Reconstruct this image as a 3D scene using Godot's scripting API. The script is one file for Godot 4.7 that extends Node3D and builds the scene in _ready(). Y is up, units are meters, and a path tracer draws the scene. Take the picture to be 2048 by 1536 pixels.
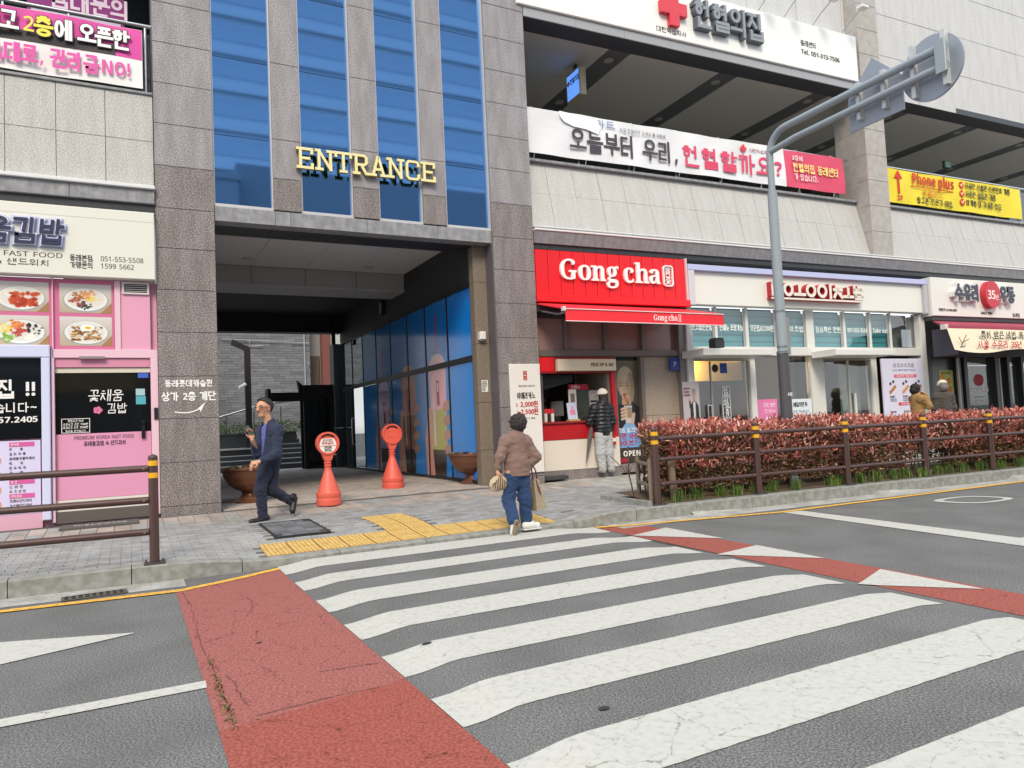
extends Node3D
# A street corner in the city: granite shopping building with an entrance passage, shop fronts, a raised zebra crossing.
# World: x runs along the facade, z towards the camera, metres. The right wing is turned by 1.95 degrees (frame FB).

var FA := Transform3D()
var FB := Transform3D(Basis(Vector3.UP, -deg_to_rad(1.95)), Vector3(6.9, 0, -12.0))
var org := {}
var used := {}
var M := {}
var rng := RandomNumberGenerator.new()


# ---------------------------------------------------------------- mesh builder
class G:
	var v := PackedVector3Array()
	var n := PackedVector3Array()
	var uv := PackedVector2Array()
	var c := PackedColorArray()
	var col := Color.WHITE
	var t := Transform3D()

	func vert(p: Vector3, nn: Vector3, u := Vector2.ZERO) -> void:
		v.append(t * p)
		n.append((t.basis * nn).normalized())
		uv.append(u)
		c.append(col)

	func tri(a: Vector3, b: Vector3, d: Vector3) -> void:  # counter-clockwise seen from outside
		var nn := (b - a).cross(d - a).normalized()
		vert(a, nn, Vector2(a.x, a.y)); vert(d, nn, Vector2(d.x, d.y)); vert(b, nn, Vector2(b.x, b.y))

	func quad(a: Vector3, b: Vector3, d: Vector3, e: Vector3, u0 := 0.0, v0 := 1.0, u1 := 1.0, v1 := 0.0) -> void:
		var nn := (b - a).cross(e - a)
		if nn.length() < 1e-12:
			nn = (d - b).cross(e - b)
		nn = nn.normalized()
		var ua := Vector2(u0, v0)
		var ub := Vector2(u1, v0)
		var ud := Vector2(u1, v1)
		var ue := Vector2(u0, v1)
		vert(a, nn, ua); vert(d, nn, ud); vert(b, nn, ub)
		vert(a, nn, ua); vert(e, nn, ue); vert(d, nn, ud)

	func squad(a: Vector3, b: Vector3, d: Vector3, e: Vector3, na: Vector3, nb: Vector3, nd: Vector3, ne: Vector3) -> void:
		vert(a, na); vert(d, nd); vert(b, nb)
		vert(a, na); vert(e, ne); vert(d, nd)

	func box(x0: float, x1: float, y0: float, y1: float, z0: float, z1: float) -> void:
		hexa(Vector3(x0, y0, z1), Vector3(x1, y0, z1), Vector3(x1, y1, z1), Vector3(x0, y1, z1), Vector3(x0, y0, z0), Vector3(x1, y0, z0), Vector3(x1, y1, z0), Vector3(x0, y1, z0))

	func hexa(a: Vector3, b: Vector3, d: Vector3, e: Vector3, a2: Vector3, b2: Vector3, d2: Vector3, e2: Vector3) -> void:  # front face a b d e, back face a2 b2 d2 e2
		quad(a, b, d, e)
		quad(b2, a2, e2, d2)
		quad(b, b2, d2, d)
		quad(a2, a, e, e2)
		quad(e, d, d2, e2)
		quad(a2, b2, b, a)

	func cbox(x0: float, x1: float, y0: float, y1: float, z0: float, z1: float, b: float) -> void:  # box with its four front edges chamfered
		box(x0, x1, y0, y1, z0, z1 - b)
		var o := [Vector3(x0, y0, z1 - b), Vector3(x1, y0, z1 - b), Vector3(x1, y1, z1 - b), Vector3(x0, y1, z1 - b)]
		var i := [Vector3(x0 + b, y0 + b, z1), Vector3(x1 - b, y0 + b, z1), Vector3(x1 - b, y1 - b, z1), Vector3(x0 + b, y1 - b, z1)]
		quad(i[0], i[1], i[2], i[3])
		for k in 4:
			var j: int = (k + 1) % 4
			quad(o[k], o[j], i[j], i[k])

	func frame(x0: float, x1: float, y0: float, y1: float, z0: float, z1: float, w: float) -> void:  # four bars butted round an opening
		box(x0, x1, y1 - w, y1, z0, z1)
		box(x0, x1, y0, y0 + w, z0, z1)
		box(x0, x0 + w, y0 + w, y1 - w, z0, z1)
		box(x1 - w, x1, y0 + w, y1 - w, z0, z1)

	func cyl(a: Vector3, b: Vector3, r0: float, r1: float, seg := 12, caps := true) -> void:
		var ax := (b - a).normalized()
		var s := ax.cross(Vector3.UP if absf(ax.y) < 0.9 else Vector3.RIGHT).normalized()
		var q := ax.cross(s)
		for i in seg:
			var t0 := TAU * i / seg
			var t1 := TAU * (i + 1) / seg
			var d0 := s * cos(t0) + q * sin(t0)
			var d1 := s * cos(t1) + q * sin(t1)
			squad(a + d0 * r0, a + d1 * r0, b + d1 * r1, b + d0 * r1, d0, d1, d1, d0)
			if caps:
				if r1 > 0.0:
					tri(b, b + d0 * r1, b + d1 * r1)
				if r0 > 0.0:
					tri(a, a + d1 * r0, a + d0 * r0)

	func tube(p: Array, r: float, seg := 8) -> void:
		var rings := []
		var side := Vector3.ZERO
		for i in p.size():
			var d: Vector3 = (p[mini(i + 1, p.size() - 1)] - p[maxi(i - 1, 0)]).normalized()
			if side == Vector3.ZERO:
				side = d.cross(Vector3.UP if absf(d.y) < 0.9 else Vector3.RIGHT)
			side = (side - d * side.dot(d)).normalized()
			var q := d.cross(side)
			var ring := []
			for k in seg:
				ring.append(side * cos(TAU * k / seg) + q * sin(TAU * k / seg))
			rings.append(ring)
		for i in p.size() - 1:
			for k in seg:
				var j: int = (k + 1) % seg
				squad(p[i] + rings[i][k] * r, p[i] + rings[i][j] * r, p[i + 1] + rings[i + 1][j] * r, p[i + 1] + rings[i + 1][k] * r, rings[i][k], rings[i][j], rings[i + 1][j], rings[i + 1][k])
		for e in [0, p.size() - 1]:
			for k in seg:
				var j: int = (k + 1) % seg
				if e:
					tri(p[e], p[e] + rings[e][k] * r, p[e] + rings[e][j] * r)
				else:
					tri(p[e], p[e] + rings[e][j] * r, p[e] + rings[e][k] * r)

	func lathe(o: Vector3, prof: Array, seg := 24, sz := 1.0) -> void:  # prof: [radius, height] from bottom to top; sz flattens it along z
		for i in prof.size() - 1:
			var dr: float = prof[i + 1][0] - prof[i][0]
			var dy: float = prof[i + 1][1] - prof[i][1]
			for k in seg:
				var q := []
				for a in [TAU * k / seg, TAU * (k + 1) / seg]:
					q.append(Vector3(sin(a), 0, cos(a) * sz))
				var nn := []
				for a in q:
					nn.append(Vector3(a.x * dy, -dr, a.z * dy / (sz * sz)).normalized())
				var y0 = o + Vector3.UP * prof[i][1]
				var y1 = o + Vector3.UP * prof[i + 1][1]
				squad(y0 + q[0] * prof[i][0], y0 + q[1] * prof[i][0], y1 + q[1] * prof[i + 1][0], y1 + q[0] * prof[i + 1][0], nn[0], nn[1], nn[1], nn[0])

	func prism(p: PackedVector2Array, z0: float, z1: float) -> void:
		if Geometry2D.is_polygon_clockwise(p):
			p.reverse()
		var ix := Geometry2D.triangulate_polygon(p)
		for i in range(0, ix.size(), 3):
			var a := p[ix[i]]
			var b := p[ix[i + 1]]
			var d := p[ix[i + 2]]
			if (b - a).cross(d - a) < 0:
				var s := b
				b = d
				d = s
			tri(Vector3(a.x, a.y, z1), Vector3(b.x, b.y, z1), Vector3(d.x, d.y, z1))
			tri(Vector3(a.x, a.y, z0), Vector3(d.x, d.y, z0), Vector3(b.x, b.y, z0))
		for i in p.size():
			var a := p[i]
			var b := p[(i + 1) % p.size()]
			quad(Vector3(a.x, a.y, z0), Vector3(b.x, b.y, z0), Vector3(b.x, b.y, z1), Vector3(a.x, a.y, z1))

	func ribbon(p: Array, w: float, z0: float, z1: float, closed := false) -> void:  # a stroke of width w
		var L := []
		var R := []
		var m := p.size()
		for i in m:
			var d0: Vector2 = p[i] - p[(i - 1 + m) % m]
			var d1: Vector2 = p[(i + 1) % m] - p[i]
			if not closed and i == 0:
				d0 = d1
			if not closed and i == m - 1:
				d1 = d0
			d0 = d0.normalized()
			d1 = d1.normalized()
			var o := (d0.orthogonal() + d1.orthogonal()).normalized()
			o *= w * 0.5 / maxf(0.5, o.dot(d0.orthogonal()))
			var q: Vector2 = p[i]
			if not closed and i == 0:
				q -= d1 * w * 0.45
			if not closed and i == m - 1:
				q += d0 * w * 0.45
			L.append(q + o)
			R.append(q - o)
		for i in (m if closed else m - 1):
			var j: int = (i + 1) % m
			var a: Vector2 = R[i]
			var b: Vector2 = R[j]
			var d: Vector2 = L[j]
			var e: Vector2 = L[i]
			if (b - a).cross(e - a) < 0:
				var s := a
				a = b
				b = s
				s = d
				d = e
				e = s
			quad(Vector3(a.x, a.y, z1), Vector3(b.x, b.y, z1), Vector3(d.x, d.y, z1), Vector3(e.x, e.y, z1))
			quad(Vector3(a.x, a.y, z0), Vector3(b.x, b.y, z0), Vector3(b.x, b.y, z1), Vector3(a.x, a.y, z1))
			quad(Vector3(d.x, d.y, z0), Vector3(e.x, e.y, z0), Vector3(e.x, e.y, z1), Vector3(d.x, d.y, z1))
		if not closed:
			for k in [0, m - 1]:
				quad(Vector3(L[k].x, L[k].y, z0), Vector3(R[k].x, R[k].y, z0), Vector3(R[k].x, R[k].y, z1), Vector3(L[k].x, L[k].y, z1))

	func mesh(off: Vector3) -> ArrayMesh:
		var m := ArrayMesh.new()
		var a := []
		a.resize(Mesh.ARRAY_MAX)
		var w := v.duplicate()
		for i in w.size():
			w[i] -= off
		a[Mesh.ARRAY_VERTEX] = w
		a[Mesh.ARRAY_NORMAL] = n
		a[Mesh.ARRAY_TEX_UV] = uv
		a[Mesh.ARRAY_COLOR] = c
		m.add_surface_from_arrays(Mesh.PRIMITIVE_TRIANGLES, a)
		return m


# ---------------------------------------------------------------- scene helpers
func numbered(called: String, parent: Node) -> String:
	var key := "%d/%s" % [parent.get_instance_id(), called]
	var k: int = used.get(key, 0)
	used[key] = k + 1
	return called if k == 0 else "%s_%03d" % [called, k]


func tag(o: Node, label: String, category: String, group := "") -> void:
	o.set_meta("label", label)
	o.set_meta("category", category)
	if group:
		o.set_meta("group", group)


func thing(called: String, label: String, category: String, f: Transform3D, at: Vector3, group := "") -> Node3D:
	var o := Node3D.new()
	o.name = numbered(called, self)
	add_child(o, true)
	o.transform = Transform3D(f.basis, f * at)
	org[o] = at
	tag(o, label, category, group)
	return o


func ob(called: String, g: G, m: Material, parent: Node, label := "", kind := "") -> MeshInstance3D:
	var o := MeshInstance3D.new()
	o.name = numbered(called, parent)
	parent.add_child(o, true)
	var off: Vector3 = org.get(parent, Vector3.ZERO)
	o.mesh = g.mesh(off)
	o.material_override = m
	org[o] = off
	if label:
		o.set_meta("label", label)
	if kind:
		o.set_meta("kind", kind)
	return o


func structure(called: String) -> Node3D:
	var o := Node3D.new()
	o.name = numbered(called, self)
	add_child(o, true)
	o.set_meta("kind", "structure")
	org[o] = Vector3.ZERO
	return o


func bx(x0: float, x1: float, y0: float, y1: float, z0: float, z1: float) -> G:
	var g := G.new()
	g.box(x0, x1, y0, y1, z0, z1)
	return g


func cb(x0: float, x1: float, y0: float, y1: float, z0: float, z1: float, b := 0.008) -> G:
	var g := G.new()
	g.cbox(x0, x1, y0, y1, z0, z1, b)
	return g


func copy_of(o: Node3D, label: String, f: Transform3D, at: Vector3) -> Node3D:
	var d: Node3D = o.duplicate()
	d.name = numbered(String(o.name), self)
	add_child(d, true)
	d.transform = Transform3D(f.basis, f * at)
	d.set_meta("label", label)
	return d


# ---------------------------------------------------------------- materials
func hexc(s: String) -> Color:
	return Color.html(s)


func flat(s: String, rough := 0.7, metal := 0.0, spec := 0.5) -> StandardMaterial3D:
	var key := "%s/%s/%s/%s" % [s, rough, metal, spec]
	if M.has(key):
		return M[key]
	var m := StandardMaterial3D.new()
	m.albedo_color = hexc(s)
	m.roughness = rough
	m.metallic = metal
	m.metallic_specular = spec
	M[key] = m
	return m


func noise_tex(size: int, freq: float, ramp: Array, kind := FastNoiseLite.TYPE_SIMPLEX, octaves := 3, sd := 1, ret := -1) -> NoiseTexture2D:
	var t := NoiseTexture2D.new()
	t.width = size
	t.height = size
	t.seamless = true
	var f := FastNoiseLite.new()
	f.noise_type = kind
	f.frequency = freq
	f.seed = sd
	f.fractal_octaves = octaves
	if ret >= 0:
		f.cellular_return_type = ret
		f.fractal_type = FastNoiseLite.FRACTAL_NONE
		f.domain_warp_enabled = true
		f.domain_warp_amplitude = 46.0
		f.domain_warp_frequency = 0.013
		f.domain_warp_fractal_octaves = 4
	t.noise = f
	var g := Gradient.new()
	var off := PackedFloat32Array()
	var cs := PackedColorArray()
	for r in ramp:
		off.append(r[0])
		cs.append(r[1] if r[1] is Color else hexc(r[1]))
	g.offsets = off
	g.colors = cs
	t.color_ramp = g
	return t


func grained(key: String, ramp: Array, tile: float, freq: float, rough := 0.85, octaves := 3, kind := FastNoiseLite.TYPE_SIMPLEX, size := 512, vcol := false) -> StandardMaterial3D:
	var m := StandardMaterial3D.new()
	m.albedo_texture = noise_tex(size, freq, ramp, kind, octaves, key.hash() % 1000)
	m.uv1_triplanar = true
	m.uv1_world_triplanar = true
	m.uv1_scale = Vector3.ONE / tile
	m.roughness = rough
	m.vertex_color_use_as_albedo = vcol
	M[key] = m
	return m


func mottle(m: StandardMaterial3D, tile: float, dark: String, sd: int, freq := 0.012, octaves := 4, tall := 1.0) -> void:  # large, soft wear and dirt over a fine grain
	m.detail_enabled = true
	m.detail_blend_mode = BaseMaterial3D.BLEND_MODE_MUL
	m.detail_uv_layer = BaseMaterial3D.DETAIL_UV_2
	m.uv2_triplanar = true
	m.uv2_world_triplanar = true
	m.uv2_scale = Vector3(1, 1 / tall, 1) / tile
	m.detail_albedo = noise_tex(512, freq, [[0.05, hexc(dark).lerp(Color.WHITE, .4)], [0.8, "ffffff"]], FastNoiseLite.TYPE_SIMPLEX, octaves, sd)


func glass(tint := "ffffff", a := 0.12) -> StandardMaterial3D:
	var m := StandardMaterial3D.new()
	m.transparency = BaseMaterial3D.TRANSPARENCY_ALPHA
	var c := hexc(tint)
	c.a = a
	m.albedo_color = c
	m.roughness = 0.02
	return m


func picture(im: Image, rough := 0.5) -> StandardMaterial3D:
	var m := StandardMaterial3D.new()
	m.albedo_texture = ImageTexture.create_from_image(im)
	m.roughness = rough
	m.texture_repeat = false
	return m


# ---------------------------------------------------------------- lettering
const CHO := "ㄱㄲㄴㄷㄸㄹㅁㅂㅃㅅㅆㅇㅈㅉㅊㅋㅌㅍㅎ"
const JONG := " ㄱㄲㄳㄴㄵㄶㄷㄹㄺㄻㄼㄽㄾㄿㅀㅁㅂㅄㅅㅆㅇㅈㅊㅋㅌㅍㅎ"
const PAIR := {"ㄲ": "ㄱㄱ", "ㄸ": "ㄷㄷ", "ㅃ": "ㅂㅂ", "ㅆ": "ㅅㅅ", "ㅉ": "ㅈㅈ", "ㄳ": "ㄱㅅ", "ㄵ": "ㄴㅈ", "ㄶ": "ㄴㅎ", "ㄺ": "ㄹㄱ", "ㄻ": "ㄹㅁ", "ㄼ": "ㄹㅂ", "ㄽ": "ㄹㅅ", "ㄾ": "ㄹㅌ", "ㄿ": "ㄹㅍ", "ㅀ": "ㄹㅎ", "ㅄ": "ㅂㅅ"}
const JAMO := {
	"ㄱ": [[0, 0, 1, 0, .9, 1]], "ㄴ": [[0, 0, 0, 1, 1, 1]], "ㄷ": [[1, 0, 0, 0, 0, 1, 1, 1]], "ㄹ": [[0, 0, 1, 0, 1, .5, 0, .5, 0, 1, 1, 1]],
	"ㅁ": [[0, 0, 1, 0, 1, 1, 0, 1, 0, 0]], "ㅂ": [[0, 0, 0, 1, 1, 1, 1, 0], [0, .5, 1, .5]], "ㅅ": [[.5, 0, .42, .45, 0, 1], [.48, .4, 1, 1]],
	"ㅇ": [[9, .5, .5, .5, .5]], "ㅈ": [[0, 0, 1, 0], [.5, 0, .42, .5, 0, 1], [.48, .45, 1, 1]], "ㅊ": [[.3, 0, .7, 0], [0, .3, 1, .3], [.5, .3, 0, 1], [.5, .55, 1, 1]],
	"ㅋ": [[0, 0, 1, 0, .9, 1], [0, .5, 1, .5]], "ㅌ": [[1, 0, 0, 0, 0, 1, 1, 1], [0, .5, 1, .5]], "ㅍ": [[0, 0, 1, 0], [0, 1, 1, 1], [.27, 0, .27, 1], [.73, 0, .73, 1]],
	"ㅎ": [[.3, 0, .7, 0], [0, .24, 1, .24], [9, .5, .7, .36, .3]]}


func put_jamo(out: Array, ch: String, x0: float, y0: float, x1: float, y1: float) -> void:
	if PAIR.has(ch):
		var m := (x0 + x1) / 2
		put_jamo(out, PAIR[ch][0], x0, y0, m - (x1 - x0) * .07, y1)
		put_jamo(out, PAIR[ch][1], m + (x1 - x0) * .07, y0, x1, y1)
		return
	for s in JAMO[ch]:
		var p := []
		if s[0] == 9:
			for k in 18:
				p.append(Vector2(lerpf(x0, x1, s[1] + s[3] * sin(TAU * k / 18)), lerpf(y0, y1, s[2] - s[4] * cos(TAU * k / 18))))
			out.append([p, true])
		else:
			for k in range(0, s.size(), 2):
				p.append(Vector2(lerpf(x0, x1, s[k]), lerpf(y0, y1, s[k + 1])))
			out.append([p, false])


func seg(out: Array, x0: float, y0: float, x1: float, y1: float) -> void:
	out.append([[Vector2(x0, y0), Vector2(x1, y1)], false])


func syllable(code: int) -> Array:  # strokes of one block in a unit square, y down
	var out := []
	var k := code - 0xAC00
	var ci := k / 588
	var vi := (k % 588) / 28
	var ji := k % 28
	var j := ji > 0
	var ver := [0, 1, 2, 3, 4, 5, 6, 7, 20]
	if vi in ver:
		var hb := .52 if j else .98
		put_jamo(out, CHO[ci], .06, .1 if not j else .04, .5 if vi in [0, 2, 20] else .42, .86 if not j else .5)
		var xs := .74 if vi in [0, 2, 4, 6, 20] else .9
		seg(out, xs, 0, xs, hb)
		if vi in [1, 3, 5, 7]:
			seg(out, .68, 0, .68, hb)
		var ys: Array = [hb * .48] if vi in [0, 1, 4, 5] else ([hb * .33, hb * .62] if vi != 20 else [])
		for y in ys:
			if vi in [0, 2]:
				seg(out, .74, y, .96, y)
			elif vi in [1, 3]:
				seg(out, .68, y, .9, y)
			elif vi in [4, 6]:
				seg(out, .55, y, .74, y)
			else:
				seg(out, .5, y, .68, y)
		if j:
			put_jamo(out, JONG[ji], .2, .68, .88, .97)
		return out
	if vi in [8, 12, 13, 17, 18]:
		put_jamo(out, CHO[ci], .2, .03, .8, .3 if j else .46)
		var yb := .52 if j else .84
		if vi in [13, 17]:
			yb = .44 if j else .64
		seg(out, .02, yb, .98, yb)
		var dy := -.12 if j else -.22
		if vi in [13, 17]:
			dy = .15 if j else .32
		for x in ([.5] if vi in [8, 13] else ([.34, .66] if vi in [12, 17] else [])):
			seg(out, x, yb, x, yb + dy)
		if j:
			put_jamo(out, JONG[ji], .2, .71, .82, .98)
		return out
	var s := .6 if j else 1.0
	put_jamo(out, CHO[ci], .08, .04 * s, .54, .46 * s)
	var y2 := .76 * s
	seg(out, .02, y2, .64, y2)
	if vi in [9, 10, 11]:
		seg(out, .32, y2 - .18 * s, .32, y2)
	elif vi in [14, 15, 16]:
		seg(out, .32, y2, .32, y2 + .2 * s)
	seg(out, .82, 0, .82, .98 * s)
	if vi in [9, 10]:
		seg(out, .82, .5 * s, .98, .5 * s)
	if vi in [14, 15]:
		seg(out, .68, .88 * s, .82, .88 * s)
	if j:
		put_jamo(out, JONG[ji], .2, .7, .88, .97)
	return out


var fonts := {}


func font(fn: String) -> SystemFont:
	if not fonts.has(fn):
		var f := SystemFont.new()
		f.font_names = [fn.trim_suffix(" Bold")]
		f.font_weight = 700 if fn.ends_with("Bold") else 400
		fonts[fn] = f
	return fonts[fn]


# Writes s with its left end at x and its base line at y on the plane z, h tall; returns the width.
func write(g: G, s: String, x: float, y: float, h: float, z: float, depth := 0.004, wt := .11, cond := 1.0, fn := "Droid Sans Bold", gap := .12, slant := 0.0) -> float:
	var cx := x
	var run := ""
	var kk := 0
	for i in s.length() + 1:
		var code := s.unicode_at(i) if i < s.length() else 0
		var hangul := code >= 0xAC00 and code <= 0xD7A3
		if i < s.length() and not hangul and code != 32:
			run += s[i]
			continue
		if run:
			cx += latin(g, run, cx, y + h * .1, h * 1.12, z, depth, cond, fn)
			run = ""
		if code == 32:
			cx += h * .4 * cond
		if hangul:
			for st in syllable(code):
				var p := []
				for q in st[0]:
					p.append(Vector2(cx + (q.x + slant * (1 - q.y)) * h * .92 * cond, y + (1 - q.y) * h))
				kk += 1
				g.ribbon(p, wt * h, z, z + depth + 0.0003 * (kk % 7), st[1])
			cx += h * (.92 + gap) * cond
	return cx - x


func latin(g: G, s: String, x: float, y: float, size: float, z: float, depth := 0.004, cond := 1.0, fn := "Droid Sans Bold") -> float:  # size is the em; the base line is at y
	var t := TextMesh.new()
	t.font = font(fn)
	t.font_size = 32
	t.pixel_size = size / 32.0
	t.curve_step = 3.0
	t.depth = maxf(depth, 0.002)
	t.text = s
	t.horizontal_alignment = HORIZONTAL_ALIGNMENT_LEFT
	t.vertical_alignment = VERTICAL_ALIGNMENT_CENTER
	var base := ((t.font.get_ascent(32) + t.font.get_descent(32)) / 2.0 - t.font.get_ascent(32)) * t.pixel_size
	var a := t.get_mesh_arrays()
	var vs: PackedVector3Array = a[Mesh.ARRAY_VERTEX]
	var ns: PackedVector3Array = a[Mesh.ARRAY_NORMAL]
	var ix: PackedInt32Array = a[Mesh.ARRAY_INDEX]
	for k in ix:
		g.vert(Vector3(x + vs[k].x * cond, y + vs[k].y - base, z + vs[k].z + t.depth / 2), ns[k])
	return t.font.get_string_size(s, HORIZONTAL_ALIGNMENT_LEFT, -1, 32).x * t.pixel_size * cond


func text(parent: Node, s: String, x: float, y: float, h: float, z: float, m: Material, depth := 0.004, wt := .11, cond := 1.0, called := "lettering", fn := "Droid Sans Bold", gap := .12) -> MeshInstance3D:
	var g := G.new()
	write(g, s, x, y, h, z, depth, wt, cond, fn, gap)
	return ob(called, g, m, parent)


# Fits s between x0 and x1.
func fit(parent: Node, s: String, x0: float, x1: float, y: float, h: float, z: float, m: Material, depth := 0.004, wt := .11, called := "lettering", fn := "Droid Sans Bold", gap := .12) -> MeshInstance3D:
	var w := write(G.new(), s, 0, 0, h, 0, depth, wt, 1.0, fn, gap)
	return text(parent, s, x0, y, h, z, m, depth, wt, (x1 - x0) / w, called, fn, gap)


# ---------------------------------------------------------------- painting flat print
class Paint:
	var im: Image
	var w: int
	var h: int

	func _init(ww: int, hh: int, c: Color) -> void:
		w = ww
		h = hh
		im = Image.create(w, h, false, Image.FORMAT_RGB8)
		im.fill(c)

	func ell(cx: float, cy: float, rx: float, ry: float, c: Color, soft := 0.06) -> void:
		for y in range(maxi(0, int(cy - ry - 1)), mini(h, int(cy + ry + 2))):
			for x in range(maxi(0, int(cx - rx - 1)), mini(w, int(cx + rx + 2))):
				var d := sqrt(((x - cx) / rx) ** 2 + ((y - cy) / ry) ** 2)
				if d < 1.0:
					im.set_pixel(x, y, im.get_pixel(x, y).lerp(c, clampf((1.0 - d) / soft, 0, 1) * c.a))

	func rect(x: float, y: float, ww: float, hh: float, c: Color) -> void:
		im.fill_rect(Rect2i(int(x), int(y), int(ww), int(hh)), c)

	func poly(p: Array, c: Color) -> void:
		var y0 := 1e9
		var y1 := -1e9
		for q in p:
			y0 = minf(y0, q[1])
			y1 = maxf(y1, q[1])
		for y in range(maxi(0, int(y0)), mini(h, int(y1) + 1)):
			var xs := []
			for i in p.size():
				var a: Array = p[i]
				var b: Array = p[(i + 1) % p.size()]
				if (a[1] <= y) != (b[1] <= y):
					xs.append(a[0] + (y - a[1]) * (b[0] - a[0]) / float(b[1] - a[1]))
			xs.sort()
			for i in range(0, xs.size() - 1, 2):
				for x in range(maxi(0, int(xs[i])), mini(w, int(xs[i + 1]) + 1)):
					im.set_pixel(x, y, im.get_pixel(x, y).lerp(c, c.a))

	func line(x0: float, y0: float, x1: float, y1: float, r: float, c: Color) -> void:
		var k := int(maxf(absf(x1 - x0), absf(y1 - y0)) / maxf(r * .6, 1.0)) + 1
		for i in k + 1:
			ell(lerpf(x0, x1, float(i) / k), lerpf(y0, y1, float(i) / k), r, r, c, .4)

	func mix(a: Color, b: Color, vertical := true) -> void:
		for y in h:
			for x in w:
				im.set_pixel(x, y, a.lerp(b, float(y) / h if vertical else float(x) / w))


# ---------------------------------------------------------------- the scene
func _ready() -> void:
	rng.seed = 7
	var cam := Camera3D.new()
	cam.name = "camera"
	add_child(cam)
	cam.transform = Transform3D(Basis(Vector3(0.8858402, -0.04544983, 0.46175909), Vector3(0.01499695, 0.99747556, 0.06940891), Vector3(-0.46374803, -0.05456022, 0.88428556)), Vector3(0, 1.38, 0))
	cam.fov = 55.358
	cam.near = 0.05
	cam.far = 900.0
	cam.current = true
	var we := WorldEnvironment.new()
	we.name = "daylight"
	add_child(we)
	var env := Environment.new()
	env.background_mode = Environment.BG_SKY
	var sm := ProceduralSkyMaterial.new()
	sm.sky_top_color = hexc("c3cfdd")
	sm.sky_horizon_color = hexc("eef0f1")
	sm.sky_curve = 0.2
	sm.ground_horizon_color = hexc("c8c9c8")
	sm.ground_bottom_color = hexc("8a8a88")
	sm.sun_angle_max = 20.0
	sm.energy_multiplier = 1.0
	var sky := Sky.new()
	sky.sky_material = sm
	env.sky = sky
	env.tonemap_mode = Environment.TONE_MAPPER_LINEAR
	env.tonemap_exposure = 2.15
	env.sdfgi_enabled = true
	env.ssao_enabled = true
	env.ssil_enabled = true
	we.environment = env
	var sun := DirectionalLight3D.new()
	sun.name = "hazy_sun"
	add_child(sun)
	sun.light_energy = 0.45
	sun.light_color = hexc("fff1de")
	sun.light_angular_distance = 20.0
	sun.shadow_enabled = true
	sun.basis = Basis.looking_at(Vector3(0.36, -0.78, -0.72).normalized(), Vector3.UP)
	materials()
	ground()
	building()
	passage()
	courtyard()
	right_wing()
	left_shop()
	tea_shop()
	sushi_shop()
	noodle_shop()
	banners()
	street_things()
	hedge()
	people()
	across_the_street()


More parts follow.
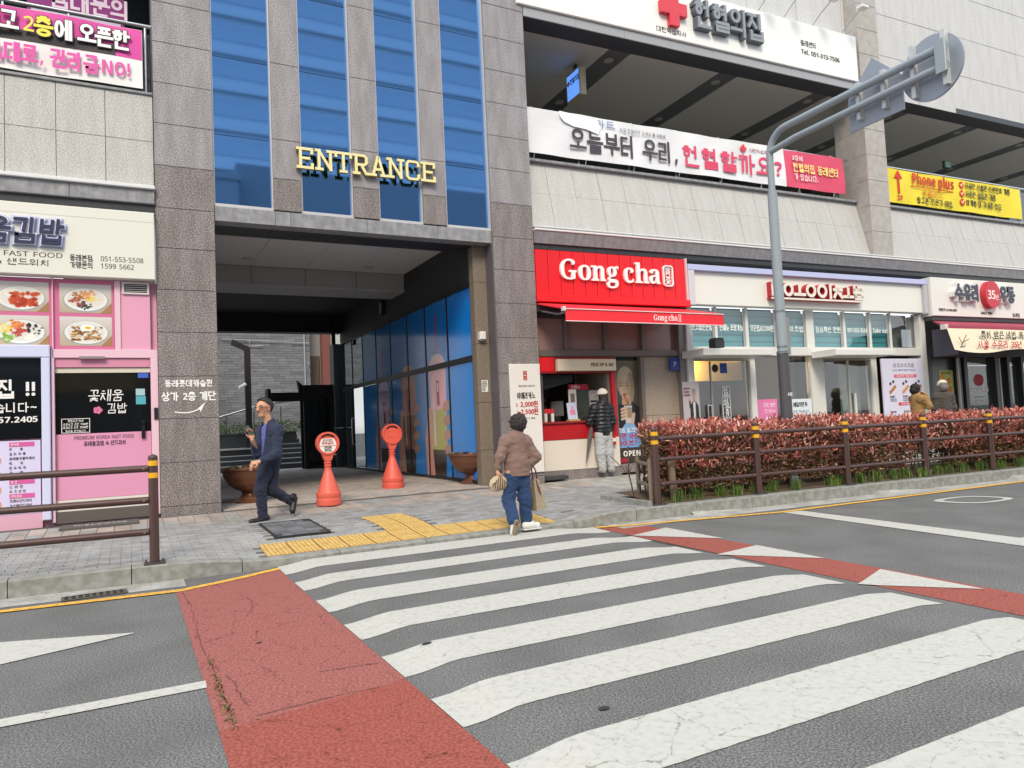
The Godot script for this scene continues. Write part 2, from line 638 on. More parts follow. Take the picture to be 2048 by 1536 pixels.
func materials() -> void:
	grained("asphalt", [[0.05, "3a3a3a"], [0.35, "5c5c5b"], [0.5, "686867"], [0.65, "767573"], [0.95, "a5a39e"]], 2.6, 0.15, 0.95, 5, FastNoiseLite.TYPE_SIMPLEX, 1024)
	mottle(M.asphalt, 7.0, "d4d4d2", 11)
	M.asphalt.heightmap_enabled = false
	grained("paint", [[0.0, "8d8c85"], [0.12, "aaa9a1"], [0.3, "b6b5ad"], [0.9, "bcbbb3"]], 1.7, 0.05, 0.8, 4)
	crackle(M.paint, 2.2, "b2b2ae", 5)
	grained("red_paint", [[0.1, "7d3a30"], [0.5, "94483c"], [0.9, "a35f52"]], 1.6, 0.12, 0.85, 5)
	crackle(M.red_paint, 3.6, "9a827f", 9)
	grained("red_paint_worn", [[0.1, "7e4640"], [0.5, "94534c"], [0.9, "a46c64"]], 1.6, 0.12, 0.9, 5)
	crackle(M.red_paint_worn, 2.9, "8a706d", 19)
	grained("yellow_paint", [[0.2, "b98a2e"], [0.45, "dba43c"], [0.8, "e6b552"]], 0.7, 0.02, 0.8, 5)
	grained("concrete", [[0.2, "9a9a95"], [0.5, "adada8"], [0.8, "b8b7b1"]], 1.2, 0.05, 0.9, 5)
	mottle(M.concrete, 3.0, "b9b4aa", 3)
	grained("kerb_stone", [[0.2, "868884"], [0.5, "959793"], [0.8, "a1a39f"]], 0.5, 0.11, 0.9, 4)
	mottle(M.kerb_stone, 1.6, "b4aea0", 23, 0.02)
	grained("block", [[0.15, "c4c4c4"], [0.5, "e6e6e6"], [0.85, "ffffff"]], 0.6, 0.09, 0.92, 4, FastNoiseLite.TYPE_SIMPLEX, 512, true)
	mottle(M.block, 2.3, "c9c6c0", 31)
	grained("joint", [[0.3, "4a4843"], [0.7, "5e5b55"]], 0.5, 0.1, 1.0, 3)
	grained("tactile", [[0.2, "c9a75c"], [0.5, "d4b46c"], [0.8, "dcc080"]], 0.6, 0.05, 0.85, 4)
	mottle(M.tactile, 1.2, "cdb896", 41, 0.02)
	grained("granite", [[0.1, "6a676b"], [0.36, "8c898d"], [0.52, "9a979b"], [0.72, "aba8ab"], [0.95, "c0bdbf"]], 2.6, 0.2, 0.55, 3)
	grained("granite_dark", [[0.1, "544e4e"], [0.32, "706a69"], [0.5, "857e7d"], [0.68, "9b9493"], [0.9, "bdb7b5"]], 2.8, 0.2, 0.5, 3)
	mottle(M.granite, 1.6, "d2d0ce", 51, .012, 4, 4.5)
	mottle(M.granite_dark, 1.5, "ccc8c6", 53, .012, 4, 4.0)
	grained("granite_pale", [[0.1, "9c9c9a"], [0.4, "b6b6b4"], [0.6, "c1c1bf"], [0.9, "d4d4d2"]], 3.0, 0.2, 0.6, 3)
	mottle(M.granite_pale, 1.3, "ebe8e2", 57, .012, 4, 5.0)
	grained("granite_beige", [[0.1, "97938f"], [0.4, "aeaaa6"], [0.6, "b9b5b0"], [0.9, "c6c2bd"]], 0.8, 0.15, 0.6, 3)
	mottle(M.granite_beige, 2.2, "dcd8d2", 59)
	grained("wall_pale", [[0.2, "bcbdbf"], [0.5, "c8c9ca"], [0.8, "d2d3d3"]], 1.5, 0.05, 0.7, 4)
	mottle(M.wall_pale, 1.8, "ececea", 61, .012, 4, 6.0)
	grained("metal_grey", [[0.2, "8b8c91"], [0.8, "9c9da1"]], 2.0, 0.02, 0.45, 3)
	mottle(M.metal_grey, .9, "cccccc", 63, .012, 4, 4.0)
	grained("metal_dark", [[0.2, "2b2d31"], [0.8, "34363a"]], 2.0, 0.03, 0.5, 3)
	grained("ceiling_panel", [[0.2, "d2d3d0"], [0.8, "dcdcd9"]], 1.5, 0.03, 0.75, 3)
	grained("brick_grey", [[0.2, "c0c0c0"], [0.8, "ffffff"]], 0.5, 0.09, 0.9, 3, FastNoiseLite.TYPE_SIMPLEX, 256, true)
	grained("taupe", [[0.0, "766a5d"], [1.0, "84786b"]], 1.1, 0.02, 0.5, 4)
	grained("marble_taupe", [[0.0, "978979"], [1.0, "a39586"]], 1.1, 0.02, 0.4, 4)
	var w := StandardMaterial3D.new()
	w.albedo_color = hexc("6c9cd6")
	w.metallic = 1.0
	w.roughness = 0.03
	M.blue_glass = w
	var d := StandardMaterial3D.new()
	d.albedo_color = hexc("141618")
	d.roughness = 0.05
	d.metallic_specular = 0.5
	M.black_glass = d
	M.clear = glass("2e3638", 0.06)
	M.smoke = glass("46504e", 0.45)
	var st := StandardMaterial3D.new()
	st.albedo_color = hexc("c9cacb")
	st.metallic = 1.0
	st.roughness = 0.28
	M.steel = st


func crackle(m: StandardMaterial3D, tile: float, dark: String, sd: int) -> void:  # a net of hair cracks in old paint
	m.detail_enabled = true
	m.detail_blend_mode = BaseMaterial3D.BLEND_MODE_MUL
	m.detail_uv_layer = BaseMaterial3D.DETAIL_UV_2
	m.uv2_triplanar = true
	m.uv2_world_triplanar = true
	m.uv2_scale = Vector3.ONE / tile
	m.detail_albedo = noise_tex(1024, 0.011, [[0.0, dark], [0.002, dark], [0.009, "ffffff"]], FastNoiseLite.TYPE_CELLULAR, 1, sd, FastNoiseLite.RETURN_DISTANCE2_SUB)


# ---------------------------------------------------------------- ground, road, pavement
const KERB := [Vector2(-40, -8.35), Vector2(-1.06, -8.12), Vector2(0.33, -8.0), Vector2(1.3, -7.98), Vector2(4.7, -8.0), Vector2(6.0, -8.02), Vector2(8.2, -7.9), Vector2(14.0, -7.48), Vector2(60.0, -3.6)]


func kerb_z(x: float) -> float:
	for i in KERB.size() - 1:
		if x <= KERB[i + 1].x:
			return lerpf(KERB[i].y, KERB[i + 1].y, (x - KERB[i].x) / (KERB[i + 1].x - KERB[i].x))
	return KERB[-1].y


func kerb_h(x: float) -> float:
	return 0.17 - 0.075 * smoothstep(0.35, 1.35, x) * (1.0 - smoothstep(4.7, 5.75, x))


func pave_h(x: float, z: float) -> float:
	var d := kerb_z(x) - z
	return lerpf(kerb_h(x) - 0.004, 0.17, smoothstep(0.1, 1.5, d)) + 0.032 * clampf(d / 2.7, 0, 1) + 0.06 * smoothstep(2.7, 4.0, d)


func table_h(x: float, z: float) -> float:  # the low hump under the crossing
	return 0.04 * smoothstep(1.34, 1.7, x) * (1.0 - smoothstep(4.6, 5.12, x)) + 0.012 * smoothstep(-7.3, -7.9, z) * smoothstep(0.8, 1.3, x) * (1.0 - smoothstep(5.0, 5.6, x))


func sheet(x0: float, x1: float, z0: float, z1: float, nx: int, nz: int, f: Callable) -> G:
	var g := G.new()
	for i in nx:
		for k in nz:
			var p := []
			for q in [[0, 1], [1, 1], [1, 0], [0, 0]]:
				var x := lerpf(x0, x1, float(i + q[0]) / nx)
				var z := lerpf(z0, z1, float(k + q[1]) / nz)
				p.append(Vector3(x, f.call(x, z), z))
			g.quad(p[0], p[1], p[2], p[3])
	return g


# A painted patch: a polygon on the road (x, z), cut in strips so that it lies on the hump, with slightly ragged edges.
func patch(g: G, a: Vector2, b: Vector2, d: Vector2, e: Vector2, lift: float, n := 14, rag := 0.006, cross := 1) -> void:  # a-b is the near edge, e-d the far one
	for i in n:
		var q := []
		for j in [i, i + 1]:
			var s := float(j) / n
			var p0 := a.lerp(b, s)
			var p1 := e.lerp(d, s)
			var o := Vector2(0, rag * sin(j * 2.3 + a.y * 9.0) * sin(j * 7.1))
			q.append(p0 + o)
			q.append(p1 + o * 0.7)
		for k in cross:
			var s0 := float(k) / cross
			var s1 := float(k + 1) / cross
			g.quad(rd(q[0].lerp(q[1], s0), lift), rd(q[2].lerp(q[3], s0), lift), rd(q[2].lerp(q[3], s1), lift), rd(q[0].lerp(q[1], s1), lift))


func rd(p: Vector2, lift: float) -> Vector3:
	return Vector3(p.x, table_h(p.x, p.y) + lift, p.y)


func ground() -> void:
	var gr := structure("ground")
	ob("earth", sheet(-400, 400, -400, 400, 1, 1, func(_x, _z): return -0.06), M.asphalt, gr)
	var road := structure("road")
	var g := G.new()
	for i in KERB.size() - 1:
		var a: Vector2 = KERB[i]
		var b: Vector2 = KERB[i + 1]
		if a.x >= 1.3 and b.x <= 4.8:
			continue
		var q := [a, b]
		for k in 2:
			if q[k].x == 1.3 or q[k].x == 4.7:
				q[k] = Vector2(1.3 if k == 1 else 5.6, 0)
				q[k].y = kerb_z(q[k].x)
		g.quad(Vector3(q[0].x, 0, 9), Vector3(q[1].x, 0, 9), Vector3(q[1].x, 0, q[1].y - 0.05), Vector3(q[0].x, 0, q[0].y - 0.05))
	ob("asphalt", g, M.asphalt, road)
	ob("asphalt", sheet(1.3, 5.6, -8.05, 9, 120, 60, table_h), M.asphalt, road)
	# zebra bars
	var far := [-7.955, -7.075, -6.194, -5.30, -4.419, -3.592, -2.747, -1.90, -1.02, -0.15]
	var near := [-7.50, -6.645, -5.733, -4.851, -3.983, -3.177, -2.31, -1.46, -0.58, 0.3]
	var xr := [5.25, 5.21, 5.12, 5.06, 5.0, 4.96, 4.93, 4.9, 4.87, 4.85]
	for i in far.size():
		g = G.new()
		patch(g, Vector2(1.335, near[i]), Vector2(xr[i] - 0.03, near[i]), Vector2(xr[i], far[i]), Vector2(1.335, far[i]), 0.004, 64, 0.004)
		ob("crossing_stripe", g, M.paint, road)
	# red ramps
	g = G.new()
	patch(g, Vector2(0.35, -3.79), Vector2(1.33, -3.95), Vector2(1.33, -7.79), Vector2(0.35, -7.36), 0.004, 8, 0.0, 8)
	ob("red_ramp", g, M.red_paint_worn, road)
	g = G.new()
	patch(g, Vector2(0.33, 3), Vector2(1.33, 3), Vector2(1.33, -3.95), Vector2(0.35, -3.79), 0.004, 8, 0.0, 8)
	ob("red_ramp", g, M.red_paint, road)
	g = G.new()
	patch(g, Vector2(4.87, 2), Vector2(5.4, 2), Vector2(5.85, -7.75), Vector2(5.26, -7.85), 0.0035, 14, 0.0, 24)
	ob("red_ramp", g, M.red_paint, road)
	for t in [[5.225, -7.09, 5.9, -7.3, 5.83, -6.22], [5.10, -5.56, 5.77, -5.68, 5.70, -4.77], [5.02, -3.92, 5.64, -4.17, 5.575, -3.27], [4.93, -2.3, 5.5, -2.5, 5.45, -1.7]]:
		g = G.new()
		var p := [Vector2(t[0], t[1]), Vector2(t[4], t[5]), Vector2(t[2], t[3])]
		var steps := 6
		for k in steps:
			var s0 := float(k) / steps
			var s1 := float(k + 1) / steps
			var a0: Vector2 = p[0].lerp(p[1], s0)
			var a1: Vector2 = p[0].lerp(p[1], s1)
			var b0: Vector2 = p[0].lerp(p[2], s0)
			var b1: Vector2 = p[0].lerp(p[2], s1)
			g.quad(rd(a0, .008), rd(a1, .008), rd(b1, .008), rd(b0, .008))
		ob("warning_triangle", g, M.paint, road)
	# lines
	for l in [[Vector2(-40, -7.75), Vector2(-0.98, -7.54), Vector2(0.386, -7.41), Vector2(1.33, -7.82)], [Vector2(5.25, -7.9), Vector2(7.9, -7.3), Vector2(13.6, -7.13), Vector2(40, -5.6)]]:
		g = G.new()
		for k in l.size() - 1:
			patch(g, l[k] + Vector2(0, .055), l[k + 1] + Vector2(0, .055), l[k + 1] - Vector2(0, .055), l[k] - Vector2(0, .055), 0.009, 6, 0.004)
		ob("yellow_line", g, M.yellow_paint, road)
	g = G.new()
	patch(g, Vector2(7.45, -3.6), Vector2(7.86, -3.6), Vector2(8.2, -7.22), Vector2(7.9, -7.26), 0.006, 6, 0.004)
	ob("stop_line", g, M.paint, road)
	g = G.new()
	patch(g, Vector2(7.85, -4.10), Vector2(30, -3.2), Vector2(30, -3.36), Vector2(7.85, -4.26), 0.0065, 8, 0.004)
	ob("lane_line", g, M.paint, road)
	g = G.new()
	patch(g, Vector2(-30, -4.35), Vector2(0.357, -4.47), Vector2(0.362, -4.60), Vector2(-30, -4.48), 0.006, 30, 0.004)
	ob("lane_line", g, M.paint, road)
	g = G.new()
	patch(g, Vector2(-2.4, -5.1), Vector2(0.0, -6.02), Vector2(0.01, -6.04), Vector2(-2.4, -7.0), 0.006, 6, 0.0)
	ob("road_arrow", g, M.paint, road)
	g = G.new()
	var oval := []
	for k in 28:
		var a := TAU * k / 28
		oval.append(Vector2(10.66 + 0.5 * signf(cos(a)) * pow(absf(cos(a)), .7), -6.32 + 0.36 * signf(sin(a)) * pow(absf(sin(a)), .7)) + Vector2(0.1 * sin(a), 0))
	for k in 28:
		var a: Vector2 = oval[k]
		var b: Vector2 = oval[(k + 1) % 28]
		var mid := Vector2(10.66, -6.32)
		g.quad(rd(a, .006), rd(a.lerp(mid, .24), .006), rd(b.lerp(mid, .24), .006), rd(b, .006))
	ob("painted_zero", g, M.paint, road)
	g = G.new()
	for k in 20:
		var a := TAU * k / 20
		var b := TAU * (k + 1) / 20
		g.quad(rd(Vector2(10.75 + .75 * cos(a), -5.2 + .3 * sin(a)), .006), rd(Vector2(10.75 + .5 * cos(a), -5.2 + .14 * sin(a)), .006), rd(Vector2(10.75 + .5 * cos(b), -5.2 + .14 * sin(b)), .006), rd(Vector2(10.75 + .75 * cos(b), -5.2 + .3 * sin(b)), .006))
	ob("painted_digit", g, M.paint, road)
	# open cracks in the red surface and small tar spots
	for l in [[.40, -7.33, .43, -6.71, .41, -5.94, .40, -5.44, .41, -5.03, .42, -4.66, .41, -4.37, .43, -4.08, .42, -3.89, .43, -3.74], [.41, -5.43, .5, -5.48, .63, -5.56], [.83, -6.87, .88, -6.61, .86, -6.31, .77, -6.0], [.95, -4.36, 1.09, -4.34, 1.18, -4.33, 1.29, -4.31], [.48, -4.62, .5, -4.39, .5, -4.21, .52, -4.03], [.53, -3.88, .75, -3.9, .96, -3.92, 1.17, -3.91]]:
		g = G.new()
		for k in l.size() / 2 - 1:
			var a := Vector2(l[k * 2], l[k * 2 + 1])
			var b := Vector2(l[k * 2 + 2], l[k * 2 + 3])
			var n := 5
			for j in n:
				var p := a.lerp(b, float(j) / n) + Vector2(rng.randfn(0, .008), rng.randfn(0, .008)) * (1 if j else 0)
				var q := a.lerp(b, float(j + 1) / n)
				var o := (q - p).orthogonal().normalized() * rng.randf_range(.0012, .0035)
				g.quad(rd(p - o, .0062), rd(q - o, .0062), rd(q + o, .0066), rd(p + o, .0066))
		ob("crack", g, flat("5a3a34", .95), road)
	leaves(road, "weeds", 110, func() -> Vector3:
		var z := rng.randf_range(-5.0, -3.75)
		return Vector3(.415 + rng.randfn(0, .011), .006, z), .022, [["5c6236", .4], ["7c7444", .35], ["4a4a30", .25]], .5, .4)
	for t in [[1.62, -4.39, .022], [1.93, -2.91, .02], [.74, -5.2, .014]]:
		g = G.new()
		for k in 12:
			var a := TAU * k / 12
			var b := TAU * (k + 1) / 12
			var c := Vector2(t[0], t[1])
			g.tri(rd(c, .0075), rd(c + Vector2(cos(b) * 1.5, sin(b)) * t[2], .0075), rd(c + Vector2(cos(a) * 1.5, sin(a)) * t[2], .0075))
		ob("tar_spot", g, flat("2c2b2b", .6), road)
	# gutters of cast concrete
	var gutter := structure("gutter")
	for r in [[-40.0, 0.45], [5.5, 60.0]]:
		g = G.new()
		var n := 60
		for i in n:
			var x0 := lerpf(r[0], r[1], float(i) / n)
			var x1 := lerpf(r[0], r[1], float(i + 1) / n)
			g.quad(Vector3(x0, .004, kerb_z(x0) + .38), Vector3(x1, .004, kerb_z(x1) + .38), Vector3(x1, .008, kerb_z(x1) - .05), Vector3(x0, .008, kerb_z(x0) - .05))
		ob("gutter_strip", g, M.concrete, gutter)
	# kerb stones
	var kerb := structure("kerb")
	var x := -6.0
	while x < 30.0:
		var x1 := x + 1.0
		g = G.new()
		var n := 4 if (x > -0.9 and x < 6.1) else 1
		for i in n:
			var s0 := lerpf(x, x1 - .008, float(i) / n)
			var s1 := lerpf(x, x1 - .008, float(i + 1) / n)
			var z0 := kerb_z(s0)
			var z1 := kerb_z(s1)
			var a := Vector3(s0, -.02, z0)
			var b := Vector3(s1, -.02, z1)
			var d := Vector3(s1, kerb_h(s1) - .012, z1)
			var e := Vector3(s0, kerb_h(s0) - .012, z0)
			g.quad(a, b, d, e)
			var o := Vector3(0, .012, -.014)
			g.quad(e, d, d + o, e + o)
			var o2 := Vector3(0, .002, -.17)
			g.quad(e + o, d + o, d + o + o2, e + o + o2)
			if i == 0:
				g.quad(a - Vector3(0, 0, .17), a, e, e + o + o2)
			if i == n - 1:
				g.quad(b, b - Vector3(0, 0, .17), d + o + o2, d)
		ob("kerb_stone", g, M.kerb_stone, kerb)
		x = x1
	pavement()


func pavement() -> void:
	var pv := structure("pavement")
	ob("bedding", sheet(-12, 6.9, -12.9, -8.12, 95, 24, func(x, z): return pave_h(x, z) - 0.012), M.joint, pv)
	ob("bedding", sheet(6.9, 40, -13.2, -3.0, 60, 40, func(x, z): return pave_h(x, minf(z, kerb_z(x) - .14)) - 0.012 if z < kerb_z(x) - .1 else -0.05), M.concrete, pv)
	ob("bedding", sheet(1.0, 6.2, -34, -12.9, 4, 4, func(_x, _z): return 0.285), M.joint, pv)
	var greys := ["a4a4a4", "a9a9a9", "aeaead", "a1a1a2", "a7a7a6", "b1afac", "9a9a9b"]
	var warm := ["b9aaa0", "b3aaa3", "a9aaa8", "beb1a6", "a7a39f", "c0b4ac"]
	var dim := ["bdb2aa", "c4b7ae", "b4ada8", "c9bdb3", "b8b1ac", "c0b7b1"]
	var list := []
	var row := 0
	var z := -8.19
	while z > -10.95:  # grey blocks in running bond
		var x := -6.0 + (0.1 if row % 2 else 0.0)
		while x < 7.4:
			if x + .1 > 0.0 or x > -2.6:
				list.append([x + .1, z - .05, .2, .1, greys, 0])
			x += .2
		z -= .1
		row += 1
	while z > -12.0:  # larger warm slabs in front of the building
		var x := -3.0
		while x < 7.4:
			list.append([x + .1, z - .2, .2, .4, warm, 1])
			x += .2
		z -= .4
	z = -12.1
	row = 0
	while z > -24.0:
		var x := 1.25 + (0.1 if row % 2 else 0.0)
		while x < 5.75:
			list.append([x + .1, z - .05 if z > -16 else z - .1, .2, .1 if z > -16 else .2, dim, 2])
			x += .2
		z -= .1 if z > -16 else .2
		row += 1
	var keep := []
	for b in list:
		var cx: float = b[0]
		var cz: float = b[1]
		var tact: bool = cx > 1.25 and cx < 4.87 and cz > -8.79
		tact = tact or (cx > 2.76 and cx < 3.41 and cz > -10.0)
		var lid := cx > 1.5 and cx < 2.16 and cz > -10.32 and cz < -9.02
		var under = b[5] < 2 and cz < -11.98
		if not tact and not lid and not under and cz < kerb_z(cx) - .2:
			keep.append([Vector2(cx, cz).length(), b])
	keep.sort_custom(func(p, q): return p[0] < q[0])
	var shapes := {}
	var rest := G.new()
	for i in keep.size():
		var b: Array = keep[i][1]
		var c: Color = hexc(b[4][rng.randi() % b[4].size()]).srgb_to_linear()
		c = c * rng.randf_range(.93, 1.05)
		if rng.randf() < 0.006 and b[5] == 0:
			c = c * .62
		var h := pave_h(b[0], b[1]) if b[5] < 2 else 0.3
		if b[5] == 2 and b[1] > -13.2:
			h = lerpf(pave_h(b[0], -12.0), .3, clampf((-12.0 - b[1]) / 1.2, 0, 1))
		h += rng.randf_range(-.0012, .0012)
		var sx: float = (pave_h(b[0] + .1, b[1]) - pave_h(b[0] - .1, b[1])) / .2 if b[5] < 2 else 0.0
		var sz: float = (pave_h(b[0], b[1] + .05) - pave_h(b[0], b[1] - .05)) / .1 if b[5] < 2 else 0.0
		var bas := Basis(Vector3(1, sx, 0), Vector3(-sx, 1, -sz), Vector3(0, sz, 1))
		var w: float = b[2] / 2 - .0025
		var d: float = b[3] / 2 - .0025
		if i < 300:
			var key := "%s/%s" % [b[5], i % 6]
			if not shapes.has(key):
				var g := G.new()
				g.col = c
				slab(g, w, d)
				shapes[key] = g.mesh(Vector3.ZERO)
			var o := MeshInstance3D.new()
			o.name = numbered("paving_block", pv)
			pv.add_child(o, true)
			o.mesh = shapes[key]
			o.material_override = M.block
			o.transform = Transform3D(bas, Vector3(b[0], h, b[1]))
		else:
			rest.col = c
			rest.t = Transform3D(bas, Vector3(b[0], h, b[1]))
			slab(rest, w, d)
	ob("paving_blocks", rest, M.block, pv, "", "stuff")
	# yellow tactile tiles: a strip along the dropped kerb with a stem towards the passage
	var tiles := []
	for i in 12:
		for k in 2:
			tiles.append([1.27 + .3 * i, -8.19 - .3 * k])
	for i in 2:
		for k in 4:
			tiles.append([2.78 + .3 * i, -8.79 - .3 * k])
	for t in tiles:
		var g := G.new()
		var x0: float = t[0] + .003
		var x1: float = t[0] + .297
		var z1: float = t[1] - .003
		var z0: float = t[1] - .297
		var p := func(xx: float, zz: float, up: float) -> Vector3: return Vector3(xx, pave_h(xx, zz) + up, zz)
		g.quad(p.call(x0, z1, .003), p.call(x1, z1, .003), p.call(x1, z0, .003), p.call(x0, z0, .003))
		g.quad(p.call(x0, z1, -.02), p.call(x1, z1, -.02), p.call(x1, z1, .003), p.call(x0, z1, .003))
		var base := ob("tactile_tile", g, flat("a8864a", .9), pv)  # base coloured darker than the bars, painting in the shade of the grooves
		g = G.new()
		for k in 6:
			var bx0 := x0 + .018 + .047 * k
			var bx1 := bx0 + .024
			var a0 := z0 + .012
			var a1 := z1 - .012
			g.quad(p.call(bx0, a1, .008), p.call(bx1, a1, .008), p.call(bx1, a0, .008), p.call(bx0, a0, .008))
			g.quad(p.call(bx0 - .006, a1, .003), p.call(bx0, a1, .008), p.call(bx0, a0, .008), p.call(bx0 - .006, a0, .003))
			g.quad(p.call(bx1, a1, .008), p.call(bx1 + .006, a1, .003), p.call(bx1 + .006, a0, .003), p.call(bx1, a0, .008))
			g.quad(p.call(bx0, a1 + .005, .003), p.call(bx1, a1 + .005, .003), p.call(bx1, a1, .008), p.call(bx0, a1, .008))
		ob("raised_bars", g, M.tactile, base)
	# recessed inspection cover filled with the same blocks
	var lid := thing("inspection_cover", "rectangular paved inspection cover with dark steel rim beside the yellow tactile strip", "manhole cover", FA, Vector3(1.83, pave_h(1.83, -9.7), -9.7))
	var g := G.new()
	var hh := pave_h(1.83, -9.7)
	g.t = Transform3D(Basis(Vector3(1, 0, 0), Vector3(0, 1, .012), Vector3(0, -.028, 1)), Vector3(1.83, hh, -9.67))
	for q in [[-.33, .33, .60, .635], [-.33, .33, -.635, -.60], [-.33, -.30, -.60, .60], [.30, .33, -.60, .60]]:
		g.box(q[0], q[1], -.02, .006, q[2], q[3])
	ob("rim", g, flat("3c3d3e", .5, .4), lid)
	for i in 3:
		for k in 6:
			g = G.new()
			g.t = Transform3D(Basis(Vector3(1, 0, 0), Vector3(0, 1, .012), Vector3(0, -.028, 1)), Vector3(1.83, hh, -9.67))
			g.col = hexc(["77797c", "83858a", "6d7073"][(i + k * 2) % 3]).srgb_to_linear()
			g.box(-.297 + .2 * i, -.103 + .2 * i, -.02, .003, -.597 + .2 * k, -.403 + .2 * k)
			ob("paving_block", g, M.block, lid)
	for s in [[-.26, .5], [.26, -.5], [.26, .5]]:
		g = G.new()
		g.t = Transform3D(Basis(Vector3(1, 0, 0), Vector3(0, 1, .012), Vector3(0, -.028, 1)), Vector3(1.83, hh, -9.67))
		g.box(s[0] - .035, s[0] + .035, .003, .008, s[1] - .06, s[1] + .06)
		ob("lifting_plate", g, flat("54565a", .45, .5), lid)


func slab(g: G, w: float, d: float) -> void:
	var b := .004
	var a := [Vector3(-w, -.004, d), Vector3(w, -.004, d), Vector3(w, -.004, -d), Vector3(-w, -.004, -d)]
	var i := [Vector3(-w + b, 0, d - b), Vector3(w - b, 0, d - b), Vector3(w - b, 0, -d + b), Vector3(-w + b, 0, -d + b)]
	var o := [Vector3(-w, -.03, d), Vector3(w, -.03, d), Vector3(w, -.03, -d), Vector3(-w, -.03, -d)]
	g.quad(i[0], i[1], i[2], i[3])
	for k in 4:
		var j: int = (k + 1) % 4
		g.quad(a[k], a[j], i[j], i[k])
		g.quad(o[k], o[j], a[j], a[k])


# ---------------------------------------------------------------- the granite building and its passage
const COURSES := [-0.25, 0.39, 1.033, 1.685, 2.32, 2.983, 3.627, 4.26, 4.875, 5.525, 6.173, 6.808, 7.445, 8.08, 8.72, 9.36, 10.0, 10.64, 11.28, 11.92, 12.56]
var hall: Node3D


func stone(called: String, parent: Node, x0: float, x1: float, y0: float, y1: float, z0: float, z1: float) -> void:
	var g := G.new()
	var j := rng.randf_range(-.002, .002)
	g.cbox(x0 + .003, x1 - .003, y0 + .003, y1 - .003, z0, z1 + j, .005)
	ob(called, g, M.granite_dark if y1 < 5.6 else M.granite, parent)  # courses below this height take the darker tone, those above the lighter


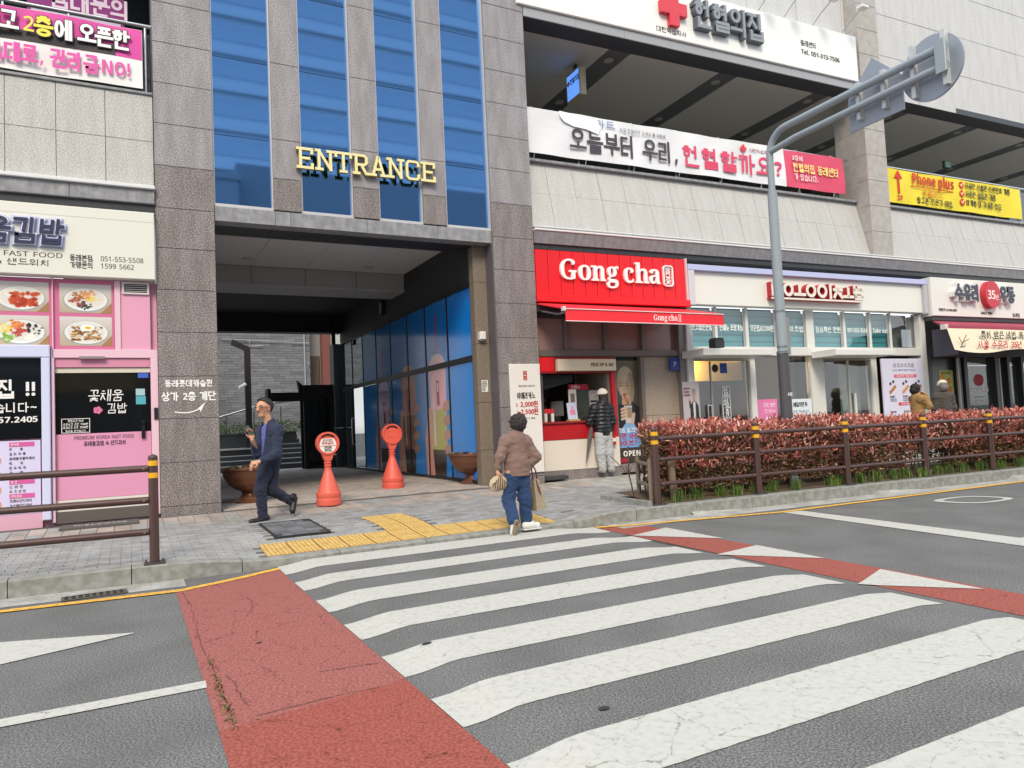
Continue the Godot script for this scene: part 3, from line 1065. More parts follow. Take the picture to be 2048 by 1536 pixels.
func building() -> void:
	hall = thing("shopping_building", "granite shopping building with blue glass strips over a wide street entrance", "building", FA, Vector3(3.6, .26, -12.0))
	for c in [[.39, 1.22], [6.03, 6.9]]:
		var core := ob("column", bx(c[0] + .01, c[1] - .01, -.2, 12.56, -12.79, -12.012), M.joint, hall)
		for i in COURSES.size() - 1:
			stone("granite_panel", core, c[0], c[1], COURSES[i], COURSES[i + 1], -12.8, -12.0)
	var rows := [5.0, 5.525, 6.173, 7.445, 8.72, 10.0, 11.28, 12.56]
	for m in [[2.122, 2.567], [3.434, 3.886], [4.69, 5.14]]:
		var core := ob("mullion", bx(m[0] + .01, m[1] - .01, 5.0, 12.55, -12.3, -12.04), M.joint, hall)
		for i in rows.size() - 1:
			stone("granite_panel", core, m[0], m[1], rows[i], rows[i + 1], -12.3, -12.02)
	for wn in [[1.22, 2.122], [2.567, 3.434], [3.886, 4.69], [5.14, 6.03]]:
		var fr := G.new()
		fr.box(wn[0] + .001, wn[1] - .001, 4.99, 5.035, -12.2, -12.05)
		fr.box(wn[0] + .001, wn[0] + .022, 5.035, 12.5, -12.2, -12.06)
		fr.box(wn[1] - .022, wn[1] - .001, 5.035, 12.5, -12.2, -12.06)
		var win := ob("window", fr, flat("c9cacc", .4, .3), hall)
		var py := [5.037, 6.17, 7.44, 8.72, 10.0, 12.5]
		for i in py.size() - 1:
			var g := G.new()
			var tilt := rng.randf_range(-.003, .003)
			g.hexa(Vector3(wn[0] + .024, py[i] + .004, -12.13), Vector3(wn[1] - .024, py[i] + .004, -12.13 + tilt), Vector3(wn[1] - .024, py[i + 1] - .004, -12.13), Vector3(wn[0] + .024, py[i + 1] - .004, -12.13 - tilt * .5), Vector3(wn[0] + .024, py[i] + .004, -12.15), Vector3(wn[1] - .024, py[i] + .004, -12.15), Vector3(wn[1] - .024, py[i + 1] - .004, -12.15), Vector3(wn[0] + .024, py[i + 1] - .004, -12.15))
			ob("pane", g, M.blue_glass, win)
		ob("window_void", bx(wn[0] + .03, wn[1] - .03, 5.03, 12.5, -12.28, -12.19), flat("101418"), hall)
	# lintel band over the entrance
	var seams := [1.223, 2.14, 2.38, 3.66, 4.95, 6.027]
	for i in seams.size() - 1:
		ob("lintel_panel", cb(seams[i] + .002, seams[i + 1] - .002, 4.75, 4.985, -12.3, -12.03 - .002 * (i % 2), .004), M.metal_grey, hall)
	for i in seams.size() - 1:
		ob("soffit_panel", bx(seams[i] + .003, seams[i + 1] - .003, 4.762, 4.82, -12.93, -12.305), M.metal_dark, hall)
	# entrance letters stand proud of the mullions on pins
	var sg := thing("entrance_sign", "large cream slab serif letters fixed across the granite mullions above the entrance", "sign", FA, Vector3(3.7, 5.7, -11.95))
	entrance_letters(sg)
	# upper storey left of the entrance: parapet, ledge, open gallery
	var jx := [-4.0, -3.34, -2.72, -2.1, -1.48, -.87, -.25, .385]
	for i in jx.size() - 1:
		for r in [[5.17, 5.873], [5.878, 6.585]]:
			ob("parapet_panel", cb(jx[i] + .003, jx[i + 1] - .003, r[0], r[1], -12.2, -12.04 + rng.randf_range(-.002, .002), .004), M.granite_pale, hall)
	ob("parapet_core", bx(-4.0, .385, 5.1, 6.58, -12.35, -12.205), M.joint, hall)
	ob("parapet_cap", cb(-4.0, .385, 6.59, 6.635, -12.4, -12.01), M.metal_grey, hall)
	ob("ledge", cb(-4.0, .388, 5.11, 5.165, -12.3, -11.9), flat("d9dadb", .4), hall)
	for i in 4:
		ob("ledge_panel", cb(-4.0 + 1.097 * i, -4.0 + 1.097 * (i + 1) - .004, 4.9, 5.108, -12.3, -11.95), M.metal_grey, hall)
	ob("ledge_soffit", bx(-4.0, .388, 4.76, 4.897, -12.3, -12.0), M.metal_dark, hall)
	ob("gallery_wall", bx(-4.0, .39, 6.3, 12.5, -14.2, -14.0), flat("23262c", .6), hall)
	ob("gallery_floor", bx(-4.0, .39, 6.2, 6.4, -14.0, -12.4), M.concrete, hall)
	ob("gallery_side", bx(.395, .6, 6.3, 12.5, -14.0, -12.82), flat("1d2026", .6), hall)
	ob("gallery_ceiling", bx(-4.0, .39, 9.5, 9.7, -14.0, -12.2), M.ceiling_panel, hall)
	ob("upper_wall", bx(-4.0, .388, 9.702, 12.5, -12.3, -12.02), M.granite_pale, hall)
	ob("core_wall", bx(-6.0, 6.9, 5.35, 12.5, -15.0, -14.3), flat("3a3c3f"), hall)


func entrance_letters(parent: Node) -> void:
	# slab serif capitals as strokes in a unit box, y up: [x, y, ...] per stroke
	var L := {
		"E": [[.18, 0, .18, 1], [0, 0, .9, 0, .9, .2], [0, 1, .88, 1, .88, .8], [.18, .5, .7, .5]],
		"N": [[.16, 0, .16, 1], [0, 0, .34, 0], [0, 1, .2, 1], [.16, 1, .84, 0], [.84, 0, .84, 1], [.68, 1, 1, 1]],
		"T": [[.5, 0, .5, 1], [.02, .82, .02, 1, .98, 1, .98, .82], [.32, 0, .68, 0]],
		"R": [[.18, 0, .18, 1], [0, 0, .36, 0], [0, 1, .7, 1, .86, .88, .86, .6, .7, .48, .18, .48], [.5, .48, .82, 0, 1, 0]],
		"A": [[.14, 0, .47, 1, .53, 1, .86, 0], [.28, .32, .72, .32], [0, 0, .3, 0], [.7, 0, 1, 0]],
		"C": [[.9, .78, .9, .9, .78, 1, .24, 1, .1, .86, .1, .14, .24, 0, .78, 0, .92, .12, .92, .24]]}
	var word := "ENTRANCE"
	var x := 2.48
	var face := flat("e9dfa6", .5)
	var side := flat("b8a86a", .45, .4)
	for i in word.length():
		var w := .262 if word[i] != "N" else .282
		var g := G.new()
		var gs := G.new()
		var k := 0
		for s in L[word[i]]:
			var p := []
			for q in range(0, s.size(), 2):
				p.append(Vector2(x + .02 + s[q] * w, lerpf(5.735, 6.045, s[q + 1]) + (x - 2.48) * .012))
			k += 1
			g.ribbon(p, .043, -11.945, -11.93 + .0004 * k)
			gs.ribbon(p, .05, -11.99, -11.9445 + .0004 * k)
		for q in [.25, .75]:
			gs.cyl(Vector3(x + w * q, 5.9, -12.05), Vector3(x + w * q, 5.9, -11.98), .008, .008, 6)
		var o := ob("letter", g, face, parent)
		ob("letter_return", gs, side, o)
		x += w + .04


func passage() -> void:
	var z0 := -12.46
	# pilaster of taupe stone beside the printed glazing
	for y in [[.27, .92], [.925, 1.8], [1.805, 2.9], [2.905, 4.06], [4.065, 4.745]]:
		ob("pilaster_panel", cb(5.74, 6.026, y[0], y[1], -12.5, -12.3, .004), M.taupe, hall)
	ob("pilaster_return", bx(6.0, 6.028, .27, 4.745, -12.298, -12.0), flat("5b575a", .5), hall)
	# glazed wall along the right side, seven printed bays and two clear ones by the door
	var gl := thing("glazed_passage_wall", "dark framed glass wall printed with giant iced drinks on blue, inside the passage", "glass wall", FA, Vector3(5.78, .3, -12.5))
	var zs := [-12.56, -13.77, -15.03, -16.21, -17.46, -18.66, -19.91, -20.99, -22.06]
	var print_ := drinks_print()
	var fr := flat("24272b", .4, .3)
	for i in zs.size() - 1:
		var a: float = zs[i] - .03
		var b: float = zs[i + 1] + .03
		for r in [[.36, 2.6], [2.72, 4.02]]:
			var g := G.new()
			var u0 = (zs[0] - a) / 8.2
			var u1 = (zs[0] - b) / 8.2
			var v0: float = 1.0 - (r[0] - .3) / 3.8
			var v1: float = 1.0 - (r[1] - .3) / 3.8
			g.quad(Vector3(5.785, r[0], b), Vector3(5.785, r[0], a), Vector3(5.785, r[1], a), Vector3(5.785, r[1], b), u1, v0, u0, v1)
			if i < 6:
				ob("printed_pane", g, print_, gl)
			elif i == 7 and r[0] < 1.0:
				var d := ob("door", frame_x(5.75, 5.79, .33, 2.6, b, a, .07), fr, gl)
				ob("door_pane", g, M.smoke, d)
				var h := G.new()
				h.tube([Vector3(5.74, 1.0, a + .25), Vector3(5.66, 1.0, a + .25), Vector3(5.66, 1.75, a + .25), Vector3(5.74, 1.75, a + .25)], .018)
				ob("handle", h, M.steel, d)
			else:
				ob("glass_pane", g, M.smoke if r[0] < 1 else mirror("a9b8bd"), gl)
	for z in zs:
		ob("post", bx(5.772, 5.80, .3, 4.05, z - .022, z + .022), fr, gl)
	ob("sill_rail", bx(5.73, 5.80, .27, .355, -22.06, -12.5), fr, gl)
	ob("middle_rail", bx(5.76, 5.80, 2.605, 2.715, -22.06, -12.5), fr, gl)
	ob("head_rail", bx(5.73, 5.80, 4.025, 4.1, -22.06, -12.5), fr, gl)
	ob("room_back", bx(6.9, 7.0, .2, 4.1, -22.3, -12.9), flat("4b4d4e"), hall)
	ob("room_floor", bx(5.8, 6.9, .2, .3, -22.3, -12.9), flat("4a4844"), hall)
	ob("upper_side_wall", bx(5.76, 6.02, 4.105, 5.2, -22.2, -12.5), M.metal_dark, hall)
	ob("left_wall", bx(1.0, 1.2, -.1, 5.2, -22.0, -12.8), M.granite_pale, hall)
	# ceiling: pale panels, a dropped beam with joints, dark ceiling beyond
	for i in 4:
		for k in 2:
			ob("ceiling_panel", bx(1.21 + 1.14 * i + .004, 1.21 + 1.14 * (i + 1) - .004, 5.0, 5.05, -16.2 + 1.63 * k + .004, -16.2 + 1.63 * (k + 1) - .004), M.ceiling_panel, hall)
	ob("ceiling_slab", bx(1.0, 6.0, 5.06, 5.3, -22.4, -12.3), flat("202225"), hall)
	for i in 4:
		ob("beam_panel", bx(1.21 + 1.14 * i + .006, 1.21 + 1.14 * (i + 1) - .006, 4.62, 5.0, -16.6, -16.22), flat("a5a6a3", .7), hall)
	ob("beam_soffit", bx(1.21, 5.76, 4.58, 4.618, -17.2, -16.2), flat("b5b6b8", .6), hall)
	ob("far_ceiling", bx(1.21, 5.76, 4.9, 5.05, -22.2, -17.2), flat("26282c", .7), hall)
	ob("far_lintel", bx(1.2, 5.76, 4.38, 5.9, -22.4, -22.0), flat("22262c", .6), hall)
	for p in [[2.2, -15.5], [4.75, -15.6]]:
		var g := G.new()
		g.lathe(Vector3(p[0], 4.965, p[1]), [[0.0, 0.0], [.085, 0.0], [.11, .012], [.11, .036]], 18)
		ob("downlight", g, flat("b9b8b2", .4), hall)
	var lamp := thing("wall_lamp", "small dark box lamp high on the passage side wall", "lamp", FA, Vector3(5.76, 4.45, -17.8))
	ob("body", cb(5.68, 5.757, 4.28, 4.64, -17.9, -17.72), flat("2a2b2d", .4, .3), lamp)
	ob("lens", bx(5.665, 5.679, 4.33, 4.6, -17.88, -17.74), flat("9c9c98", .3), lamp)
	var alarm := thing("alarm_box", "small white alarm box on the taupe pilaster beside the printed glazing", "alarm box", FA, Vector3(5.84, 3.04, -12.3))
	ob("case", cb(5.78, 5.90, 2.97, 3.12, -12.297, -12.19, .012), flat("ddd9d2", .5), alarm)
	ob("bracket", bx(5.81, 5.87, 2.945, 2.969, -12.297, -12.23), flat("b5b1a8", .5), alarm)
	var note := thing("paper_notice", "white printed paper notice on the taupe pilaster by the passage", "notice", FA, Vector3(5.87, 2.1, -12.3))
	ob("sheet", bx(5.81, 5.94, 2.0, 2.22, -12.298, -12.294), flat("e4e3de"), note)
	for i in 5:
		text(note, ["주차금지", "외부차량", "견인조치", "합니다", "관리소"][i], 5.82, 2.175 - .038 * i, .026, -12.293, flat("3a3a3c"), .002, .14, .9)
	var price := thing("price_board", "tall cream price board for coffee on the right granite column", "sign", FA, Vector3(6.55, .46, -11.98))
	ob("board", cb(6.235, 6.885, .46, 2.49, -11.998, -11.965), flat("dedad4", .5), price)
	var red := flat("b4232c")
	var gq := G.new()
	gq.frame(6.52, 6.595, 2.19, 2.36, -11.964, -11.958, .014)
	gq.box(6.54, 6.575, 2.29, 2.33, -11.964, -11.959)
	gq.box(6.54, 6.575, 2.22, 2.265, -11.964, -11.959)
	ob("seal_mark", gq, red, price)
	fit(price, "테이크아웃 전용가격", 6.41, 6.76, 2.06, .035, -11.964, flat("8d8984"))
	fit(price, "아메리카노", 6.37, 6.76, 1.84, .115, -11.964, flat("38332f"))
	fit(price, "L", 6.34, 6.38, 1.69, .08, -11.964, red)
	fit(price, "2,000원", 6.43, 6.82, 1.68, .11, -11.964, red, .004, .13)
	fit(price, "J", 6.35, 6.38, 1.55, .08, -11.964, red)
	fit(price, "2,500원", 6.43, 6.82, 1.54, .11, -11.964, red, .004, .13)
	fit(price, "핫 아이스 동일", 6.42, 6.74, 1.46, .035, -11.964, flat("8d8984"))
	ob("ramp_mat", cb(6.9, 7.4, .29, .36, -12.3, -11.95), flat("3a3c3f"), hall)
	# direction lettering on the left column
	var dir := thing("direction_lettering", "white stick-on lettering and curved arrow pointing to the stairs on the left column", "lettering", FA, Vector3(.8, 1.75, -12.0))
	var wh := flat("f2f2f0", .6)
	fit(dir, "동래롯데캐슬퀸", .475, 1.145, 2.165, .095, -11.997, wh, .003, .14)
	fit(dir, "상가 2층 계단", .43, 1.19, 1.955, .125, -11.997, wh, .003, .14)
	var g := G.new()
	var arc := []
	for i in 9:
		arc.append(Vector2(.61 + .32 * i / 8.0, 1.785 - .02 * sin(i / 8.0 * 2.4) + .05 * pow(i / 8.0, 3)))
	g.ribbon(arc, .016, -11.997, -11.994)
	g.prism(PackedVector2Array([Vector2(.89, 1.80), Vector2(1.03, 1.93), Vector2(.955, 1.775), Vector2(.945, 1.815)]), -11.997, -11.9935)
	ob("arrow", g, wh, dir)


func frame_x(x0: float, x1: float, y0: float, y1: float, z0: float, z1: float, w: float) -> G:
	var g := G.new()
	g.box(x0, x1, y1 - w, y1, z0, z1)
	g.box(x0, x1, y0, y0 + w, z0, z1)
	g.box(x0, x1, y0 + w, y1 - w, z0, z0 + w)
	g.box(x0, x1, y0 + w, y1 - w, z1 - w, z1)
	return g


func mirror(s: String) -> StandardMaterial3D:
	if not M.has("mirror" + s):
		var m := StandardMaterial3D.new()
		m.albedo_color = hexc(s)
		m.metallic = 1.0
		m.roughness = 0.03
		M["mirror" + s] = m
	return M["mirror" + s]


# The film on the glass: three iced drinks held in hands, on blue (u runs from the street inwards).
func drinks_print() -> StandardMaterial3D:
	var p := Paint.new(1024, 512, hexc("1471c4"))
	for x in 1024:
		var c := hexc("1a86e8").lerp(hexc("3b86cc"), clampf(x / 700.0, 0, 1))
		p.rect(x, 0, 1, 512, c)
	for d in [[233, 165, "f0b4c4", "b5b05a", "d99a8c"], [462, 175, "c98a7a", "8a5c4c", "d09a84"], [695, 205, "c8b8d6", "a89cc4", "c098a6"]]:
		var x: float = d[0]
		var top: float = d[1]
		var w := 60.0
		p.poly([[x + 38, 330], [x + 74, 318], [x + 104, 400], [x + 96, 512], [x - 40, 512], [x - 30, 470]], hexc(d[4]))  # palm
		p.line(x - 4, top - 120, x + 2, top + 40, 5.0, hexc("c4303a"))
		p.ell(x, top + 24, w * .94, 34, hexc(d[2]).lightened(.25))
		p.ell(x, top + 44, w * .98, 18, hexc(d[2]).darkened(.1))
		p.poly([[x - w, top + 36], [x + w, top + 36], [x + w * .84, 430], [x - w * .84, 430]], hexc(d[2]))
		p.poly([[x - w * .93, top + 150], [x + w * .93, top + 150], [x + w * .8, 430], [x - w * .8, 430]], hexc(d[3]))
		p.poly([[x + w * .4, top + 50], [x + w * .75, top + 50], [x + w * .6, 420], [x + w * .38, 420]], hexc(d[2]).lightened(.22))
		p.rect(x - 11, top + 68, 20, 72, hexc("9d2740"))
		p.rect(x - 7, top + 74, 12, 26, hexc(d[2]))
		p.poly([[x - w * .8, 430], [x + w * .8, 430], [x + w * .6, 512], [x - w * .62, 512]], hexc("3a2620"))
		for k in 4:  # fingers round the cup
			p.line(x - w - 8, 306 + 40 * k, x - w + 14, 310 + 40 * k, 17 - k, hexc(d[4]).darkened(.12 + .06 * (k % 2)))
		p.line(x + w + 20, 420, x + w + 2, 318, 16, hexc(d[4]).lightened(.06))
	var m := picture(p.im, .12)
	m.metallic_specular = .6
	return m


# ---------------------------------------------------------------- court behind the passage
func courtyard() -> void:
	# grey brick wall in long courses
	var wl := thing("brick_wall_house", "house wall of long dark grey bricks beyond the passage", "building", FA, Vector3(4.6, .3, -30))
	ob("wall_core", bx(-2, 6.55, .2, 7.5, -30.4, -30.03), flat("4a4b4e"), wl)
	var big := G.new()
	var n := 0
	for r in 62:
		var y := .6 + r * .1
		var x := 2.2 - rng.randf() * .4
		while x < 6.5:
			var w := rng.randf_range(.32, .6)
			var x1 := minf(x + w, 6.54)
			var g := G.new() if (n < 300 and y > 2.2 and y < 5.4) else big
			g.col = hexc("8d8f94").srgb_to_linear() * rng.randf_range(.8, 1.15)
			g.box(x, x1 - .008, y, y + .092, -30.03, -30.0 + rng.randf_range(0, .018))
			if g != big:
				n += 1
				ob("brick", g, M.brick_grey, wl)
			x = x1
	ob("bricks", big, M.brick_grey, wl, "", "stuff")
	# balcony block at its right
	ob("balcony_wall", bx(6.56, 7.5, .2, 7.5, -31.2, -31.0), flat("a4a29e"), wl)
	ob("balcony_window", bx(6.66, 7.14, 3.3, 4.6, -30.99, -30.95), flat("4b423c", .2), wl)
	var cg := G.new()
	for i in 9:
		cg.box(6.67 + .05 * i, 6.70 + .05 * i, 3.32, 4.58, -30.945, -30.93)
	ob("curtain", cg, flat("7d7066"), wl)
	ob("red_brick_pier", bx(7.16, 7.5, .2, 7.5, -30.9, -30.5), flat("7c4a44"), wl)
	ob("pale_pier", bx(7.51, 8.0, .2, 7.5, -30.9, -30.4), flat("b9bab8"), wl)
	var rail := G.new()
	for y in [2.55, 3.2]:
		rail.tube([Vector3(6.5, y, -30.2), Vector3(7.3, y, -30.2)], .03, 6)
	for i in 10:
		rail.cyl(Vector3(6.52 + .085 * i, 2.55, -30.2), Vector3(6.52 + .085 * i, 3.2, -30.2), .014, .014, 5)
	ob("balcony_rail", rail, flat("c8c8c6", .4), wl)
	ob("balcony_slab", bx(6.5, 7.45, 2.0, 2.4, -30.9, -30.1), flat("b8b6b0"), wl)
	var pipes := G.new()
	pipes.tube([Vector3(3.2, 5.15, -29.9), Vector3(6.5, 5.02, -29.9)], .015, 6)
	pipes.tube([Vector3(4.2, 5.1, -29.9), Vector3(4.2, 4.9, -29.9), Vector3(4.7, 4.9, -29.9)], .02, 6)
	pipes.tube([Vector3(6.3, .6, -29.9), Vector3(6.3, 7, -29.9)], .025, 6)
	ob("pipe", pipes, flat("a9abad", .4), wl)
	# planting bed with hedge and glass balustrade, stairs climbing to the left
	var bed := thing("planter_wall", "dark planter wall carrying a clipped green hedge beside the court stairs", "planter", FA, Vector3(4, .3, -26))
	ob("front_wall", bx(2.0, 5.0, .2, 1.45, -25.6, -25.4), flat("3a3c3e", .6), bed)
	ob("coping", bx(2.0, 5.0, 1.452, 1.49, -25.65, -25.36), flat("55575a"), bed)
	var hd := thing("clipped_hedge", "low clipped green hedge on the dark planter wall in the court", "hedge", FA, Vector3(4, 1.5, -25.8))
	leaves(hd, "foliage", 1500, func(): return Vector3(rng.randf_range(2.2, 5.6), 1.45 + .42 * rng.randf() * (.8 + .2 * sin(rng.randf() * 9)), rng.randf_range(-26.4, -25.3)), .09, [["41561f", .5], ["5f7a2c", .3], ["2b3a18", .2]])
	var bal := thing("glass_balustrade", "glass balustrade with sloping steel handrail along the court hedge", "railing", FA, Vector3(4, 1.4, -26.6))
	var hr := G.new()
	hr.tube([Vector3(2.3, 1.95, -26.6), Vector3(4.3, 2.5, -26.6), Vector3(5.9, 2.6, -26.6)], .03, 8)
	ob("handrail", hr, M.steel, bal)
	for i in 4:
		ob("post", bx(2.9 + .9 * i, 2.94 + .9 * i, 1.4, 2.1 + .13 * i, -26.62, -26.58), flat("4a4c4e", .4), bal)
		ob("glass_pane", bx(2.05 + .9 * i, 2.88 + .9 * i, 1.45, 1.9 + .14 * i, -26.605, -26.595), M.clear, bal)
	var st := thing("court_stairs", "dark stone stairs with pale nosings at the back of the passage", "stairs", FA, Vector3(4.2, .3, -24.5))
	for i in 7:
		var z := -23.9 - .32 * i
		var y := .3 + .15 * i
		ob("step", bx(2.0 if i < 3 else 4.1, 5.1, .2, y + .148, z - .32, z), flat("3f4144", .7), st)
		ob("nosing", bx(2.0 if i < 3 else 4.1, 5.1, y + .149, y + .175, z - .3, z + .012), flat("aaa8a2", .6), st)
	ob("cheek_wall", bx(2.0, 4.0, .2, .95, -25.4, -24.9), flat("34363a"), st)
	ob("cheek_cap", bx(1.95, 4.02, .952, 1.0, -25.39, -24.85), flat("b4b2ac"), st)
	# lamp post with a bent arm and a camera on it
	var lp := thing("court_lamp_post", "dark square lamp post with a bent arm seen through the passage", "lamp post", FA, Vector3(3.42, .9, -25.0))
	ob("post", bx(3.34, 3.52, .9, 4.25, -25.08, -24.92), flat("2b262b", .5), lp)
	var g := G.new()
	g.hexa(Vector3(2.93, 4.36, -24.93), Vector3(3.34, 4.16, -24.93), Vector3(3.52, 4.25, -24.93), Vector3(2.98, 4.52, -24.93), Vector3(2.93, 4.36, -25.07), Vector3(3.34, 4.16, -25.07), Vector3(3.52, 4.25, -25.07), Vector3(2.98, 4.52, -25.07))
	ob("arm", g, flat("2b262b", .5), lp)
	var cm := thing("security_camera", "small white security camera clamped to the dark lamp post in the court", "camera", FA, Vector3(3.3, 3.0, -24.9))
	g = G.new()
	g.cyl(Vector3(3.34, 3.05, -24.9), Vector3(3.12, 2.93, -24.75), .055, .05, 10)
	g.cyl(Vector3(3.36, 3.0, -24.95), Vector3(3.3, 3.1, -24.9), .02, .02, 6)
	ob("body", g, flat("dcdcda", .4), cm)
	# dark glass kiosk with a beam at the back right of the passage
	var ki := thing("dark_kiosk", "black framed glass kiosk with a projecting beam at the back of the passage", "kiosk", FA, Vector3(5.0, .3, -22.6))
	ob("head", bx(4.7, 5.6, 2.45, 2.85, -23.2, -22.6), flat("141416", .5), ki)
	ob("beam", bx(3.75, 4.7, 2.38, 2.64, -23.1, -22.7), flat("18181b", .5), ki)
	ob("beam_end", bx(3.66, 3.75, 2.4, 2.75, -23.15, -22.65), flat("18181b", .5), ki)
	g = G.new()
	g.hexa(Vector3(4.6, 2.64, -22.7), Vector3(4.8, 2.64, -22.7), Vector3(4.75, 2.8, -22.7), Vector3(4.55, 3.0, -22.7), Vector3(4.6, 2.64, -22.9), Vector3(4.8, 2.64, -22.9), Vector3(4.75, 2.8, -22.9), Vector3(4.55, 3.0, -22.9))
	ob("bracket", g, flat("18181b", .5), ki)
	for x in [4.7, 5.45]:
		ob("post", bx(x, x + .1, .3, 2.45, -22.75, -22.62), flat("131315", .5), ki)
	ob("pane", bx(4.8, 5.45, .3, 2.45, -22.7, -22.68), dark_green(), ki)
	ob("back", bx(4.7, 5.6, .3, 2.45, -23.2, -23.1), flat("17191a"), ki)
	var sl := thing("steel_pier", "grey steel clad pier at the inner end of the glazed wall", "pier", FA, Vector3(5.9, .3, -22.5))
	for y in [[.28, 1.5], [1.505, 2.75], [2.755, 4.1]]:
		ob("cladding_panel", cb(5.6, 6.2, y[0], y[1], -22.9, -22.45), flat("5f6468", .35, .5), sl)
	ob("court_floor", bx(-2, 9, .1, .28, -31, -22.9), M.concrete, structure("court_paving"))
	ob("drain_pipe", bx(5.42, 5.52, 4.0, 4.9, -21.9, -21.8), flat("17181b", .4), hall)
	# pale building past the kiosk whose light shows in the glazing
	var pale := thing("pale_court_house", "pale rendered house wall across the court behind the passage", "building", FA, Vector3(0, .3, -27))
	ob("wall", bx(-3.0, 1.6, .2, 6.5, -27.0, -26.8), flat("c7c6c0"), pale)
	ob("shutter", bx(-1.5, -.6, .5, 4.5, -26.79, -26.75), flat("2b7f97"), pale)


func dark_green() -> StandardMaterial3D:
	var m := StandardMaterial3D.new()
	m.albedo_color = hexc("16241f")
	m.roughness = .06
	return m


# Loose leaves as one mass: a MultiMesh of bent leaf blades.
func leaves(parent: Node, called: String, count: int, where: Callable, size: float, tints: Array, up := 0.3, slim := .36) -> void:
	var g := G.new()
	var w := slim * .5
	for s in [-1.0, 1.0]:  # two halves folded along the midrib, tip drooping
		var a := Vector3(0, 0, 0)
		var b := Vector3(s * w, .06, .35)
		var c := Vector3(s * w * .8, .02, .7)
		var d := Vector3(0, -.1, 1)
		var m1 := Vector3(0, -.02, .4)
		if s > 0:
			g.tri(a, m1, b)
			g.quad(m1, d, c, b)
		else:
			g.tri(a, b, m1)
			g.quad(m1, b, c, d)
	var mm := MultiMesh.new()
	mm.transform_format = MultiMesh.TRANSFORM_3D
	mm.use_colors = true
	mm.mesh = g.mesh(Vector3.ZERO)
	mm.instance_count = count
	for i in count:
		var p: Vector3 = where.call()
		var yaw := rng.randf() * TAU
		var b := Basis(Vector3.UP, yaw) * Basis(Vector3.RIGHT, -up + rng.randf_range(-.7, .6)) * Basis(Vector3.BACK, rng.randf_range(-.6, .6))
		var s := size * rng.randf_range(.7, 1.25)
		mm.set_instance_transform(i, Transform3D(b.scaled(Vector3.ONE * s), p - org.get(parent, Vector3.ZERO)))
		var t := rng.randf()
		var c := Color.WHITE
		for q in tints:
			t -= q[1]
			if t <= 0:
				c = hexc(q[0]).srgb_to_linear()
				break
		mm.set_instance_color(i, c * rng.randf_range(.75, 1.25))
	var o := MultiMeshInstance3D.new()
	o.name = numbered(called, parent)
	parent.add_child(o, true)
	o.multimesh = mm
	var m := StandardMaterial3D.new()
	m.vertex_color_use_as_albedo = true
	m.roughness = .75
	m.metallic_specular = .25
	m.backlight_enabled = true
	m.backlight = Color(.12, .1, .06)
	o.material_override = m
	o.set_meta("kind", "stuff")


# ---------------------------------------------------------------- right wing (frame FB: u along, w outwards)
var wing: Node3D


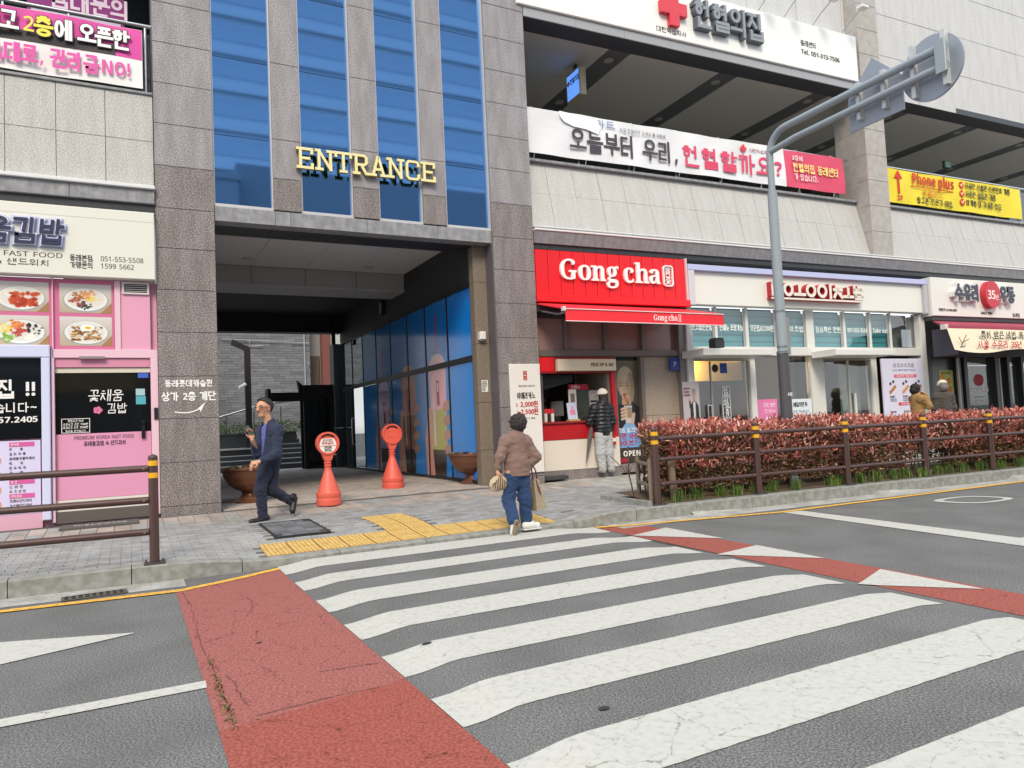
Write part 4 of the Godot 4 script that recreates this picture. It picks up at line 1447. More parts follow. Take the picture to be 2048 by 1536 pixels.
func right_wing() -> void:
	wing = thing("shopping_wing", "pale stone wing of the shopping building with open gallery above the shops", "building", FB, Vector3(8, .3, 0))
	# leaning parapets of pale granite
	for sec in [[.02, 9.5, .545, .61], [10.27, 34.0, 10.35, .635]]:
		var xs := [sec[0]]
		var x: float = sec[2]
		while x < sec[1] - .1:
			xs.append(x)
			x += sec[3]
		xs.append(sec[1])
		for i in xs.size() - 1:
			for r in [[0.0, .52], [.523, 1.0]]:
				var a := Vector3(0, lerpf(5.15, 6.55, r[0]), lerpf(-.08, -.42, r[0]))
				var b := Vector3(0, lerpf(5.15, 6.55, r[1]), lerpf(-.08, -.42, r[1]))
				var o := Vector3(0, .01, rng.randf_range(-.004, .003))
				var u0 := Vector3(xs[i] + .004, 0, 0)
				var u1 := Vector3(xs[i + 1] - .004, 0, 0)
				var g := G.new()
				g.hexa(u0 + a + o, u1 + a + o, u1 + b + o, u0 + b + o, u0 + a - Vector3(0, 0, .05), u1 + a - Vector3(0, 0, .05), u1 + b - Vector3(0, 0, .05), u0 + b - Vector3(0, 0, .05))
				ob("parapet_panel", g, M.granite_pale, wing)
		var g := G.new()
		g.hexa(Vector3(sec[0], 5.1, -.1), Vector3(sec[1], 5.1, -.1), Vector3(sec[1], 6.55, -.44), Vector3(sec[0], 6.55, -.44), Vector3(sec[0], 5.1, -.6), Vector3(sec[1], 5.1, -.6), Vector3(sec[1], 6.55, -.6), Vector3(sec[0], 6.55, -.6))
		ob("parapet_core", g, M.joint, wing)
		ob("parapet_cap", cb(sec[0], sec[1], 6.562, 6.62, -.62, -.33), M.metal_grey, wing)
	# ledge over the shops
	ob("ledge_trim", cb(.012, 34, 5.06, 5.1, -.3, .07), flat("dcdddd", .4), wing)
	var pg := G.new()
	pg.tube([Vector3(.12, 5.14, .03), Vector3(34, 5.14, .03)], .016, 8)
	ob("cable_pipe", pg, flat("d5d6d6", .4), wing)
	for i in 21:
		var u0 := .012 + 1.57 * i
		var g := G.new()
		g.hexa(Vector3(u0, 4.83, -.02), Vector3(u0 + 1.566, 4.83, -.02), Vector3(u0 + 1.566, 5.055, .05), Vector3(u0, 5.055, .05), Vector3(u0, 4.83, -.3), Vector3(u0 + 1.566, 4.83, -.3), Vector3(u0 + 1.566, 5.055, -.3), Vector3(u0, 5.055, -.3))
		ob("ledge_panel", g, M.metal_grey, wing)
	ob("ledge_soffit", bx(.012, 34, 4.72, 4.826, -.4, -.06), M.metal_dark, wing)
	# corner pilaster
	var core := ob("pilaster", bx(9.52, 10.24, 5.1, 14, -.9, -.02), M.joint, wing)
	var y := 5.11
	while y < 13:
		ob("granite_panel", cb(9.51, 10.25, y + .003, y + .647, -.9, rng.randf_range(-.002, .002), .005), M.granite_beige, core)
		y += .65
	# gallery: floor, back wall, ceiling with dark strips, beams
	ob("gallery_floor", bx(0, 34, 6.2, 6.4, -7, -.6), M.granite_pale, wing)
	ob("gallery_back", bx(0, 34, 6.3, 10.0, -7.2, -7.0), flat("2c3036", .6), wing)
	ob("gallery_side", bx(-.4, -.1, 6.3, 10.0, -7, -.82), flat("3a3c40"), wing)
	for s in [[.012, 9.5], [10.26, 34.0]]:
		ob("beam_soffit", bx(s[0], s[1], 9.3, 9.45, -.5, -.03), flat("3e434c", .6), wing)
	var n := 0
	while n < 11:
		var u0 := -.1 + 3.05 * n + (0.0 if n == 0 else .0)
		ob("ceiling_panel", bx(u0, u0 + 2.48, 9.36, 9.42, -6.9, -.505), flat("d0d1cd", .8), wing)
		ob("ceiling_strip", bx(u0 + 2.484, u0 + 3.046, 9.39, 9.43, -6.9, -.505), flat("6a6d72", .7), wing)
		for w in [-1.05, -3.3]:
			var g := G.new()
			g.lathe(Vector3(u0 + 2.765, 9.36, w), [[0.0, 0.0], [.08, 0.0], [.11, .012], [.11, .03]], 16)
			ob("downlight", g, flat("b4b3ac", .4), wing)
		n += 1
	ob("gallery_slab", bx(-.1, 34, 9.46, 9.7, -7.2, -.52), flat("33353a"), wing)
	ob("gallery_partition", bx(10.3, 10.5, 6.4, 9.36, -7, -5.2), flat("24272c"), wing)
	for p in [[13.0, 1.6, "e0c53a", "b9a532"], [14.7, 1.5, "a9303a", "93242e"], [16.4, 1.3, "a32c36", "8b222c"], [11.2, 1.3, "d8bf3a", "b9a532"]]:
		ob("shop_panel", bx(p[0], p[0] + p[1], 8.0, 8.55, -6.99, -6.9), flat(p[2]), wing)
	fit(wing, "중고폰", 13.1, 14.4, 8.12, .3, -6.898, flat("2a2a22"))
	fit(wing, "전자담배", 14.8, 16.0, 8.14, .26, -6.898, flat("e8d8d8"))
	# metal edge band and big pale wall above
	for i in 8:
		ob("edge_panel", cb(.012 + 1.186 * i, .012 + 1.186 * (i + 1) - .005, 9.3, 9.49, -.028, -.002 * (i % 2), .004), flat("a3a5a8", .5, .2), wing)
	ob("upper_wall", bx(-.1, 9.5, 9.72, 14, -.9, -.36), M.wall_pale, wing)
	for r in [[9.3, 10.4], [10.405, 11.5], [11.505, 12.7], [12.705, 14.0]]:
		var u := 10.26
		while u < 33:
			ob("wall_panel", cb(u + .004, u + 1.496, r[0] + .003, r[1], -.5, -.03 + rng.randf_range(-.003, .003), .005), M.wall_pale, wing)
			u += 1.5
	ob("wall_core", bx(10.26, 34, 9.46, 14, -.9, -.52), M.joint, wing)
	# vertical seams of the wall above the white sign
	for i in 6:
		ob("wall_seam", bx(1.4 + 1.6 * i, 1.408 + 1.6 * i, 10.6, 14, -.359, -.356), flat("8e9093"), wing)
	# gallery railings
	for s in [[.03, 9.35], [10.3, 22.0]]:
		var rl := thing("gallery_railing", "steel gallery railing behind the long white banner" if s[0] < 1 else "steel gallery railing behind the yellow banner", "railing", FB, Vector3(s[0], 6.62, -.45))
		var g := G.new()
		g.tube([Vector3(s[0], 7.68, -.46), Vector3(s[1], 7.68, -.46)], .032, 10)
		ob("top_rail", g, M.steel, rl)
		g = G.new()
		g.tube([Vector3(s[0], 6.66, -.46), Vector3(s[1], 6.66, -.46)], .018, 8)
		ob("bottom_rail", g, M.steel, rl)
		var u: float = s[0] + .1
		while u < s[1]:
			g = G.new()
			g.cyl(Vector3(u, 6.62, -.46), Vector3(u, 7.66, -.46), .02, .02, 8)
			ob("post", g, M.steel, rl)
			u += 1.25
		ob("glass_panel", bx(s[0] + .05, s[1] - .3, 6.7, 7.6, -.52, -.51), M.smoke, rl)
	# blood donation sign
	var sg := thing("donation_centre_sign", "long white sign box with a red cross and grey letters above the gallery", "sign", FB, Vector3(4.7, 9.5, 0))
	ob("panel", cb(-.15, 9.36, 9.5, 10.66, -.3, .05, .012), flat("eff1ee", .45), sg)
	var g := G.new()
	g.box(3.47, 3.72, 9.74, 10.5, .052, .16)
	g.box(3.25, 3.469, 9.99, 10.26, .052, .16)
	g.box(3.721, 3.94, 9.99, 10.26, .052, .16)
	ob("red_cross", g, flat("d8404e", .5), sg)
	g = G.new()
	write(g, "헌혈의집", 4.12, 9.83, .6, .052, .12, .15, .86, "", .06)
	ob("letters_back", g, flat("5b6069", .5), sg)
	g = G.new()
	write(g, "헌혈의집", 4.14, 9.84, .6, .176, .01, .12, .86, "", .06)
	ob("lettering", g, flat("8d949d", .5), sg)
	fit(sg, "대한적십자사", 3.17, 3.99, 9.6, .11, .052, flat("54504c"))
	fit(sg, "동래센터", 7.42, 7.95, 10.08, .13, .052, flat("3f3f41"))
	fit(sg, "Tel. 051-313-7506", 7.42, 8.72, 9.86, .14, .052, flat("3f3f41"))
	for u in [6.2, 7.0, 7.95, 8.95]:
		var fl := thing("sign_floodlight", ["white sign floodlight on a thin arm, farthest from the corner pilaster", "sign floodlight on a thin arm, above the grey lettering end", "sign floodlight on a thin arm above the telephone number", "sign floodlight nearest the corner pilaster"][[6.2, 7.0, 7.95, 8.95].find(u)], "floodlight", FB, Vector3(u, 10.66, -.05), "floodlights above the white sign")
		g = G.new()
		g.tube([Vector3(u, 10.66, -.1), Vector3(u + .02, 10.9, .25), Vector3(u + .05, 11.05, .55)], .012, 6)
		ob("arm", g, flat("aeb0b2", .4), fl)
		ob("head", cb(u - .07, u + .17, 11.02, 11.09, .5, .66), flat("d9dadb", .4), fl)
	# lit box sign hanging under the gallery ceiling
	var lb := thing("hanging_light_box", "small lit pale blue box sign with red cross hanging under the gallery ceiling", "sign", FB, Vector3(2.0, 9.1, -1.4))
	ob("case", cb(1.96, 2.12, 8.56, 9.2, -1.75, -1.16), flat("c9bfa9", .5), lb)
	var em := StandardMaterial3D.new()
	em.albedo_color = hexc("7fa8ea")
	em.emission_enabled = true
	em.emission = hexc("5c8fe6")
	em.emission_energy_multiplier = .55
	g = G.new()
	g.quad(Vector3(1.957, 8.6, -1.72), Vector3(1.957, 8.6, -1.2), Vector3(1.957, 9.16, -1.2), Vector3(1.957, 9.16, -1.72))
	ob("lit_face", g, em, lb)
	g = G.new()
	g.t = Transform3D(Basis(Vector3.UP, -PI / 2), Vector3(1.955, 8.82, -1.7))
	g.box(.03, .07, .1, .22, 0, .004)
	g.box(-.01, .11, .14, .18, 0, .005)
	ob("red_cross", g, flat("c8404a"), lb)
	g = G.new()
	g.t = Transform3D(Basis(Vector3.UP, -PI / 2), Vector3(1.955, 8.82, -1.7))
	write(g, "헌혈의집", .13, .1, .12, 0.0, .004, .13, .8)
	ob("lettering", g, flat("3a4a78"), lb)
	ob("hanger", bx(2.02, 2.06, 9.2, 9.36, -1.5, -1.4), flat("55585c"), lb)
	var ex := thing("exit_light", "small green exit light under the gallery ceiling at the far right", "exit sign", FB, Vector3(15.1, 8.6, -1.6))
	ob("case", cb(14.95, 15.25, 8.5, 8.72, -1.62, -1.55), flat("3c5a50", .5), ex)
	ob("face", bx(14.98, 15.22, 8.53, 8.69, -1.549, -1.544), flat("8fc0ae", .4), ex)


func banners() -> void:
	# left banner, pink and black over white
	var sag := func(u: float, l: float, r: float) -> float: return .012 * sin((u - l) / (r - l) * 19.0) + .02 * sin((u - l) * 3.1)
	var b := thing("leasing_banner", "pink black and white leasing banner tied to the gallery rail at upper left", "banner", FA, Vector3(-1.5, 6.65, -11.98))
	var cloth := func(f0: float, f1: float, y0: float, y1: float, w: float, off: float) -> G:
		var g := G.new()
		var n := int((f1 - f0) * 8) + 2
		for i in n:
			var a := lerpf(f0, f1, float(i) / n)
			var c := lerpf(f0, f1, float(i + 1) / n)
			var rows := 5
			for k in rows:
				var q0 := lerpf(y0, y1, float(k) / rows)
				var q1 := lerpf(y0, y1, float(k + 1) / rows)
				var zz := func(x: float, y: float) -> float: return w + off + .016 * sin(x * 2.7 + y * 3.0) + .009 * sin(x * 6.1 - y * 5.0)
				g.quad(Vector3(a, q0, zz.call(a, q0)), Vector3(c, q0, zz.call(c, q0)), Vector3(c, q1, zz.call(c, q1)), Vector3(a, q1, zz.call(a, q1)))
		return g
	ob("cloth", cloth.call(-4.0, .255, 6.66, 7.57, -12.0, 0.0), flat("ecebea", .6), b)
	ob("pink_print", cloth.call(-4.0, .25, 7.1, 7.565, -12.0, .004), flat("d8489f", .6), b)
	ob("black_print", cloth.call(-4.0, -.1, 7.1, 7.26, -12.0, .006), flat("2d2a2e", .6), b)
	for q in [["리모델링하고", -2.62, "f2f2f2"], ["2층", -1.25, "f0e25a"], ["에", -.86, "f2f2f2"], ["오픈한", -.57, "f2f2f2"]]:
		var cond: float = .85
		var g := G.new()
		write(g, q[0], q[1], 7.2, .27, -11.955, .003, .25, cond, "", .04)
		ob("lettering_edge", g, flat("2a2a2c"), b)
		g = G.new()
		write(g, q[0], q[1], 7.2, .27, -11.949, .003, .16, cond, "", .04)
		ob("lettering", g, flat(q[2]), b)
	fit(b, "저렴한 임대료, 권리금NO!", -2.36, .1, 6.77, .25, -11.955, flat("dd5aa8"), .004, .16)
	var rl := thing("gallery_rail_section", "steel gallery rail with posts above the pink leasing banner", "railing", FA, Vector3(-1.8, 6.63, -12.1))
	var g := G.new()
	g.tube([Vector3(-4, 7.69, -12.1), Vector3(.385, 7.69, -12.1)], .032, 10)
	ob("top_rail", g, M.steel, rl)
	for u in [-3.5, -2.5, -1.5, -.7, .3]:
		g = G.new()
		g.cyl(Vector3(u, 6.63, -12.1), Vector3(u, 7.66, -12.1), .02, .02, 8)
		ob("post", g, M.steel, rl)
	ob("glass_panel", bx(-4, .36, 6.7, 7.6, -12.16, -12.15), M.smoke, rl)
	var inner := thing("purple_shop_banner", "purple and pale banner hanging in the dark gallery at the upper left corner", "banner", FA, Vector3(-.5, 8, -13))
	ob("cloth", bx(-1.3, .02, 7.95, 8.9, -13.02, -13.0), flat("8d2f7e"), inner)
	ob("pale_print", bx(-1.25, -.03, 7.97, 8.12, -12.998, -12.995), flat("c5bfd8"), inner)
	text(inner, "임대문의", -1.0, 8.2, .3, -12.998, flat("e6d4e6"), .003, .15, .9)
	# long white donation banner
	b = thing("donation_banner", "long white and pink blood donation banner tied below the gallery rail", "banner", FB, Vector3(4.5, 6.65, -.3))
	ob("cloth", cloth.call(.1, 7.06, 6.73, 7.66, -.34, 0.0), flat("e3e6ea", .6), b)
	ob("pink_cloth", cloth.call(7.06, 9.06, 6.74, 7.64, -.34, .001), flat("d94d6c", .6), b)
	var dark := flat("47434c")
	var pink := flat("dc4a6e")
	fit(b, "오늘부터 우리,", 1.12, 3.86, 6.9, .44, -.31, dark, .004, .125)
	fit(b, "헌혈할까요?", 3.98, 6.95, 6.9, .44, -.31, pink, .004, .135)
	fit(b, "지금 헌혈하러 오세요 참 쉬워요", 2.35, 3.55, 7.44, .07, -.31, flat("8a8a90"))
	fit(b, "기프트카드", 1.0, 2.25, 7.45, .15, -.31, flat("7f94c0"), .004, .12)
	fit(b, "대한적십자사", 5.95, 6.6, 7.44, .08, -.31, flat("b58a90"))
	g = G.new()
	g.box(5.72, 5.79, 7.4, 7.58, -.31, -.302)
	g.box(5.665, 5.719, 7.455, 7.525, -.31, -.303)
	g.box(5.791, 5.845, 7.455, 7.525, -.31, -.304)
	ob("red_cross", g, flat("d6404e"), b)
	g = G.new()
	g.prism(PackedVector2Array([Vector2(.88, 7.66), Vector2(.9, 7.55), Vector2(.99, 7.45), Vector2(1.2, 7.38), Vector2(1.5, 7.36), Vector2(1.8, 7.29), Vector2(1.86, 7.45), Vector2(1.78, 7.6)]), -.302, -.3)
	ob("torn_corner", g, flat("f3f4f6", .6), b)
	fit(b, "2층에", 7.28, 7.65, 7.4, .12, -.31, flat("f2dfe2"))
	fit(b, "헌혈의집 동래센터", 7.3, 8.86, 7.13, .2, -.31, flat("f0d98a"), .004, .14)
	fit(b, "가 있습니다.", 7.32, 8.12, 6.93, .15, -.31, flat("f2dfe2"))
	var ties := G.new()
	for i in 8:
		ties.tube([Vector3(.3 + 1.2 * i, 7.64, -.33), Vector3(.32 + 1.2 * i, 7.72, -.45)], .006, 5)
		ties.tube([Vector3(.3 + 1.2 * i, 6.75, -.33), Vector3(.3 + 1.2 * i, 6.6, -.42)], .006, 5)
	ob("tie", ties, flat("e2e2e0"), b)
	# yellow phone shop banner
	b = thing("phone_shop_banner", "yellow phone shop banner with red lettering under the right gallery", "banner", FB, Vector3(13.2, 6.65, -.3))
	ob("cloth", cloth.call(10.34, 16.45, 6.7, 7.6, -.34, 0.0), flat("e8d52c", .6), b)
	var red := flat("cf3a2c")
	g = G.new()
	g.prism(PackedVector2Array([Vector2(11.06, 7.58), Vector2(11.22, 7.36), Vector2(10.9, 7.36)]), -.31, -.305)
	g.box(11.02, 11.1, 6.95, 7.36, -.31, -.305)
	ob("red_arrow", g, red, b)
	fit(b, "2F", 10.98, 11.2, 6.76, .16, -.31, red)
	g = G.new()
	var w := latin(G.new(), "Phone plus", 0, 0, .4, 0, .004, 1, "Droid Sans Bold")
	latin(g, "Phone plus", 11.6, 7.27, .4, -.31, .005, 1.75 / w, "Droid Sans Bold")
	g.box(11.55, 13.3, 7.19, 7.215, -.31, -.305)
	ob("lettering", g, red, b)
	fit(b, "폰플러스", 12.0, 12.9, 6.97, .17, -.31, flat("d98a2a"))
	fit(b, "중고폰 전문가 매입", 11.75, 13.25, 6.76, .16, -.31, flat("37352c"))
	var yy := 7.36
	for s in ["무제한 선불폰 신분만이 개통", "저렴한 알뜰폰 개통", "미개봉 및 가개통 취급"]:
		g = G.new()
		g.cyl(Vector3(13.68, yy + .08, -.312), Vector3(13.68, yy + .08, -.306), .1, .1, 14)
		ob("bullet", g, red, b)
		var gt := G.new()
		gt.ribbon([Vector2(13.63, yy + .09), Vector2(13.67, yy + .05), Vector2(13.74, yy + .13)], .025, -.305, -.302)
		ob("tick", gt, flat("f4e9b0"), b)
		text(b, s, 13.85, yy, .165, -.31, flat("3c3a33"), .004, .11, .92)
		yy -= .24


# ---------------------------------------------------------------- pink gimbap shop at the left (frame FA)
func left_shop() -> void:
	var sg := thing("gimbap_shop_sign", "cream fascia sign with navy brush lettering over the pink shop", "sign", FA, Vector3(-.6, 3.75, -11.95))
	ob("panel", cb(-4.0, .372, 3.745, 4.75, -12.1, -11.9, .01), flat("dcdcd2", .45), sg)
	ob("panel_seam", bx(-4.0, .37, 4.6, 4.606, -11.9, -11.898), flat("b9b8ae"), sg)
	var brush := func(x: float, y: float, h: float, z: float, wt: float, s: String) -> G:
		var g := G.new()
		write(g, s, x, y, h, z, .02, wt, .9, "", .1, .12)
		return g
	ob("lettering_halo", brush.call(-2.33, 4.17, .34, -11.9, .30, "꽃채움김밥"), flat("a9b0de", .5), sg)
	ob("lettering_edge", brush.call(-2.33, 4.17, .34, -11.87, .21, "꽃채움김밥"), flat("e3e5f0", .5), sg)
	ob("lettering", brush.call(-2.33, 4.17, .34, -11.845, .12, "꽃채움김밥"), flat("23284f", .5), sg)
	var ink := flat("36373a")
	fit(sg, "PREMIUM KOREA FAST FOOD", -2.62, -.79, 3.985, .08, -11.9, ink, .003, .1, "lettering", "Droid Sans")
	fit(sg, "꽃채움김밥 & 샌드위치", -2.3, -.93, 3.87, .085, -11.9, ink)
	fit(sg, "동래본점", -.71, -.42, 3.97, .085, -11.9, ink)
	fit(sg, "가맹문의", -.71, -.42, 3.865, .085, -11.9, ink)
	fit(sg, "051-553-5508", -.335, .22, 3.975, .085, -11.9, ink, .003, .1, "lettering", "Droid Sans")
	fit(sg, "1599 5662", -.335, .1, 3.87, .085, -11.9, ink, .003, .1, "lettering", "Droid Sans")
	var sh := thing("gimbap_shopfront", "pink shopfront with black glass door and food photo panels", "shopfront", FA, Vector3(-.6, .3, -12.05))
	var pink := flat("dd9fba", .45)
	var pale := flat("e0bccb", .45)
	ob("wall", bx(-4.0, .388, .25, 3.74, -12.4, -12.13), pink, sh)
	var z := -12.05
	# photo panels
	var foods := food_prints()
	for c in [[-1.72, -.945, 0], [-.93, -.17, 2]]:
		var pn := ob("photo_panel", cb(c[0], c[1], 2.725, 3.735, -12.128, z - .02, .006), flat("cf6f98", .4), sh)
		for r in 2:
			var g := G.new()
			var y0: float = [3.25, 2.775][r]
			g.quad(Vector3(c[0] + .075, y0, z - .017), Vector3(c[1] - .035, y0, z - .017), Vector3(c[1] - .035, y0 + .42, z - .017), Vector3(c[0] + .075, y0 + .42, z - .017))
			ob("food_photo", g, foods[c[2] + r], pn)
	ob("frame_bar", cb(-.945, -.928, 2.6, 3.735, -12.12, z + .02, .004), pale, sh)
	ob("frame_bar", cb(-.168, -.09, 2.6, 3.735, -12.12, z + .01, .004), pale, sh)
	ob("vent_panel", cb(-.088, .3, 2.63, 3.735, -12.12, z - .01, .004), pink, sh)
	var vt := thing("wall_vent", "white louvred wall vent on the pink shopfront under the cream sign", "vent", FA, Vector3(.11, 3.55, -12.05))
	var g := G.new()
	g.frame(-.065, .285, 3.545, 3.72, z - .008, z + .02, .022)
	ob("frame", g, flat("d6d2d2", .4), vt)
	ob("opening", bx(-.04, .26, 3.57, 3.695, z - .008, z - .004), flat("17171a"), vt)
	for i in 4:
		ob("louvre", bx(-.04, .26, 3.583 + .03 * i, 3.591 + .03 * i, z - .003, z + .016), flat("c2bfc0", .4), vt)
	ob("head_rail", cb(-.96, .388, 2.6, 2.722, -12.12, z + .02, .004), pale, sh)
	ob("shutter_box", cb(-.92, .285, 2.465, 2.598, -12.12, z - .01, .004), flat("cf8aa6", .45), sh)
	ob("jamb", cb(.288, .388, .3, 2.598, -12.12, z + .03, .006), pale, sh)
	ob("jamb", cb(-.96, -.922, .3, 2.598, -12.12, z + .03, .006), pale, sh)
	var lever := ob("door_closer", bx(-.62, -.3, 2.585, 2.62, z + .021, z + .06), flat("9a8f93", .4, .3), sh)
	lever.set_meta("label", "grey door closer arm above the black door")
	var dr := ob("door", cb(-.918, .284, .6, 1.52, -12.12, z - .04, .004), flat("d896b6", .4), sh)
	ob("door_head", bx(-.918, .284, 2.39, 2.46, -12.12, z - .035), flat("d3cdbf", .4), dr)
	ob("door_pane", bx(-.915, .282, 1.524, 2.388, -12.1, z - .045), M.black_glass, dr)
	ob("kick_plate", bx(-.918, .284, .44, .597, -12.12, z - .03), flat("d9d5cd", .4), dr)
	ob("door_sill", bx(-.96, .3, .28, .437, -12.12, z), flat("5c5551"), dr)
	var lock := G.new()
	lock.box(.155, .205, 1.42, 1.62, z - .039, z - .005)
	lock.cyl(Vector3(.18, 1.66, z - .039), Vector3(.18, 1.66, z), .028, .028, 12)
	ob("lock_handle", lock, flat("28282a", .3, .4), dr)
	var wz := z - .044
	ob("sticker", bx(.12, .26, 2.31, 2.38, wz, wz + .003), flat("3c5fc0"), dr)
	ob("sticker", bx(.09, .21, 2.05, 2.15, wz, wz + .003), flat("9fc2c6"), dr)
	ob("sticker", bx(.09, .22, 1.92, 2.04, wz, wz + .003), flat("4fa6b2"), dr)
	g = G.new()
	write(g, "꽃채움", -.52, 1.98, .16, wz, .003, .09, .95, "", .06, .1)
	write(g, "김밥", -.29, 1.8, .14, wz, .003, .09, .95, "", .06, .1)
	ob("lettering", g, flat("e4e3e2"), dr)
	g = G.new()
	for k in 5:
		var a := TAU * k / 5
		g.cyl(Vector3(-.4 + .035 * cos(a), 1.85 + .03 * sin(a), wz), Vector3(-.4 + .035 * cos(a), 1.85 + .03 * sin(a), wz + .003 + .0004 * k), .026, .026, 10)
	ob("flower_mark", g, flat("cf6f95"), dr)
	g = G.new()
	g.frame(-.85, -.5, 1.535, 1.74, wz, wz + .003, .008)
	ob("notice_frame", g, flat("e4e3e2"), dr)
	var white := flat("e9e8e6")
	fit(dr, "영업시간 안내", -.77, -.58, 1.69, .032, wz, white)
	fit(dr, "오픈시간 오전 7:00분", -.83, -.52, 1.64, .034, wz, white)
	fit(dr, "마감시간 오후 10:00분", -.83, -.52, 1.595, .034, wz, white)
	fit(dr, "일요일 휴무입니다", -.8, -.55, 1.55, .028, wz, white)
	fit(dr, "PREMIUM KOREA FAST FOOD", -.7, .06, 1.43, .06, z - .039, flat("4a3a42"), .003, .1, "lettering", "Droid Sans")
	fit(dr, "꽃채움김밥 & 샌드위치", -.58, -.04, 1.345, .062, z - .039, flat("4a3a42"))
	# window with pale lit frame at the picture's edge
	var lav := flat("ccd0ec", .35)
	var wn := ob("window_frame", cb(-4.0, -.97, 2.6, 2.775, -12.1, z + .08, .012), lav, sh)
	ob("frame_post", cb(-1.075, -.97, .35, 2.597, -12.1, z + .08, .012), lav, wn)
	ob("window_pane", bx(-4.0, -1.08, 1.48, 2.597, -12.1, z - .03), M.black_glass, wn)
	ob("menu_board", bx(-4.0, -1.1, .46, 1.46, -12.1, z - .02), flat("d3cdea", .4), wn)
	ob("window_base", bx(-4.0, -1.08, .25, .455, -12.1, z - .01), flat("d8a7bd", .4), wn)
	var pz := z - .029
	fit(wn, "맛집 !!", -1.82, -1.14, 2.05, .24, pz, white, .003, .13)
	fit(wn, "주문받습니다~", -2.05, -1.13, 1.85, .13, pz, white, .003, .12)
	fit(wn, "010.8757.2405", -1.98, -1.12, 1.7, .1, pz, white, .003, .12)
	var mz := z - .019
	var y := 1.39
	for s in ["P분식류", "우      동", "김 치 우 동", "꽃채움국물떡볶이", "떡      국", "만 두 떡 국", "갈      만", "", "P라 면", "신 라 면", "치 즈 라 면", "P샌드위치", "프레쉬샌드위치", "가츠햄샌드위치"]:
		if s.begins_with("P"):
			ob("menu_heading", bx(-1.46, -1.17, y - .012, y + .05, mz, mz + .003), flat("cf5a9c"), wn)
			text(wn, s.substr(1), -1.44, y, .034, mz + .004, white, .002, .12, .9)
		elif s:
			text(wn, s, -1.46, y, .036, mz, flat("3f3a48"), .002, .12, 1.0 if s.length() > 6 else 1.15)
		y -= .064
	g = G.new()
	for k in 4:
		g.cyl(Vector3(-1.62, 1.2 - .2 * k, mz), Vector3(-1.62, 1.2 - .2 * k, mz + .003), .07, .07, 16)
	ob("dish_picture", g, flat("c79a63"), wn)
	var mat := thing("door_mat", "grey door mat with pale lettering before the pink shop door", "mat", FA, Vector3(-.35, pave_h(-.35, -11.8), -11.8))
	var h := pave_h(-.35, -11.72) + .012
	ob("rubber", bx(-.85, .1, h - .03, h, -12.0, -11.46), flat("55524f", .95), mat)
	g = G.new()
	g.t = Transform3D(Basis(Vector3.RIGHT, -PI / 2), Vector3(-.7, h, -11.66))
	write(g, "WELCOME", 0, 0, .12, 0.0, .003, .12, 1.0)
	ob("lettering", g, flat("a8a59f"), mat)
	var bell := thing("card_reader", "small black door intercom beside the pink door jamb", "intercom", FA, Vector3(.37, 1.75, -12.02))
	ob("case", cb(.325, .378, 1.69, 1.86, z + .031, z + .055, .005), flat("1f1f22", .4), bell)


func food_prints() -> Array:
	var out := []
	for k in 4:
		var p := Paint.new(192, 112, hexc("c9c5c2"))
		p.mix(hexc("d5d2d0"), hexc("b9a793"))
		p.poly([[150, 112], [192, 70], [192, 112]], hexc("a5805c"))
		p.ell(96, 62, 86, 48, hexc("9aa2a4"))
		p.ell(96, 60, 82, 45, hexc("e6e7e4"))
		p.ell(96, 58, 72, 38, hexc("dcdad4"))
		var r := RandomNumberGenerator.new()
		r.seed = 90 + k
		if k == 0:
			p.ell(64, 40, 26, 16, hexc("e9e6dc"))
			for i in 60:
				p.ell(r.randf_range(62, 150), r.randf_range(40, 90), r.randf_range(7, 17), r.randf_range(5, 12), hexc("a3382a").lerp(hexc("d0603c"), r.randf()), .5)
		elif k == 1:
			for q in [["e7cf58", 50, 52], ["d9702c", 86, 36], ["25262c", 134, 46], ["7aa83a", 56, 80], ["b23e34", 92, 62], ["ece8dc", 132, 80]]:
				for i in 22:
					p.ell(q[1] + r.randfn(0, 13), q[2] + r.randfn(0, 9), r.randf_range(4, 10), r.randf_range(3, 7), hexc(q[0]).lerp(Color.WHITE, r.randf() * .2), .5)
		elif k == 2:
			for q in [["a06a3a", 70, 46], ["e3c257", 112, 54], ["d88a4a", 104, 38], ["2c2b2c", 84, 80], ["9c4a36", 64, 62]]:
				for i in 20:
					p.ell(q[1] + r.randfn(0, 14), q[2] + r.randfn(0, 8), r.randf_range(4, 10), r.randf_range(3, 6), hexc(q[0]).lerp(Color.WHITE, r.randf() * .2), .5)
		else:
			for i in 110:
				p.ell(r.randf_range(42, 152), r.randf_range(38, 90), r.randf_range(4, 12), r.randf_range(2, 5), hexc("6b4426").lerp(hexc("d3a76a"), r.randf()), .5)
			p.ell(100, 42, 28, 13, hexc("f7f5ee"))
			p.ell(102, 42, 11, 6, hexc("e8b12c"))
		out.append(picture(p.im, .25))
	return out


